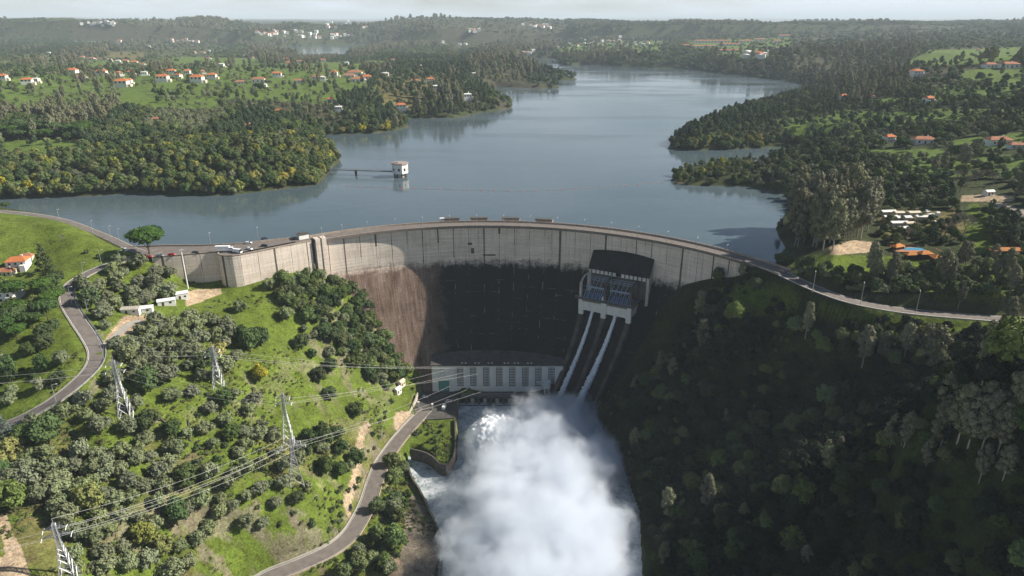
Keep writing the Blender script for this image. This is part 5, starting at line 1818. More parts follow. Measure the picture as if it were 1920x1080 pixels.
# ------------------------------------------------------------------ vehicles
def car_tree(paint, kind='car'):
    """A car built along +X, wheels on z = 0; returns its root."""
    root = empty('parked_car')
    Lh, Wd = 2.15, .88
    mb = MB()
    prof = [(-2.15, .35), (-2.18, .75), (-2.0, .95), (-1.0, 1.0), (.95, .98), (1.95, .82), (2.16, .62), (2.12, .32)]
    n_ = len(prof)
    v = []
    for y, k in ((-Wd, .96), (-Wd * .9, 1.0), (Wd * .9, 1.0), (Wd, .96)):
        v += [(x * k, y, .3 + (z - .3) * (1 if abs(y) < Wd else .9)) for x, z in prof]
    f = []
    for s_ in range(3):
        for i in range(n_ - 1):
            f.append((s_ * n_ + i, s_ * n_ + i + 1, (s_ + 1) * n_ + i + 1, (s_ + 1) * n_ + i))
        f.append((s_ * n_ + n_ - 1, s_ * n_, (s_ + 1) * n_, (s_ + 1) * n_ + n_ - 1))
    f += [tuple(range(n_)), tuple(range(3 * n_, 4 * n_))]
    mb.add(v, f)
    rb = [(-1.55, 1.44), (.35, 1.46)]
    v = [(-1.62, -.62, 1.40), (.38, -.62, 1.42), (.38, .62, 1.42), (-1.62, .62, 1.40), (-1.5, -.58, 1.47), (.25, -.58, 1.49), (.25, .58, 1.49), (-1.5, .58, 1.47)]
    mb.add(v, [(0, 3, 2, 1), (4, 5, 6, 7), (0, 1, 5, 4), (1, 2, 6, 5), (2, 3, 7, 6), (3, 0, 4, 7)])
    mb.build('body', paint, root)
    mb = MB()
    v = [(-2.0, -.78, .96), (1.15, -.78, .97), (1.15, .78, .97), (-2.0, .78, .96), (-1.62, -.62, 1.40), (.38, -.62, 1.42), (.38, .62, 1.42), (-1.62, .62, 1.40)]
    mb.add(v, [(0, 3, 2, 1), (4, 5, 6, 7), (0, 1, 5, 4), (1, 2, 6, 5), (2, 3, 7, 6), (3, 0, 4, 7)])
    mb.build('window', M['glass'], root)
    for x in (-1.35, 1.35):
        for y in (-.82, .82):
            mb = MB()
            mb.bar((x, y - .1, .32), (x, y + .1, .32), .32, 12)
            mb.build('wheel', M['tyre'], root)
    for y in (-.6, .6):
        mb = MB()
        mb.box((2.12, y, .66), (.08, .32, .16))
        mb.build('headlight', M['white_paint'], root)
    return root
def van_tree(paint):
    root = empty('parked_van')
    mb = MB()
    mb.box((-.4, 0, 1.45), (4.4, 1.9, 2.1))
    v = [(1.8, -.95, .4), (2.85, -.93, .4), (2.85, .93, .4), (1.8, .95, .4), (1.8, -.95, 2.5), (2.0, -.85, 2.45), (2.0, .85, 2.45), (1.8, .95, 2.5)]
    v[1] = (2.9, -.93, .4); v[2] = (2.9, .93, .4)
    mb.add([(1.8, -.95, .4), (2.9, -.93, .4), (2.9, .93, .4), (1.8, .95, .4), (1.8, -.95, 1.35), (2.75, -.9, 1.2), (2.75, .9, 1.2), (1.8, .95, 1.35)], [(0, 3, 2, 1), (4, 5, 6, 7), (0, 1, 5, 4), (1, 2, 6, 5), (2, 3, 7, 6), (3, 0, 4, 7)])
    mb.add([(1.8, -.9, 2.4), (2.0, -.86, 2.4), (2.0, .86, 2.4), (1.8, .9, 2.4), (1.8, -.9, 2.5), (1.95, -.8, 2.5), (1.95, .8, 2.5), (1.8, .9, 2.5)], [(0, 3, 2, 1), (4, 5, 6, 7), (0, 1, 5, 4), (1, 2, 6, 5), (2, 3, 7, 6), (3, 0, 4, 7)])
    mb.build('body', paint, root)
    mb = MB()
    mb.add([(1.81, -.9, 1.36), (2.74, -.88, 1.21), (2.74, .88, 1.21), (1.81, .9, 1.36), (1.81, -.86, 2.4), (2.0, -.84, 2.39), (2.0, .84, 2.39), (1.81, .86, 2.4)], [(0, 3, 2, 1), (4, 5, 6, 7), (0, 1, 5, 4), (1, 2, 6, 5), (2, 3, 7, 6), (3, 0, 4, 7)])
    mb.build('window', M['glass'], root)
    for x in (-1.7, 2.0):
        for y in (-.88, .88):
            mb = MB()
            mb.bar((x, y - .1, .36), (x, y + .1, .36), .36, 12)
            mb.build('wheel', M['tyre'], root)
    return root
def lorry_tree():
    root = empty('parked_lorry')
    mb = MB(); mb.box((-1.8, 0, 2.3), (8.4, 2.5, 2.9)); mb.build('cargo_box', M['car_white'], root)
    mb = MB()
    mb.box((3.6, 0, 1.35), (2.0, 2.3, 1.7))
    mb.box((3.45, 0, 2.75), (1.6, 2.2, .35))
    mb.build('cab', M['car_white'], root)
    mb = MB(); mb.box((3.5, 0, 2.4), (1.75, 2.24, .42)); mb.build('window', M['glass'], root)
    mb = MB(); mb.box((-.6, 0, .65), (9.8, 1.2, .4)); mb.build('chassis', M['steel_dark'], root)
    for x in (-4.4, -3.2, 3.4):
        for y in (-1.05, 1.05):
            mb = MB()
            mb.bar((x, y - .18, .5), (x, y + .18, .5), .5, 14)
            mb.build('wheel', M['tyre'], root)
    return root

CARS = {}
def park(key, a, b, z, heading, label, grp='cars parked on the dam terrace'):
    if key not in CARS:
        CARS[key] = {'white': lambda: car_tree(M['car_white']), 'red': lambda: car_tree(M['car_red']), 'grey': lambda: car_tree(M['car_grey']), 'dark': lambda: car_tree(M['car_dark']),
                     'van': lambda: van_tree(M['car_white']), 'lorry': lorry_tree}[key]()
        o_ = CARS[key]
    else:
        o_ = copy_tree(CARS[key])
    p = W(a, b, z) if z is not None else hit(a, b)
    o_.location = (p[0], p[1], p[2] + .03)
    o_.rotation_euler = (0, 0, math.radians(heading))
    tag(o_, label, {'van': 'van', 'lorry': 'lorry'}.get(key, 'car'), grp)
    return o_
DK = .03
park('lorry', 424, 472, DK, 2, 'long white box lorry parked over the rounded corner of the wing wall', 'vehicles parked on the dam terrace')
park('van', 446, 474, DK, -20, 'white van parked right against the front of the long lorry', 'vehicles parked on the dam terrace')
park('white', 466, 457, DK, 8, 'white car parked near the lake parapet on the dam terrace')
park('white', 468, 468, DK, -25, 'white car parked at the wall edge right of the long lorry')
park('dark', 496, 462, DK, 5, 'dark blue car crossing the middle of the dam terrace')
park('dark', 367, 475, DK, 3, 'dark car parked along the left part of the wing wall')
park('red', 322, 479, DK, 4, 'red car parked at the left end of the wing wall')
park('red', 279, 483, -.1, 12, 'bright red car on the road under the big stone pine')
park('grey', 300, 481, DK, 4, 'silver car half hidden between the two red cars')
park('dark', 496, 449, DK, 40, 'small dark car by the lake parapet of the terrace')
park('white', 797, 745, -105.4, -8, 'white car in the back left of the powerhouse yard', 'cars in the powerhouse yard')
park('white', 841, 753, -105.4, 15, 'white car nearest the powerhouse door in the yard', 'cars in the powerhouse yard')
park('van', 833, 766, -105.4, 80, 'small white van at the outer edge of the powerhouse yard', 'cars in the powerhouse yard')
park('dark', 657, 953, None, -70, 'dark blue car parked on the dirt track above the lower road', None)
park('white', 236, 470, -.3, -50, 'white car on the lakeside road by the junction', None)
for i, (a, b, hd) in enumerate([(1745, 408, 20), (1752, 418, 70), (1713, 440, 110), (1690, 402, 10), (1850, 366, 5), (1738, 398, 30), (1758, 405, 60), (1880, 404, -30)]):
    park('van' if i % 2 == 0 else 'white', a, b, None, hd, ['white camper van in the lane between the camp roofs', 'white car behind the camper van in the camp lane', 'white camper van under the trees left of the pool', 'white car beside the long tent roofs',
         'white camper van alone on the bare ground behind the camp', 'white car under the bare trees of the camp', 'white camper van beside the bare trees of the camp', 'white car on the paved car park above the camp'][i], 'camp site vehicles')

# ------------------------------------------------------------------ houses
HP = {}
def house(kind):
    """Root of a house of a kind, walls on z = 0."""
    root = empty('house')
    w_, d_, h_ = {'a': (11, 8.5, 5.6), 'b': (14, 9, 3.4), 'c': (8.5, 8, 6.2), 'd': (10, 7, 3.2), 'e': (13, 11, 6.0), 'w': (9.5, 8, 5.8)}[kind]
    wm = M['house_cream'] if kind in 'd' else M['house_white']
    rm = M['roof_old'] if kind in 'bd' else M['roof_tile']
    mb = MB()
    mb.box((0, 0, h_ / 2 - 1.0), (w_, d_, h_ + 2))
    if kind in 'ae':
        mb.box((w_ / 2 - 1.5, -d_ / 2 - 1.2, 1.2), (3, 2.4, 4.4))
    mb.build('wall', wm, root)
    mb = MB()
    e = .5
    rh = 2.1 if kind != 'b' else 1.7
    x, y = w_ / 2 + e, d_ / 2 + e
    rx = x - (y if kind in 'ce' else y * .55)
    v = [(-x, -y, h_), (x, -y, h_), (x, y, h_), (-x, y, h_), (-rx, 0, h_ + rh), (rx, 0, h_ + rh)]
    v += [(-x, -y, h_ - .22), (x, -y, h_ - .22), (x, y, h_ - .22), (-x, y, h_ - .22)]
    mb.add(v, [(0, 1, 5, 4), (1, 2, 5), (2, 3, 4, 5), (3, 0, 4), (6, 7, 1, 0), (7, 8, 2, 1), (8, 9, 3, 2), (9, 6, 0, 3), (9, 8, 7, 6)])
    ro = mb.build('roof', rm, root)
    mb = MB()
    mb.box((w_ * .22, d_ * .12, h_ + rh * .8), (.9, .7, 2.2))
    mb.build('chimney', wm, ro)
    for fx in (-.3, 0, .3):
        for sy in (-1, 1):
            for zz_ in ((1.5,) if h_ < 4 else (1.4, 4.1)):
                if abs(fx) < .1 and zz_ < 2:
                    continue
                mb = MB()
                mb.box((fx * w_, sy * (d_ / 2 + .02), zz_), (1.3, .1, 1.3))
                mb.build('window', M['glass'], root)
    for sy in (-1, 1):
        mb = MB()
        mb.box((0, sy * (d_ / 2 + .02), 1.05), (1.2, .12, 2.1))
        mb.build('door', M['wood'], root)
    return root
NH = [0]
HOUSE_XY = []
def build_house(kind, a, b, size, rz, label, grp, z=None):
    """Place a house; far ones are one roof and one wall copied with their parts."""
    p = hit(a, b)
    if kind not in HP:
        HP[kind] = house(kind)
        o_ = HP[kind]
    else:
        o_ = copy_tree(HP[kind])
    o_.location = (p[0], p[1], p[2] - .1)
    o_.rotation_euler = (0, 0, rz)
    o_.scale = (size, size, size)
    HOUSE_XY.append((p[0], p[1], size))
    tag(o_, label, 'house', grp)
    NH[0] += 1
    return o_
def far_house(kind, a, b, size, rz, label, grp, near=False):
    """Too small in the photograph for doors and windows: walls, roof."""
    key = ('vil' if near else 'far') + kind
    p = hit(a, b)
    if key not in HP:
        root = empty('house')
        w_, d_, h_ = {'a': (12, 9, 6), 'b': (16, 9, 4), 'c': (9, 9, 7), 'w': (11, 9, 7)}[kind]
        mb = MB(); mb.box((0, 0, h_ / 2 - 1), (w_, d_, h_ + 2)); mb.build('wall', M['house_white'], root)
        mb = MB()
        x, y, rh = w_ / 2 + .5, d_ / 2 + .5, 2.2 if kind != 'w' else .9
        rx = x - y * .6
        mb.add([(-x, -y, h_), (x, -y, h_), (x, y, h_), (-x, y, h_), (-rx, 0, h_ + rh), (rx, 0, h_ + rh)], [(0, 1, 5, 4), (1, 2, 5), (2, 3, 4, 5), (3, 0, 4), (3, 2, 1, 0)])
        mb.build('roof', {'a': M['roof_tile'], 'b': M['roof_old'], 'c': M['roof_tile'], 'w': M['house_white']}[kind], root)
        if near:
            ro = root.children[-1] if root.children[-1].name.startswith('roof') else root.children[0]
            mb = MB(); mb.box((w_ * .2, d_ * .15, h_ + 1.6), (1.0, .8, 2.4)); mb.build('chimney', M['house_white'], ro)
            for fx in (-.32, 0, .32):
                mb = MB()
                mb.box((fx * w_, -d_ / 2 - .03, 1.7 if h_ < 5 else 4.7), (1.7, .1, 1.8))
                mb.build('window', M['glass'], root)
            mb = MB(); mb.box((w_ * .5 + 1.6, -1, .9), (3.4, d_ * .6, 3.8)); mb.build('annex', M['house_cream'], root)
        HP[key] = root
        o_ = root
    else:
        o_ = copy_tree(HP[key])
    o_.location = (p[0], p[1], p[2])
    o_.rotation_euler = (0, 0, rz)
    o_.scale = (size,) * 3
    HOUSE_XY.append((p[0], p[1], size))
    tag(o_, label, 'house', grp)
    NH[0] += 1

build_house('a', 37, 502, .92, .25, 'white house with orange hipped roof on the hill left of the pointed conifer', 'houses on the near left hill')
build_house('d', 14, 514, .75, .1, 'small low house with orange roof at the left edge of the hill', 'houses on the near left hill')
build_house('d', 50, 486, .7, .3, 'small orange-roofed house farthest up the near hill', 'houses on the near left hill')
build_house('e', 14, 560, .98, .12, 'big white house with wide orange roof and chimney at the left edge', 'houses on the near left hill')
# white sheds by the driveway and at the edges
def shed(a, b, w_, d_, h_, rz, label, mat, rmat, z=None):
    p = hit(a, b)
    root = empty('shed', (p[0], p[1], p[2]), rz, label, 'shed')
    mb = MB(); mb.box((0, 0, h_ / 2 - .6), (w_, d_, h_ + 1.2)); mb.build('wall', mat, root)
    mb = MB()
    x, y = w_ / 2 + .3, d_ / 2 + .3
    mb.add([(-x, -y, h_), (x, -y, h_), (x, y, h_), (-x, y, h_), (-x, 0, h_ + 1.0), (x, 0, h_ + 1.0)], [(0, 1, 5, 4), (1, 2, 5), (2, 3, 4, 5), (3, 0, 4), (3, 2, 1, 0)])
    mb.build('roof', rmat, root)
    mb = MB(); mb.box((-w_ * .2, -d_ / 2 - .03, 1.0), (1.1, .1, 2.0)); mb.build('door', M['wood'], root)
    mb = MB(); mb.box((w_ * .22, -d_ / 2 - .03, 1.4), (1.2, .1, .9)); mb.build('window', M['glass'], root)
    return root
shed(247, 586, 9, 4.5, 2.8, .15, 'white shed with dark openings at the left of the dirt yard', M['house_white'], M['concrete'])
shed(272, 584, 8, 4.2, 2.6, .3, 'low white shed half under the trees in the middle of the yard', M['house_white'], M['white_paint'])
shed(313, 570, 9, 4.2, 2.6, .45, 'low white-roofed shed between the trees below the wing wall', M['house_white'], M['white_paint'])
shed(342, 558, 6.5, 4.5, 3.2, .5, 'white gabled shed at the foot of the tall lamp mast', M['house_white'], M['white_paint'])
shed(753, 722, 4.6, 3.0, 3.2, 1.1, 'small yellowish hut on the bank above the powerhouse yard', M['house_cream'], M['house_cream'])
shed(746, 736, 4.6, 2.8, 3.2, 1.1, 'small white hut just below the yellowish hut above the yard', M['house_white'], M['white_paint'])
shed(8, 893, 7, 5, 3.4, .9, 'white shed roof at the left edge under the yellow-green tree', M['white_paint'], M['white_paint'])
shed(1853, 366, 6, 3.4, 2.8, .2, 'small white hut on the bare ground behind the camp site', M['house_white'], M['white_paint'])

# the village beyond the left shore: (pixel, kind, size, turn)
VIL = [(230, 163, 'e', 1.35, .1, 'large white house with bright orange roof standing alone at the edge of the olive rows'), (243, 158, 'c', 1.0, .1, 'white tower-like house close behind the large orange-roofed one'), (52, 158, 'a', 1.2, .3, 'white house with orange roof beside the green field at the left'),
       (68, 155, 'w', .9, .1, 'white house just right of the one beside the left field'), (5, 150, 'a', 1.1, .2, 'orange-roofed house cut by the left edge'), (136, 141, 'e', 1.3, .1, 'long reddish-roofed house in the middle row of the village'), (152, 148, 'b', 1.0, .2, 'low red-roofed house right below the long one in the middle row'),
       (192, 142, 'e', 1.15, .2, 'cream house with pale orange roof right of the middle row'), (223, 143, 'a', 1.0, .6, 'white house with orange roof right of the cream one'), (246, 140, 'a', .9, .1, 'small orange-roofed house above the large one by the olive rows'),
       (271, 142, 'w', .9, .3, 'white house among dark trees right of the village centre'), (306, 153, 'e', 1.25, .1, 'broad grey-white house with dark roof at the right of the village'), (322, 140, 'a', 1.2, .2, 'orange-roofed house behind the broad grey-white one'), (335, 146, 'a', .9, -.3, 'orange-roofed house right of the broad grey-white one'),
       (352, 141, 'c', 1.1, .2, 'white house with red roof left of the two-storey block'), (371, 155, 'e', 1.35, .05, 'two-storey white block with terraces at the right of the village'), (398, 148, 'a', 1.2, .1, 'orange-roofed house right of the two-storey white block'), (381, 139, 'c', .8, .4, 'small white house behind the two-storey block'),
       (310, 131, 'b', .9, .1, 'low orange roof above the village right part'), (140, 112, 'b', 1.3, .1, 'orange-roofed house at the left end of the upper row'), (155, 110, 'a', 1.0, .2, 'orange-roofed house second in the upper row'), (172, 112, 'b', 1.2, .0, 'low house third in the upper row'), (188, 112, 'b', 1.0, .1, 'low house fourth in the upper row'),
       (206, 115, 'w', 1.0, .1, 'white house fifth in the upper row'), (222, 119, 'w', 1.1, .2, 'white house with pale roof at the right of the upper row'), (236, 118, 'a', 1.1, .3, 'orange-roofed house left of the red cluster in the upper row'), (252, 122, 'e', 1.2, .2, 'widest orange roof of the red cluster in the upper row'),
       (266, 123, 'b', 1.0, .1, 'low red roof at the right end of the upper row'), (92, 102, 'w', 1.0, .2, 'single white house on the bare brown slope'), (224, 80, 'e', 1.6, .1, 'large pinkish house on top of the hill behind the village'), (222, 87, 'w', .9, .3, 'white house just below the large hilltop house'),
       (246, 91, 'b', 1.2, .1, 'low house left in the hill row'), (263, 88, 'c', 1.1, .2, 'white house in the middle of the hill row'), (280, 89, 'w', 1.1, .1, 'white house right in the hill row'), (305, 92, 'w', .7, .1, 'small white house at the end of the hill row'),
       (365, 101, 'c', 1.2, .2, 'white house with pink roof at the head of the pale fields'), (380, 100, 'b', 1.2, .0, 'low house right of the pink-roofed one'), (392, 98, 'w', 1.0, .1, 'white house behind the pale fields'), (390, 111, 'b', 1.0, .0, 'low house on the pale green fields'), (430, 104, 'b', 1.1, .1, 'low orange-roofed house above the pale fields'),
       (458, 108, 'w', 1.1, .1, 'white house at the right end of the pale fields'), (474, 110, 'c', .8, .2, 'small white house right of the pale fields'), (416, 126, 'w', 1.1, .0, 'long white house low on the green fields'), (505, 115, 'a', 1.3, .1, 'white house with orange roof left of the dark trees'),
       (537, 114, 'a', 1.2, .3, 'white house with orange roof in the right hamlet'), (541, 122, 'a', 1.1, .1, 'orange-roofed house low in the right hamlet'), (562, 118, 'b', 1.2, .0, 'low red-roofed house in the right hamlet'), (578, 115, 'w', .8, .0, 'small white house in the right hamlet'), (606, 116, 'a', 1.1, .2, 'orange-roofed house at the end of the right hamlet'),
       (520, 145, 'a', 1.2, .2, 'orange-roofed house on the slope left of the lower hamlet'), (485, 154, 'b', 1.3, .1, 'large low red-roofed farm in the lower hamlet'), (450, 157, 'b', .9, .2, 'small red-roofed house left of the red farm'), (495, 165, 'w', .8, .1, 'small pale house below the red farm'), (560, 155, 'b', 1.0, .2, 'grey-roofed farm on the lower slope'),
       (595, 148, 'b', 1.1, .1, 'red-roofed house left of the white one on the lower slope'), (604, 152, 'w', 1.0, .2, 'white house right of the red roof on the lower slope'), (627, 145, 'c', 1.3, .1, 'white house with orange pyramid roof on the open slope'), (620, 192, 'a', .8, .2, 'orange-roofed house alone among dark woods'),
       (650, 122, 'w', 1.0, .1, 'white house at the top of the right group'), (666, 142, 'b', 1.6, .05, 'broad red-roofed estate house of the right group'), (672, 154, 'b', 1.4, .1, 'bright orange-roofed house low in the right group'), (688, 152, 'a', 1.3, .2, 'orange house right in the right group'), (722, 146, 'w', 1.2, .1, 'pale house right of the right group'),
       (655, 146, 'b', 1.2, .1, 'red-roofed house left in the right group'), (740, 115, 'b', 1.2, .1, 'long brown house among pines behind the right group'), (770, 116, 'b', 1.4, .1, 'long red-roofed house among pines'), (785, 128, 'w', 1.0, .0, 'white house among pines below the long one'), (779, 155, 'b', 1.0, .2, 'pale roof among the trees behind the headland'),
       (807, 155, 'a', 1.1, .1, 'bright orange-roofed house above the headland'), (820, 170, 'w', 1.1, .1, 'white house with red roof on the headland'), (890, 144, 'w', 1.1, .0, 'long white house near the far shore'), (876, 186, 'w', 1.1, .3, 'white house close to the headland tip'), (752, 205, 'a', 1.1, .2, 'orange-roofed house just above the inlet'),
       (850, 164, 'w', .9, .1, 'pale house on top of the headland'), (635, 208, 'w', .8, .2, 'pale house behind the blossoming shore trees')]
for a, b, k, s_, rz, lab in VIL:
    far_house({'e': 'a', 'd': 'b'}.get(k, k), a, b, s_ * (1.25 if k == 'e' else 1.08), rz, lab, 'houses of the village beyond the left shore', True)
# nearer houses with doors and windows
build_house('e', 465, 243, .9, .35, 'white house with orange roof in a clearing of the left woodland', 'houses in the near woods')
build_house('d', 421, 236, .6, .2, 'little orange-roofed outbuilding left of the woodland house', 'houses in the near woods')
build_house('a', 525, 215, 1.0, .1, 'low white house with red roof at the edge of the dark woods', 'houses in the near woods')
build_house('b', 250, 226, .8, .1, 'pale flat house low among the trees before the olive rows', 'houses in the near woods')
build_house('d', 292, 226, .8, .2, 'white low building right of the pale flat house', 'houses in the near woods')
build_house('d', 176, 218, .7, .3, 'pink house half hidden left of the pale flat house', 'houses in the near woods')
RIGHT = [(1666, 265, 'a', .9, .2, 'white house with red roof above the camp terraces'), (1730, 268, 'b', 1.25, -.15, 'long white house with orange roof on the terraces'), (1870, 270, 'b', 1.3, -.1, 'long low orange-roofed house at the right edge of the terraces'), (1905, 277, 'b', .9, -.1, 'low house with orange roof right at the edge'),
         (1581, 186, 'a', 1.0, .1, 'red-roofed white house in the woods of the right bank'), (1628, 186, 'b', 1.2, .0, 'long pale house beside the small bright field'), (1740, 192, 'a', 1.0, .3, 'white house with orange roof on the wooded right slope'), (1717, 142, 'e', 1.35, .1, 'large white two-storey house with orange roof on the right hillside'),
         (1687, 135, 'c', .8, .2, 'small house left of the large white one on the right hillside'), (1890, 127, 'b', 1.8, .05, 'long brown farm at the right edge below the terraces'), (1855, 126, 'b', 1.4, .05, 'dark long barn left of the brown farm'), (1834, 96, 'w', .8, .1, 'small white hut on top of the green terraces')]
for a, b, k, s_, rz, lab in RIGHT:
    build_house(k if k in HP or k in 'abcde' else 'w', a, b, s_, rz, lab, 'houses on the right bank')
# terraced blocks on the far right hill
def block(a, b, ln_, rz, label, h_=9, dp=13):
    p = hit(a, b)
    HOUSE_XY.append((p[0], p[1], ln_ / 18))
    root = empty('apartment_block', tuple(p), rz, label, 'apartment block', 'terraced white blocks on the far hill')
    mb = MB(); mb.box((0, 0, h_ / 2 - 4), (ln_, dp, h_ + 8)); mb.build('wall', M['house_white'], root)
    n_ = max(2, int(ln_ / 14))
    for k in range(n_):
        mb = MB()
        xx = -ln_ / 2 + (k + .5) * ln_ / n_
        x, y = ln_ / n_ / 2 * .98, dp / 2 + .8
        mb.add([(xx - x, -y, h_), (xx + x, -y, h_), (xx + x, y, h_), (xx - x, y, h_), (xx - x * .6, 0, h_ + 3), (xx + x * .6, 0, h_ + 3)], [(0, 1, 5, 4), (1, 2, 5), (2, 3, 4, 5), (3, 0, 4), (3, 2, 1, 0)])
        mb.build('roof', M['roof_tile'], root)
        mb = MB()
        for fl in (2.4, 6.0):
            mb.box((xx, -dp / 2 - .05, fl), (ln_ / n_ * .6, .3, 1.7))
        mb.build('window', M['glass'], root)
for a, b, px_len, rz, lab in [(1335, 80, 66, 0, 'longest white block with orange roofs, at the top of the far right hillside'), (1318, 90, 42, .02, 'white block left of centre on the far right hillside'), (1366, 86, 42, 0, 'pale block right below the longest one'), (1362, 98, 46, 0, 'low block in the front row of the far right hillside'),
                             (1398, 80, 26, .1, 'cream block right of the longest one'), (1424, 77, 20, .1, 'small block at the right end of the top row'), (1285, 88, 14, 0, 'short block at the left end of the hillside'), (1471, 70, 24, .1, 'block standing alone high on the right'), (1456, 80, 14, .2, 'short block below the one standing alone')]:
    p = hit(a, b)
    dep = p[1] * CT - (p[2] - HC) * ST
    block(a, b, px_len * dep / F, rz, lab, 8 * dep / 2600, 12 * dep / 2600)
# the far white villages: two dozen clusters of little houses
FARV = [('white village on the far left ridge', [(140, 42), (215, 42), (215, 49), (150, 48)], 14), ('white hamlet below the far left ridge', [(318, 74), (385, 74), (385, 83), (320, 80)], 12), ('white village across the far lake arm', [(470, 52), (520, 56), (520, 70), (480, 66)], 22), ('white village along the far lake arm', [(520, 58), (650, 62), (660, 74), (530, 70)], 26),
        ('white hamlet above the far lake arm', [(590, 38), (690, 40), (690, 56), (600, 54)], 12), ('white hamlet on the middle ridge', [(875, 56), (900, 54), (900, 62), (875, 62)], 8), ('white village high on the central ridge', [(975, 46), (1040, 47), (1040, 54), (980, 54)], 14),
        ('white village above the lake head', [(1035, 80), (1110, 70), (1190, 68), (1190, 78), (1080, 98), (1035, 94)], 24), ('white houses beside the lake head', [(960, 97), (1000, 97), (1000, 103), (965, 103)], 8), ('white village on the right crest', [(1120, 78), (1200, 74), (1240, 78), (1230, 86), (1130, 90)], 20),
        ('white hamlet under the terraced blocks', [(1395, 100), (1445, 98), (1440, 110), (1395, 108)], 12), ('scattered white houses of the far plain', [(820, 80), (870, 80), (880, 88), (820, 88)], 6)]
rs = np.random.default_rng(4)
for lab, poly, n_ in FARV:
    p = np.array(poly, float)
    k = 0
    spots = []
    while k < n_:
        a, b = rs.uniform(p[:, 0].min(), p[:, 0].max()), rs.uniform(p[:, 1].min(), p[:, 1].max())
        if inpoly(np.array([a]), np.array([b]), p)[0]:
            spots.append((a, b))
            k += 1
    spots.sort()
    for i, (a, b) in enumerate(spots):
        pos = 'leftmost' if i == 0 else 'rightmost' if i == n_ - 1 else 'one'
        lbl = f'tiny white house, {pos} of the {lab}' if pos != 'one' else f'tiny white house of the {lab[6:] if lab.startswith("white ") else lab}, {ordn[i]} from the left'
        d_ = hit(a, b)[1]
        far_house('w' if rs.uniform() < .75 else 'a', a, b, rs.uniform(.9, 1.6) * max(1, d_ / 3600), rs.uniform(-.6, .6), lbl, lab)

# ------------------------------------------------------------------ camp site: pool, pavilion, roofs
p0 = hit(1712, 468)
pool = empty('swimming_pool', tuple(p0), -.05, 'blue swimming pool with terracotta paving at the camp site', 'pool')
mb = MB(); mb.box((0, 0, .1), (24, 11, .6)); mb.build('paving', M['terracotta'], pool)
mb = MB(); mb.box((0, 0, .35), (11.5, 4.8, .22)); mb.build('water', M['pool_water'], pool)
mb = MB(); mb.box((0, 5.7, .6), (24, .4, 1.2)); mb.box((12.2, 0, .6), (.4, 11, 1.2)); mb.build('low_wall', M['terracotta'], pool)
def pavilion(a, b, w_, d_, rz, label, h_=3.0):
    p = hit(a, b)
    root = empty('pavilion', tuple(p), rz, label, 'pavilion', 'orange-roofed camp pavilions')
    mb = MB(); mb.box((0, 0, h_ / 2 - .5), (w_ * .8, d_ * .8, h_ + 1)); mb.build('wall', M['wood'], root)
    mb = MB()
    x, y = w_ / 2, d_ / 2
    mb.add([(-x, -y, h_), (x, -y, h_), (x, y, h_), (-x, y, h_), (-x * .35, 0, h_ + 1.5), (x * .35, 0, h_ + 1.5)], [(0, 1, 5, 4), (1, 2, 5), (2, 3, 4, 5), (3, 0, 4), (3, 2, 1, 0)])
    mb.build('roof', M['orange_roof'], root)
    mb = MB()
    for sx in (-1, 1):
        for sy in (-1, 1):
            mb.bar((sx * x * .93, sy * y * .93, -.6), (sx * x * .93, sy * y * .93, h_), .14, 6)
    mb.build('post', M['wood'], root)
pavilion(1760, 492, 9, 7, -.05, 'orange pavilion roof right below the swimming pool')
pavilion(1733, 484, 8, 5, .1, 'low orange roof between the pool and the right pavilion')
pavilion(1708, 484, 8, 4, .1, 'low orange roof just below the pool edge', 2.4)
pavilion(1682, 468, 8, 4.5, .4, 'slatted orange pergola at the left end of the pool', 2.2)
pavilion(1890, 478, 22, 5, -.04, 'long orange-red roof at the right edge of the camp', 3.0)
def tent(a, b, w_, d_, rz, label):
    p = hit(a, b)
    root = empty('camp_shelter', tuple(p), rz, label, 'shelter', 'pale camp shelters')
    mb = MB()
    x, y = w_ / 2, d_ / 2
    mb.add([(-x, -y, 2.3), (x, -y, 2.3), (x, y, 2.3), (-x, y, 2.3), (-x, 0, 3.1), (x, 0, 3.1)], [(0, 1, 5, 4), (1, 2, 5), (2, 3, 4, 5), (3, 0, 4), (3, 2, 1, 0)])
    mb.build('roof', M['house_cream'] if 'tan' in label else M['house_white'], root)
    mb = MB(); mb.box((0, .3, .9), (w_ * .9, d_ * .75, 2.8)); mb.build('wall', M['concrete'], root)
for q in [(1664, 402, 10, 5, .1, 'pale flat-roofed shelter at the upper left of the camp'), (1688, 404, 9, 5, .0, 'tan shelter right of the upper left one'), (1668, 412, 9, 4.5, .05, 'pale shelter in the second camp row at the left'), (1692, 413, 10, 5, .1, 'long pale shelter in the middle of the second camp row'),
          (1684, 423, 11, 5, .05, 'widest white shelter in the third camp row'), (1706, 424, 7, 4, .1, 'small tan shelter right of the widest white one'), (1694, 433, 7, 4, .2, 'small white shelter in the lowest camp row'), (1712, 404, 8, 4.5, .1, 'tan shelter at the right of the top camp row'), (1728, 412, 8, 4.5, -.1, 'white shelter beside the camp lane')]:
    tent(*q)

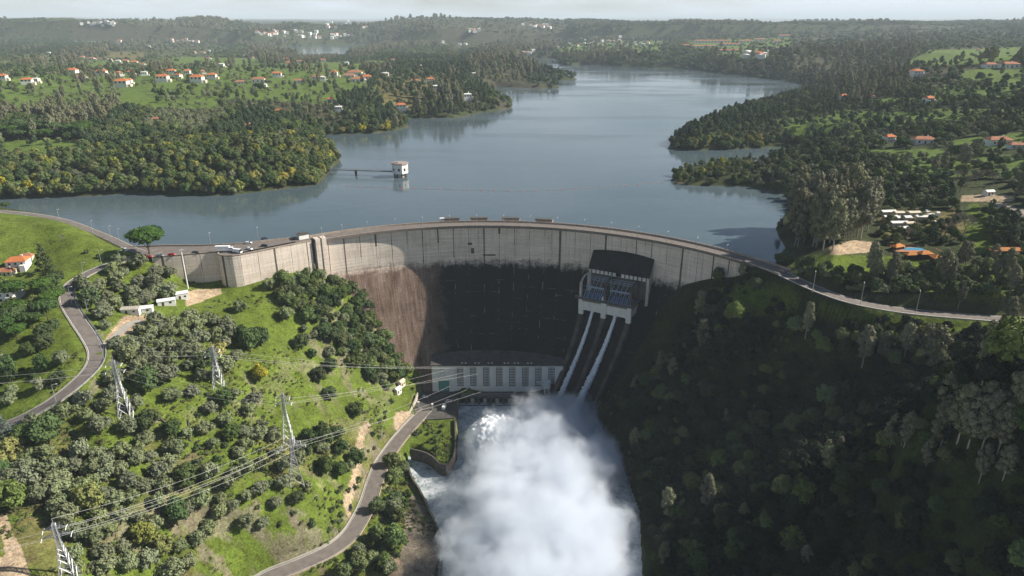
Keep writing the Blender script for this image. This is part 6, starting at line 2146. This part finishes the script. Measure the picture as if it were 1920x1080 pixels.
# ------------------------------------------------------------------ lamps and masts
def lamp(a, b, h_, label, arm=1.6, hd=0.0, grp='street lamps along the roads', z=None):
    p = hit(a, b) if z is None else W(a, b, z)
    root = empty('street_lamp', tuple(p), hd, label, 'street lamp', grp)
    mb = MB(); mb.bar((0, 0, -.5), (0, 0, h_), .17, 6, 0, .11); mb.build('pole', M['steel'], root)
    mb = MB()
    mb.bar((0, 0, h_ - .05), (arm, 0, h_ + .25), .07, 5)
    mb.box((arm + .2, 0, h_ + .25), (.8, .32, .14))
    mb.build('lamp_head', M['white_paint'], root)
    return root
for a, b, h_, hd, lab in [(192, 502, 10.5, .2, 'street lamp left of the junction on the hill road'), (228, 503, 10.5, .2, 'street lamp nearest the stone pine on the hill road'), (135, 570, 9.5, 0, 'street lamp at the upper bend of the hill road'), (187, 652, 9, 0, 'street lamp beside the driveway entrance'), (166, 592, 8.5, 0, 'street lamp half way down the hill road'),
                          (195, 676, 8.5, 0, 'street lamp just below the driveway entrance'), (106, 756, 9, .2, 'street lamp at the lower bend of the hill road'), (174, 436, 8, -.5, 'street lamp on the lakeside road left of the junction'), (112, 414, 8, -.5, 'street lamp farthest left on the lakeside road'), (208, 446, 8, -.5, 'street lamp in the middle of the lakeside road'),
                          (224, 452, 8, -.5, 'street lamp on the lakeside road nearest the junction'), (158, 520, 8.5, .2, 'street lamp on the outer side of the hill road curve')]:
    lamp(a, b, h_, lab, hd=hd)
for a, b, lab in [(1523, 549, 'leftmost of the four pale lamp poles along the shore road'), (1613, 571, 'second pale lamp pole from the dam along the shore road'), (1717, 586, 'third pale lamp pole from the dam along the shore road'), (1896, 600, 'rightmost pale lamp pole along the shore road')]:
    lamp(a, b, 11.5, lab, .9, 1.2, 'lamp poles of the shore road')
mast = empty('floodlight_mast', tuple(W(354, 548, -20)), 0, 'tall white lamp mast standing on the dirt yard before the wing wall', 'mast')
mb = MB(); mb.bar((0, 0, -1), (0, 0, 26.5), .42, 8, 0, .24); mb.build('pole', M['white_paint'], mast)
mb = MB()
for k in range(6):
    a_ = k * math.pi / 3
    mb.bar((0, 0, 26.5), (1.3 * math.cos(a_), 1.3 * math.sin(a_), 26.5), .08, 4)
    mb.box((1.4 * math.cos(a_), 1.4 * math.sin(a_), 26.4), (.5, .5, .3), a_)
mb.build('lamp_crown', M['steel'], mast)
DL = [(578, -33), (0, -29), (0, -24), (0, -18.5), (0, -13), (0, -7.5), (0, -2), (0, 3.5), (0, 9), (0, 14.5), (0, 20), (0, 25.5), (0, 31), (0, 37), (0, 43), (0, 49)]
lm0 = None
for i, (_, d_) in enumerate(DL):
    a_ = math.radians(d_)
    if lm0 is None:
        lm0 = lamp(930, 420, 7.0, '', .8, 0, 'thin lamp posts along the dam crest', 0.0)
        o_ = lm0
    else:
        o_ = copy_tree(lm0)
    q = arc(R_EDGE + .6, a_)
    o_.location = (q[0], q[1], 0)
    o_.rotation_euler = (0, 0, math.pi / 2 - a_)
    o_['label'] = f'thin lamp post on the dam crest, {ordn[i]} from the left'
for i, (a, b) in enumerate([(395, 458), (484, 447)]):
    lamp(a, b, 7.0, ['thin lamp on the lake parapet behind the lorry', 'thin lamp on the lake parapet near the concrete hut'][i], .8, 1.5, 'terrace lamps', 0.0)

# ------------------------------------------------------------------ pylons and wires
def pylon(h_, bw, arms, arm_z):
    """Lattice tower: legs, bracing, cross-arms as parts; returns root and the wire points."""
    root = empty('pylon')
    waist, tz = bw * .24, h_ * .66
    def hw(z):
        return bw / 2 + (waist / 2 - bw / 2) * min(1, z / tz) if z < tz else waist / 2 * (1 - .25 * (z - tz) / (h_ - tz))
    lev = [0]
    while lev[-1] < h_ - .6:
        lev.append(min(h_, lev[-1] + max(1.5, hw(lev[-1]) * 1.75)))
    r_ = .15
    cs_ = [(-1, -1), (1, -1), (1, 1), (-1, 1)]
    for cx_, cy_ in cs_:
        mb = MB()
        for a_, b_ in zip(lev, lev[1:]):
            mb.bar((cx_ * hw(a_), cy_ * hw(a_), a_ if a_ else -1.0), (cx_ * hw(b_), cy_ * hw(b_), b_), r_, 4)
        mb.build('leg', M['steel'], root)
    mb = MB()
    for a_, b_ in zip(lev, lev[1:]):
        for k in range(4):
            c0, c1 = cs_[k], cs_[(k + 1) % 4]
            A_, B_ = (c0[0] * hw(a_), c0[1] * hw(a_), a_), (c1[0] * hw(b_), c1[1] * hw(b_), b_)
            C_, D_ = (c1[0] * hw(a_), c1[1] * hw(a_), a_), (c0[0] * hw(b_), c0[1] * hw(b_), b_)
            mb.bar(A_, B_, .085, 3)
            mb.bar(C_, D_, .085, 3)
            mb.bar(D_, B_, .085, 3)
    mb.build('bracing', M['steel'], root)
    mb = MB()
    mb.bar((0, 0, h_ - .3), (0, 0, h_ + 2.2), .1, 4)
    mb.build('peak', M['steel'], root)
    pts = []
    for z_, half in zip(arm_z, arms):
        z_ = z_ * h_
        mb = MB()
        for s_ in (-1, 1):
            tip = (s_ * half, 0, z_)
            for cy_ in (-1, 1):
                for dz_ in (.0, 1.5):
                    mb.bar((s_ * hw(z_), cy_ * hw(z_), z_ + dz_), tip, .09, 3)
            for q in (.33, .66):
                x_ = s_ * (hw(z_) + (half - hw(z_)) * q)
                k_ = 1 - q
                mb.bar((x_, -hw(z_) * k_, z_), (x_, hw(z_) * k_, z_ + 1.5 * k_), .06, 3)
                mb.bar((x_, -hw(z_) * k_, z_ + 1.5 * k_), (x_, hw(z_) * k_, z_), .06, 3)
            pts.append((s_ * half, 0, z_ - .2))
        mb.build('cross_arm', M['steel'], root)
        mb = MB()
        for s_ in (-1, 1):
            for e in (-1, 1):
                mb.bar((s_ * half, 0, z_), (s_ * half, e * 1.6, z_ - .45), .13, 5)
        mb.build('insulator', M['white_paint'], root)
    pts.append((0, 0, h_ + 2.1))
    return root, pts
PY = {}
def set_pylon(nm, a, b, z, h_, bw, arms, arm_z, rz, label):
    root, pts = pylon(h_, bw, arms, arm_z)
    p = hit(a, b) if z is None else W(a, b, z)
    root.location = tuple(p)
    root.rotation_euler = (0, 0, rz)
    tag(root, label, 'pylon', 'lattice power pylons on the left slope')
    c_, s_ = math.cos(rz), math.sin(rz)
    PY[nm] = [np.array([p[0] + x * c_ - y * s_, p[1] + x * s_ + y * c_, p[2] + zz_]) for x, y, zz_ in pts]
set_pylon('near', 133, 1092, None, 25.5, 5.6, (4.4, 3.4), (.80, .92), .35, 'nearest grey lattice pylon, cut by the bottom of the picture')
set_pylon('road', 240, 795, None, 31.5, 6.0, (3.6, 3.0), (.84, .94), .2, 'grey lattice pylon below the road bend with the tall narrow body')
set_pylon('upper', 412, 734, None, 25.0, 5.6, (3.6, 3.2), (.80, .90), .1, 'farthest lattice pylon, in front of a yellow-flowering tree')
set_pylon('back', 543, 838, None, 30.5, 5.6, (3.8, 3.2), (.82, .92), .15, 'back pylon of the overlapping pair on the rough slope')
set_pylon('front', 556, 906, None, 25.0, 6.2, (6.2, 4.2), (.80, .90), .45, 'front pylon of the overlapping pair, with the widest arms')
WIRES = []
def wire(a_, b_, sag, label):
    mb = MB()
    n_ = 14
    a_, b_ = np.asarray(a_, float), np.asarray(b_, float)
    q = [a_ + (b_ - a_) * t_ - np.array([0, 0, 4 * sag * t_ * (1 - t_)]) for t_ in np.linspace(0, 1, n_ + 1)]
    for u_, v_ in zip(q, q[1:]):
        mb.bar(u_, v_, .038, 3)
    tag(mb.build('power_line', M['wire']), label, 'power line', 'power lines over the left slope')
M['wire'] = plain('wire', (.45, .44, .42), .5, .4, .05)
nmz = ['lower left arm', 'lower right arm', 'upper left arm', 'upper right arm', 'peak']
for i in (0, 1, 2, 3, 4):
    wire(PY['near'][i], PY['front'][i], 3.5, f'cable from the {nmz[i]} of the nearest pylon up to the pair of pylons')
for i in (0, 1, 3):
    wire(PY['road'][i], PY['back'][i], 3.0, f'cable from the {nmz[i]} of the road pylon to the pylon pair')
wall_pts = [(-53, 409.3, -87.5), (-37, 409.3, -88.5), (-20, 409.3, -88.5)]
for i, j in ((0, 0), (1, 1), (3, 2)):
    wire(PY['upper'][i], np.array(wall_pts[j]) + (0, 0, .8), 3.0, f'cable from the {nmz[i]} of the farthest pylon to the powerhouse front')
for i, j in ((0, 0), (1, 1), (3, 2)):
    wire(PY['back'][i], np.array(wall_pts[j]) + (12, 0, -.6), 2.0, f'cable from the {nmz[i]} of the back pylon to the powerhouse front')
for i, j in ((0, 0), (1, 1), (3, 2)):
    wire(PY['front'][i], np.array(wall_pts[j]) + (20, 0, -9.5), 2.0, f'cable from the {nmz[i]} of the front pylon to the powerhouse terrace')
for nm, dx, dy, dz, words_ in (('road', -150, -40, 16, 'road pylon'), ('upper', -260, -20, 22, 'farthest pylon'), ('near', -120, -60, 20, 'nearest pylon')):
    for i in (0, 1, 3):
        wire(PY[nm][i], PY[nm][i] + np.array([dx, dy, dz]), 5.0, f'cable from the {nmz[i]} of the {words_} out over the left edge')
# guard rails
def guard_rail(path, off, label):
    q = resample(path, 4.0)
    tg = np.gradient(q[:, :2], axis=0)
    tg /= np.linalg.norm(tg, axis=1)[:, None]
    e = np.stack([q[:, 0] + tg[:, 1] * off, q[:, 1] - tg[:, 0] * off, q[:, 2]], 1)
    root = empty('guard_rail', tuple(e[0]), 0, label, 'guard rail')
    for v_ in e[::1]:
        mb = MB(); mb.box(tuple(v_ - e[0] + np.array([0, 0, .35])), (.14, .14, .9)); mb.build('post', M['steel'], root)
    mb = MB()
    mb.sweep([tuple(v_ - e[0]) for v_ in e], [(-.05, .5), (.05, .5), (.05, .85), (-.05, .85)])
    mb.build('rail', M['steel'], root)
hp = road_pts['hill_road']
guard_rail(hp[22:62], -4.1, 'steel guard rail on the valley side of the hill road bend')
guard_rail(road_pts['lakeside_road'][6:48], -3.7, 'steel guard rail on the water side of the lakeside road')
# small things on the slope
sp_ = [hit(a, b) for a, b in [(266, 800), (275, 796), (286, 792), (298, 789)]]
mb = MB(); mb.sweep([tuple(q) for q in resample(sp_, 1.5)], [(-.5, -.6), (.5, -.6), (.4, 1.1), (-.4, 1.1)])
tag(mb.build('stone_wall', M['rubble']), 'ruined low stone wall on the grass right of the road pylon', 'wall')
for i, pts_ in enumerate([[(288, 770), (296, 780), (305, 790), (312, 795)], [(353, 788), (355, 800), (356, 815), (357, 828)]]):
    q = [tuple(hit(a, b)) for a, b in pts_]
    mb = MB(); mb.sweep(resample(q, 1.2), [(-.35, -.5), (.35, -.5), (.25, .9), (-.25, .9)])
    tag(mb.build('field_wall', M['concrete_dark']), ['dark narrow field wall running down the olive grass', 'short dark field wall right of the longer one'][i], 'wall')
fe = [hit(a, b) for a, b in [(735, 745), (722, 790), (712, 830), (700, 870), (688, 905)]]
fen = empty('wire_fence', tuple(fe[0]), 0, 'thin wire fence on pale posts above the lower road', 'fence')
pf = resample(fe, 4.0)
for q in pf:
    mb = MB(); mb.bar(q - fe[0] - (0, 0, .4), q - fe[0] + (0, 0, 2.0), .08, 4); mb.build('post', M['concrete'], fen)
mb = MB()
for hh in (.6, 1.2, 1.8):
    for u_, v_ in zip(pf, pf[1:]):
        mb.bar(u_ - fe[0] + (0, 0, hh), v_ - fe[0] + (0, 0, hh), .025, 3)
mb.build('wire', M['wire'], fen)
print('houses', NH[0])
# the woods beyond counting: one object for each wood, its trees set out by geometry nodes
def wood(name, X, Y, Z, K, SC, RZ, kinds):
    me = bpy.data.meshes.new(name)
    n_ = len(X)
    SC = np.stack([SC, SC, SC * np.maximum(.55, np.minimum(1, (1300 / np.maximum(Y, 1)) ** .62))], 1)
    me.vertices.add(n_)
    me.vertices.foreach_set('co', np.stack([X, Y, Z], 1).astype(np.float32).ravel())
    for nm, typ, data in (('kind', 'INT', K.astype(np.int32)), ('size', 'FLOAT_VECTOR', SC.astype(np.float32)), ('turn', 'FLOAT', RZ.astype(np.float32))):
        at_ = me.attributes.new(nm, typ, 'POINT')
        at_.data.foreach_set('vector' if typ == 'FLOAT_VECTOR' else 'value', data.ravel())
    o_ = link_mesh(name, me)
    tag(o_, kind='stuff')
    ng = bpy.data.node_groups.new(name, 'GeometryNodeTree')
    ng.interface.new_socket('Geometry', in_out='INPUT', socket_type='NodeSocketGeometry')
    ng.interface.new_socket('Geometry', in_out='OUTPUT', socket_type='NodeSocketGeometry')
    gi, go_ = ng.nodes.new('NodeGroupInput'), ng.nodes.new('NodeGroupOutput')
    jn = ng.nodes.new('GeometryNodeJoinGeometry')
    def attr(nm, typ):
        q = ng.nodes.new('GeometryNodeInputNamedAttribute')
        q.data_type = typ
        q.inputs['Name'].default_value = nm
        return q.outputs['Attribute']
    ak, as_, at_ = attr('kind', 'INT'), attr('size', 'FLOAT_VECTOR'), attr('turn', 'FLOAT')
    cx = ng.nodes.new('ShaderNodeCombineXYZ')
    ng.links.new(at_, cx.inputs['Z'])
    for i, kv in enumerate(kinds):
        if not (K == i).any():
            continue
        oi = ng.nodes.new('GeometryNodeObjectInfo')
        oi.inputs['Object'].default_value = CROWN_OBJ[kv]
        oi.inputs['As Instance'].default_value = True
        cmp_ = ng.nodes.new('FunctionNodeCompare')
        cmp_.data_type = 'INT'
        cmp_.operation = 'EQUAL'
        ng.links.new(ak, [s for s in cmp_.inputs if s.type == 'INT' and s.name == 'A'][0])
        [s for s in cmp_.inputs if s.type == 'INT' and s.name == 'B'][0].default_value = i
        ip = ng.nodes.new('GeometryNodeInstanceOnPoints')
        ng.links.new(gi.outputs[0], ip.inputs['Points'])
        ng.links.new(cmp_.outputs[0], ip.inputs['Selection'])
        ng.links.new(oi.outputs['Geometry'], ip.inputs['Instance'])
        ng.links.new(cx.outputs[0], ip.inputs['Rotation'])
        ng.links.new(as_, ip.inputs['Scale'])
        ng.links.new(ip.outputs[0], jn.inputs[0])
    ng.links.new(jn.outputs[0], go_.inputs[0])
    md = o_.modifiers.new('trees', 'NODES')
    md.node_group = ng
    return o_

KV = [(k, v) for k in ('broad', 'oak', 'pine', 'euc', 'olive', 'lime', 'mimosa', 'grey', 'laurel') for v in range(4)]
for kv in KV:                                     # each needs one standing tree as its pattern
    if kv not in CROWN_OBJ:
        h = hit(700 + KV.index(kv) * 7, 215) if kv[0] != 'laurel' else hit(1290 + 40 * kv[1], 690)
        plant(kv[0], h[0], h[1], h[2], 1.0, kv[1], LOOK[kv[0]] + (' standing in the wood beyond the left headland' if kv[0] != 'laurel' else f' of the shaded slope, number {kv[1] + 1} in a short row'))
KI = {k: i for i, k in enumerate(('broad', 'oak', 'pine', 'euc', 'olive', 'lime', 'mimosa', 'grey', 'laurel'))}

def share_at(x, y):
    i = np.clip(np.searchsorted(gv, y) - 1, 0, NR - 2)
    u = np.clip(x / y, gu[0], gu[-1] - 1e-6)
    j = np.clip(np.searchsorted(gu, u) - 1, 0, NC - 2)
    return SHARE[i, j]

def spread_points(y0, y1, sp0, seed, umax=.92):
    """Jittered points over the wedge in view between two distances."""
    rs = np.random.default_rng(seed)
    xs, ys = [], []
    y = y0
    while y < y1:
        s_ = sp0 * max(1.0, y / 900) ** .82
        nx = int(2 * umax * y / s_)
        x = (np.arange(nx) + rs.uniform(-.48, .48, nx)) * s_ - umax * y
        xs.append(x)
        ys.append(y + rs.uniform(-.48, .48, nx) * s_)
        y += s_
    return np.concatenate(xs), np.concatenate(ys)

grid_taken = set()
for a, b, r_ in PLACED:
    grid_taken.add((int(a // 5), int(b // 5)))

def choose(x, y, z, seed):
    rs = np.random.default_rng(seed)
    px_, py_ = proj(x, y, z)
    n_ = len(x)
    patch = fbm(x / (35 + y * .03), y / (50 + y * .06), 91, 3)
    patch2 = fbm(x / (60 + y * .05), y / (90 + y * .08), 123, 3)
    r_ = rs.uniform(0, 1, n_)
    k = np.full(n_, KI['oak'])
    k = np.where(r_ < .42, KI['broad'], k)
    k = np.where((patch > .56), np.where(r_ < .75, KI['pine'], KI['oak']), k)
    k = np.where((patch < .40) & (r_ < .55), KI['grey'], k)
    k = np.where((patch2 > .60) & (r_ > .35), KI['euc'], k)
    k = np.where((patch2 < .42) & (r_ > .55), KI['olive'], k)
    # the headland in front is mixed and sprinkled with blossom
    hd = inpoly(px_, py_, [(0, 290), (330, 270), (520, 255), (640, 280), (640, 310), (600, 346), (0, 374)])
    q = rs.uniform(0, 1, n_)
    k = np.where(hd, np.select([q < .42, q < .64, q < .76, q < .79, q < .92], [KI['broad'], KI['oak'], KI['lime'], KI['mimosa'], KI['grey']], KI['pine']), k)
    ridge = inpoly(px_, py_, [(0, 55), (320, 60), (330, 95), (200, 100), (0, 106)])
    k = np.where(ridge & (q < .85), KI['pine'], k)
    mid = inpoly(px_, py_, [(640, 100), (1000, 110), (1090, 150), (960, 205), (760, 240), (640, 200)])
    k = np.where(mid & (q < .5), KI['pine'], k)
    op = inpoly(px_, py_, [(60, 165), (230, 160), (235, 215), (0, 222), (0, 205)])
    k = np.where(op & (q < .8), KI['olive'], k)
    rb = (px_ > 1180) & (py_ < 420)
    k = np.where(rb & (q < .30), KI['grey'], np.where(rb & (q < .52), KI['broad'], np.where(rb & (q < .68), KI['olive'], k)))
    prom = inpoly(px_, py_, [(1250, 285), (1262, 255), (1380, 205), (1520, 175), (1640, 215), (1600, 260), (1480, 275)])
    k = np.where(prom & (q > .6), KI['pine'], k)
    oc2 = share_at(x, y) < .6
    k = np.where(oc2 & (q < .6), KI['olive'], k)
    return k

X, Y = spread_points(330, 6800, 6.6, 5)
Z = zat(X, Y)
rs = np.random.default_rng(77)
ok = ~inpoly(X, Y, DOWN) & (Z > ZW + .35)
ok &= rs.uniform(0, 1, len(X)) < share_at(X, Y) * np.where(X > Y * .2, .80, .92)
PX, PY = proj(X, Y, Z)
ok &= (PX > -60) & (PX < 1980) & (PY < 620)
ok &= ~((PX > 1470) & (PY > 385) & (PY < 600))    # the camp is planted tree by tree
ok &= ~((PX < 1445) & (PY > 380))
ok &= ~((PX > 1768) & (PX < 1885) & (PY > 336) & (PY < 385))
ok &= np.array([(int(a // 5), int(b // 5)) not in grid_taken for a, b in zip(X, Y)])
dn, _h = near_road(X, Y, road_pts['shore_road'])
ok &= dn > 7
for hx, hy, hs in HOUSE_XY:                       # gardens and the ground in front of the houses stay open
    ok &= ~((np.abs(X - hx * Y / hy) < 9 * hs) & (Y > hy - (14 + hy * .010) * hs) & (Y < hy + 7 * hs))
X, Y, Z = X[ok], Y[ok], Z[ok]
K = choose(X, Y, Z, 3) * 4 + rs.integers(0, 4, len(X))
grow = np.maximum(1, Y / 900) ** .62
SC = rs.uniform(.62, 1.18, len(X)) * grow
SC *= np.where(np.isin(K // 4, [KI['pine'], KI['euc']]), .82, 1.0)
SC *= np.where((PX[ok] > 1255) & (PX[ok] < 1425) & (PY[ok] > 300) & (PY[ok] < 350), .62, 1.0)
SC *= np.where((PX[ok] > 520) & (PX[ok] < 710) & (PY[ok] > 103) & (PY[ok] < 126), .5, 1.0)
RZ = rs.uniform(0, 6.283, len(X))
px_, py_ = proj(X, Y, Z)
lft = X < np.interp(Y, [0, 900, 1500, 2600, 7000], [0, 120, 250, 150, 600])
far = Y > 1900
for nm, m in (('lakeside_woodland', lft & ~far), ('lakeside_woodland', ~lft & ~far), ('distant_woodland', far)):
    wood(nm, X[m], Y[m], Z[m], K[m], SC[m], RZ[m], KV)
# the wood on the right slope, mostly trees with shade painted into their leaves
Xs, Ys = spread_points(120, 372, 3.7, 9, 1.25)
m = inpoly(Xs, Ys, DOWN) & (Xs > 50)
Xs, Ys = Xs[m], Ys[m]
Zs = zat(Xs, Ys)
ps, qs = proj(Xs, Ys, Zs)
ok = (Zs > ZR + 5) & ~inpoly(Xs, Ys, river) & (np.array([(int(a // 5), int(b // 5)) not in grid_taken for a, b in zip(Xs, Ys)]))
ok &= rs.uniform(0, 1, len(Xs)) < .97
ok &= near_road(Xs, Ys, road_pts['shore_road'])[0] > 6.5
ok &= (np.hypot(Xs - DC[0], Ys - DC[1]) < face_r(Zs) - 4) | (Xs > 128)
for poly in ([(1340, 545), (1400, 530), (1480, 545), (1490, 575), (1390, 595)], [(1530, 568), (1690, 592), (1860, 606), (1850, 622), (1700, 606), (1540, 586)]):
    ok &= ~(inpoly(ps, qs, poly) & (rs.uniform(0, 1, len(Xs)) < .8))
ok &= ~inpoly(Xs, Ys, [tuple(np.array(so_ + st_ * s + sn_ * o_)) for s, o_ in ((-36, 0), (22, 0), (22, 30), (4, 62), (-36, 62))])
Xs, Ys, Zs = Xs[ok], Ys[ok], Zs[ok]
q = rs.uniform(0, 1, len(Xs))
pt = fbm(Xs / 30, Ys / 30, 17, 3)
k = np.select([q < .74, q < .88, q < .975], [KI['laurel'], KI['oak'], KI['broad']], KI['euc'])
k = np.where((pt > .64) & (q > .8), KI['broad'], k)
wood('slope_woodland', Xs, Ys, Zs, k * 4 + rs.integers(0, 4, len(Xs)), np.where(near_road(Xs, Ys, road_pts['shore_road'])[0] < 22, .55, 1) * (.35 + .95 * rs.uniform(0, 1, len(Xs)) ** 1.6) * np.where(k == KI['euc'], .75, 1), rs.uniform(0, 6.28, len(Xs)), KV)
# rough growth between the trees of the left slope: weeds and brambles nobody could count
def tuft_geo():
    r2 = np.random.default_rng(3)
    L = [(r2.uniform(-.7, .7), r2.uniform(-.7, .7), r2.uniform(.1, .35), r2.uniform(.35, .6), r2.uniform(.22, .4)) for _ in range(6)]
    return crown_geo(r2, L, .2, 60, .3)
V_, F_ = tuft_geo()
h = hit(505, 905)
for nm, mt in (('weed', leaf_mat('weed_leaf', (.125, .165, .035), .35, .03)), ('bramble', leaf_mat('bramble_leaf', (.10, .10, .045), .35, .03))):
    o_ = link_mesh('weed_clump', np_mesh(nm, V_, F_, mt))
    o_.location = h
    h = hit(530, 925)
    tag(o_, 'low green weed clump left of the double pylon' if nm == 'weed' else 'low brownish bramble clump left of the double pylon', 'weed clump')
    CROWN_OBJ[nm, 0] = o_
Xw, Yw = spread_points(140, 430, 2.1, 21, 1.0)
mw = inpoly(Xw, Yw, DOWN) & (Xw < 20)
Xw, Yw = Xw[mw], Yw[mw]
Zw = zat(Xw, Yw)
pw, qw = proj(Xw, Yw, Zw)
rough = fbm(Xw / 14, Yw / 14, 41, 4)
prob = smooth(.46, .62, rough) * (.35 + .65 * smooth(600, 850, qw))
okw = (rs.uniform(0, 1, len(Xw)) < prob) & (qw > 470) & ~inpoly(Xw, Yw, river) & ~inpoly(Xw, Yw, TERRACE) & ~inpoly(Xw, Yw, yard) & (np.hypot(Xw - DC[0], Yw - DC[1]) < face_r(Zw) - 2)
for kk in road_pts:
    okw &= near_road(Xw, Yw, road_pts[kk])[0] > ROADS[kk][0] / 2 + 1.2
for kk in KEEP_OFF:
    okw &= ~inpoly(Xw, Yw, kk)
Xw, Yw, Zw = Xw[okw], Yw[okw], Zw[okw]
wood('undergrowth', Xw, Yw, Zw, (rs.uniform(0, 1, len(Xw)) < .4).astype(int), rs.uniform(.4, 1.5, len(Xw)), rs.uniform(0, 6.28, len(Xw)), [('weed', 0), ('bramble', 0)])
print('woods', len(X), len(Xs), 'trees', len(TREES))
cnt = {}
for t_ in TREES:
    cnt[LABEL_KIND[t_[1]][0]] = cnt.get(LABEL_KIND[t_[1]][0], 0) + 1
print(cnt)
# ------------------------------------------------------------------ white water and spray
BLOBS = [  # centre, radii
    ((-7, 343, -111), (24, 30, 23)), ((34, 380, -112), (27, 22, 20)), ((15, 335, -112), (41, 50, 34)), ((10, 285, -112), (45, 56, 40)), ((11, 230, -112), (46, 56, 44)),
    ((46, 322, -106), (19, 26, 22)), ((12, 172, -112), (50, 50, 46)), ((38, 262, -108), (22, 32, 28))]
def field(x, y, z):
    best = np.full(np.shape(x), -9.0)
    for c, r_ in BLOBS:
        l = np.sqrt(((x - c[0]) / r_[0]) ** 2 + ((y - c[1]) / r_[1]) ** 2 + ((z - c[2]) / r_[2]) ** 2)
        best = np.maximum(best, 1 - l)
    return best
# hull: each blob a closed ball, joined by a voxel remesh
bm = bmesh.new()
for c, r_ in BLOBS:
    mt = Matrix.Translation(c) @ Matrix.Diagonal((*[q * 1.2 for q in r_], 1))
    bmesh.ops.create_icosphere(bm, subdivisions=3, radius=1, matrix=mt)
me = bpy.data.meshes.new('spray_cloud')
bm.to_mesh(me)
bm.free()
spray = link_mesh('spray_cloud', me)
md = spray.modifiers.new('join', 'REMESH')
md.mode = 'VOXEL'
md.voxel_size = 3.0
tag(spray, 'large white cloud of spray rising from the river below the dam', 'spray', kind='thing')
mat = bpy.data.materials.new('spray')
mat.use_nodes = True
t = NT.__new__(NT)
t.mat, t.t = mat, mat.node_tree
for nd in list(t.t.nodes):
    t.t.nodes.remove(nd)
out = t.t.nodes.new('ShaderNodeOutputMaterial')
pv = t.t.nodes.new('ShaderNodeVolumePrincipled')
oc = t.n('ShaderNodeTexCoord').outputs['Object']
fld = None
for c, r_ in BLOBS:
    d_ = t.n('ShaderNodeVectorMath', operation='SUBTRACT')
    t.t.links.new(oc, d_.inputs[0])
    d_.inputs[1].default_value = c
    q = t.n('ShaderNodeVectorMath', operation='DIVIDE')
    t.t.links.new(d_.outputs[0], q.inputs[0])
    q.inputs[1].default_value = r_
    l = t.n('ShaderNodeVectorMath', operation='LENGTH')
    t.t.links.new(q.outputs[0], l.inputs[0])
    v_ = t.math('SUBTRACT', 1.0, l.outputs['Value'])
    fld = v_ if fld is None else t.math('SMOOTH_MAX', fld, v_, .12)
nz = t.n('ShaderNodeTexNoise', Scale=.05, Detail=9.0, Roughness=.73)
t.t.links.new(oc, nz.inputs['Vector'])
fz = t.math('ADD', fld, t.math('MULTIPLY', t.math('SUBTRACT', nz.outputs['Fac'], .51), 2.2))
den = t.math('POWER', t.mr(fz, -.04, .45, 0, 1), 1.3)
den = t.math('MULTIPLY', den, .26)
t.put(pv.inputs['Density'], den)
pv.inputs['Color'].default_value = (.875, .92, .985, 1)
pv.inputs['Anisotropy'].default_value = .1
t.t.links.new(pv.outputs[0], out.inputs['Volume'])
mat.cycles.volume_step_rate = 1.0
me.materials.append(mat)

# boiling head of the discharge: a heap of rounded foam
bm = bmesh.new()
rs = np.random.default_rng(12)
for k in range(620):
    a_ = rs.uniform(0, 2 * math.pi)
    q = math.sqrt(rs.uniform(0, 1))
    x, y = -8 + math.cos(a_) * 21 * q, 350 + math.sin(a_) * 25 * q
    top = 19.5 * math.sqrt(max(0, 1 - q * q * .96))
    zz_ = ZR - 1 + top * rs.uniform(.93, 1.03)
    bmesh.ops.create_icosphere(bm, subdivisions=2, radius=rs.uniform(.8, 2.0), matrix=Matrix.Translation((x, y, zz_)))
mt = Matrix.Translation((-8, 350, ZR - 1)) @ Matrix.Diagonal((20.5, 24.5, 18.5, 1))
bmesh.ops.create_icosphere(bm, subdivisions=3, radius=1, matrix=mt)
me = bpy.data.meshes.new('boiling_water')
bm.to_mesh(me)
bm.free()
foam = link_mesh('boiling_water', me)
md = foam.modifiers.new('join', 'REMESH')
md.mode = 'VOXEL'
md.voxel_size = .6
md.use_smooth_shade = True
tx = bpy.data.textures.new('foam', 'CLOUDS')
tx.noise_scale = 2.2
tx.noise_depth = 4
d2 = foam.modifiers.new('rough', 'DISPLACE')
d2.texture = tx
d2.strength = 1.9
d2.texture_coords = 'GLOBAL'
t = NT('boiling_foam', .7, .2)
nz = t.noise(t.coord(), .6, 6, .7)
t.bump(nz, .4, .4)
foam.data.materials.append(t.col(t.ramp(nz, [(.3, (.74, .78, .82)), (.6, (.90, .91, .92))])))
tag(foam, 'rounded white head of boiling water bursting out below the powerhouse', 'white water')

# ------------------------------------------------------------------ the air
hz = MB()
hz.prism([(-42000, -300), (42000, -300), (42000, 46500), (-42000, 46500)], -160, 420)
ho = hz.build('haze', [])
tag(ho, kind='stuff')
mat = bpy.data.materials.new('haze')
mat.use_nodes = True
nt = mat.node_tree
for nd in list(nt.nodes):
    nt.nodes.remove(nd)
out = nt.nodes.new('ShaderNodeOutputMaterial')
pv = nt.nodes.new('ShaderNodeVolumePrincipled')
pv.inputs['Color'].default_value = (.78, .90, 1.0, 1)
pv.inputs['Density'].default_value = 6.0e-5
pv.inputs['Anisotropy'].default_value = .0
nt.links.new(pv.outputs[0], out.inputs['Volume'])
ho.data.materials.clear()
ho.data.materials.append(mat)
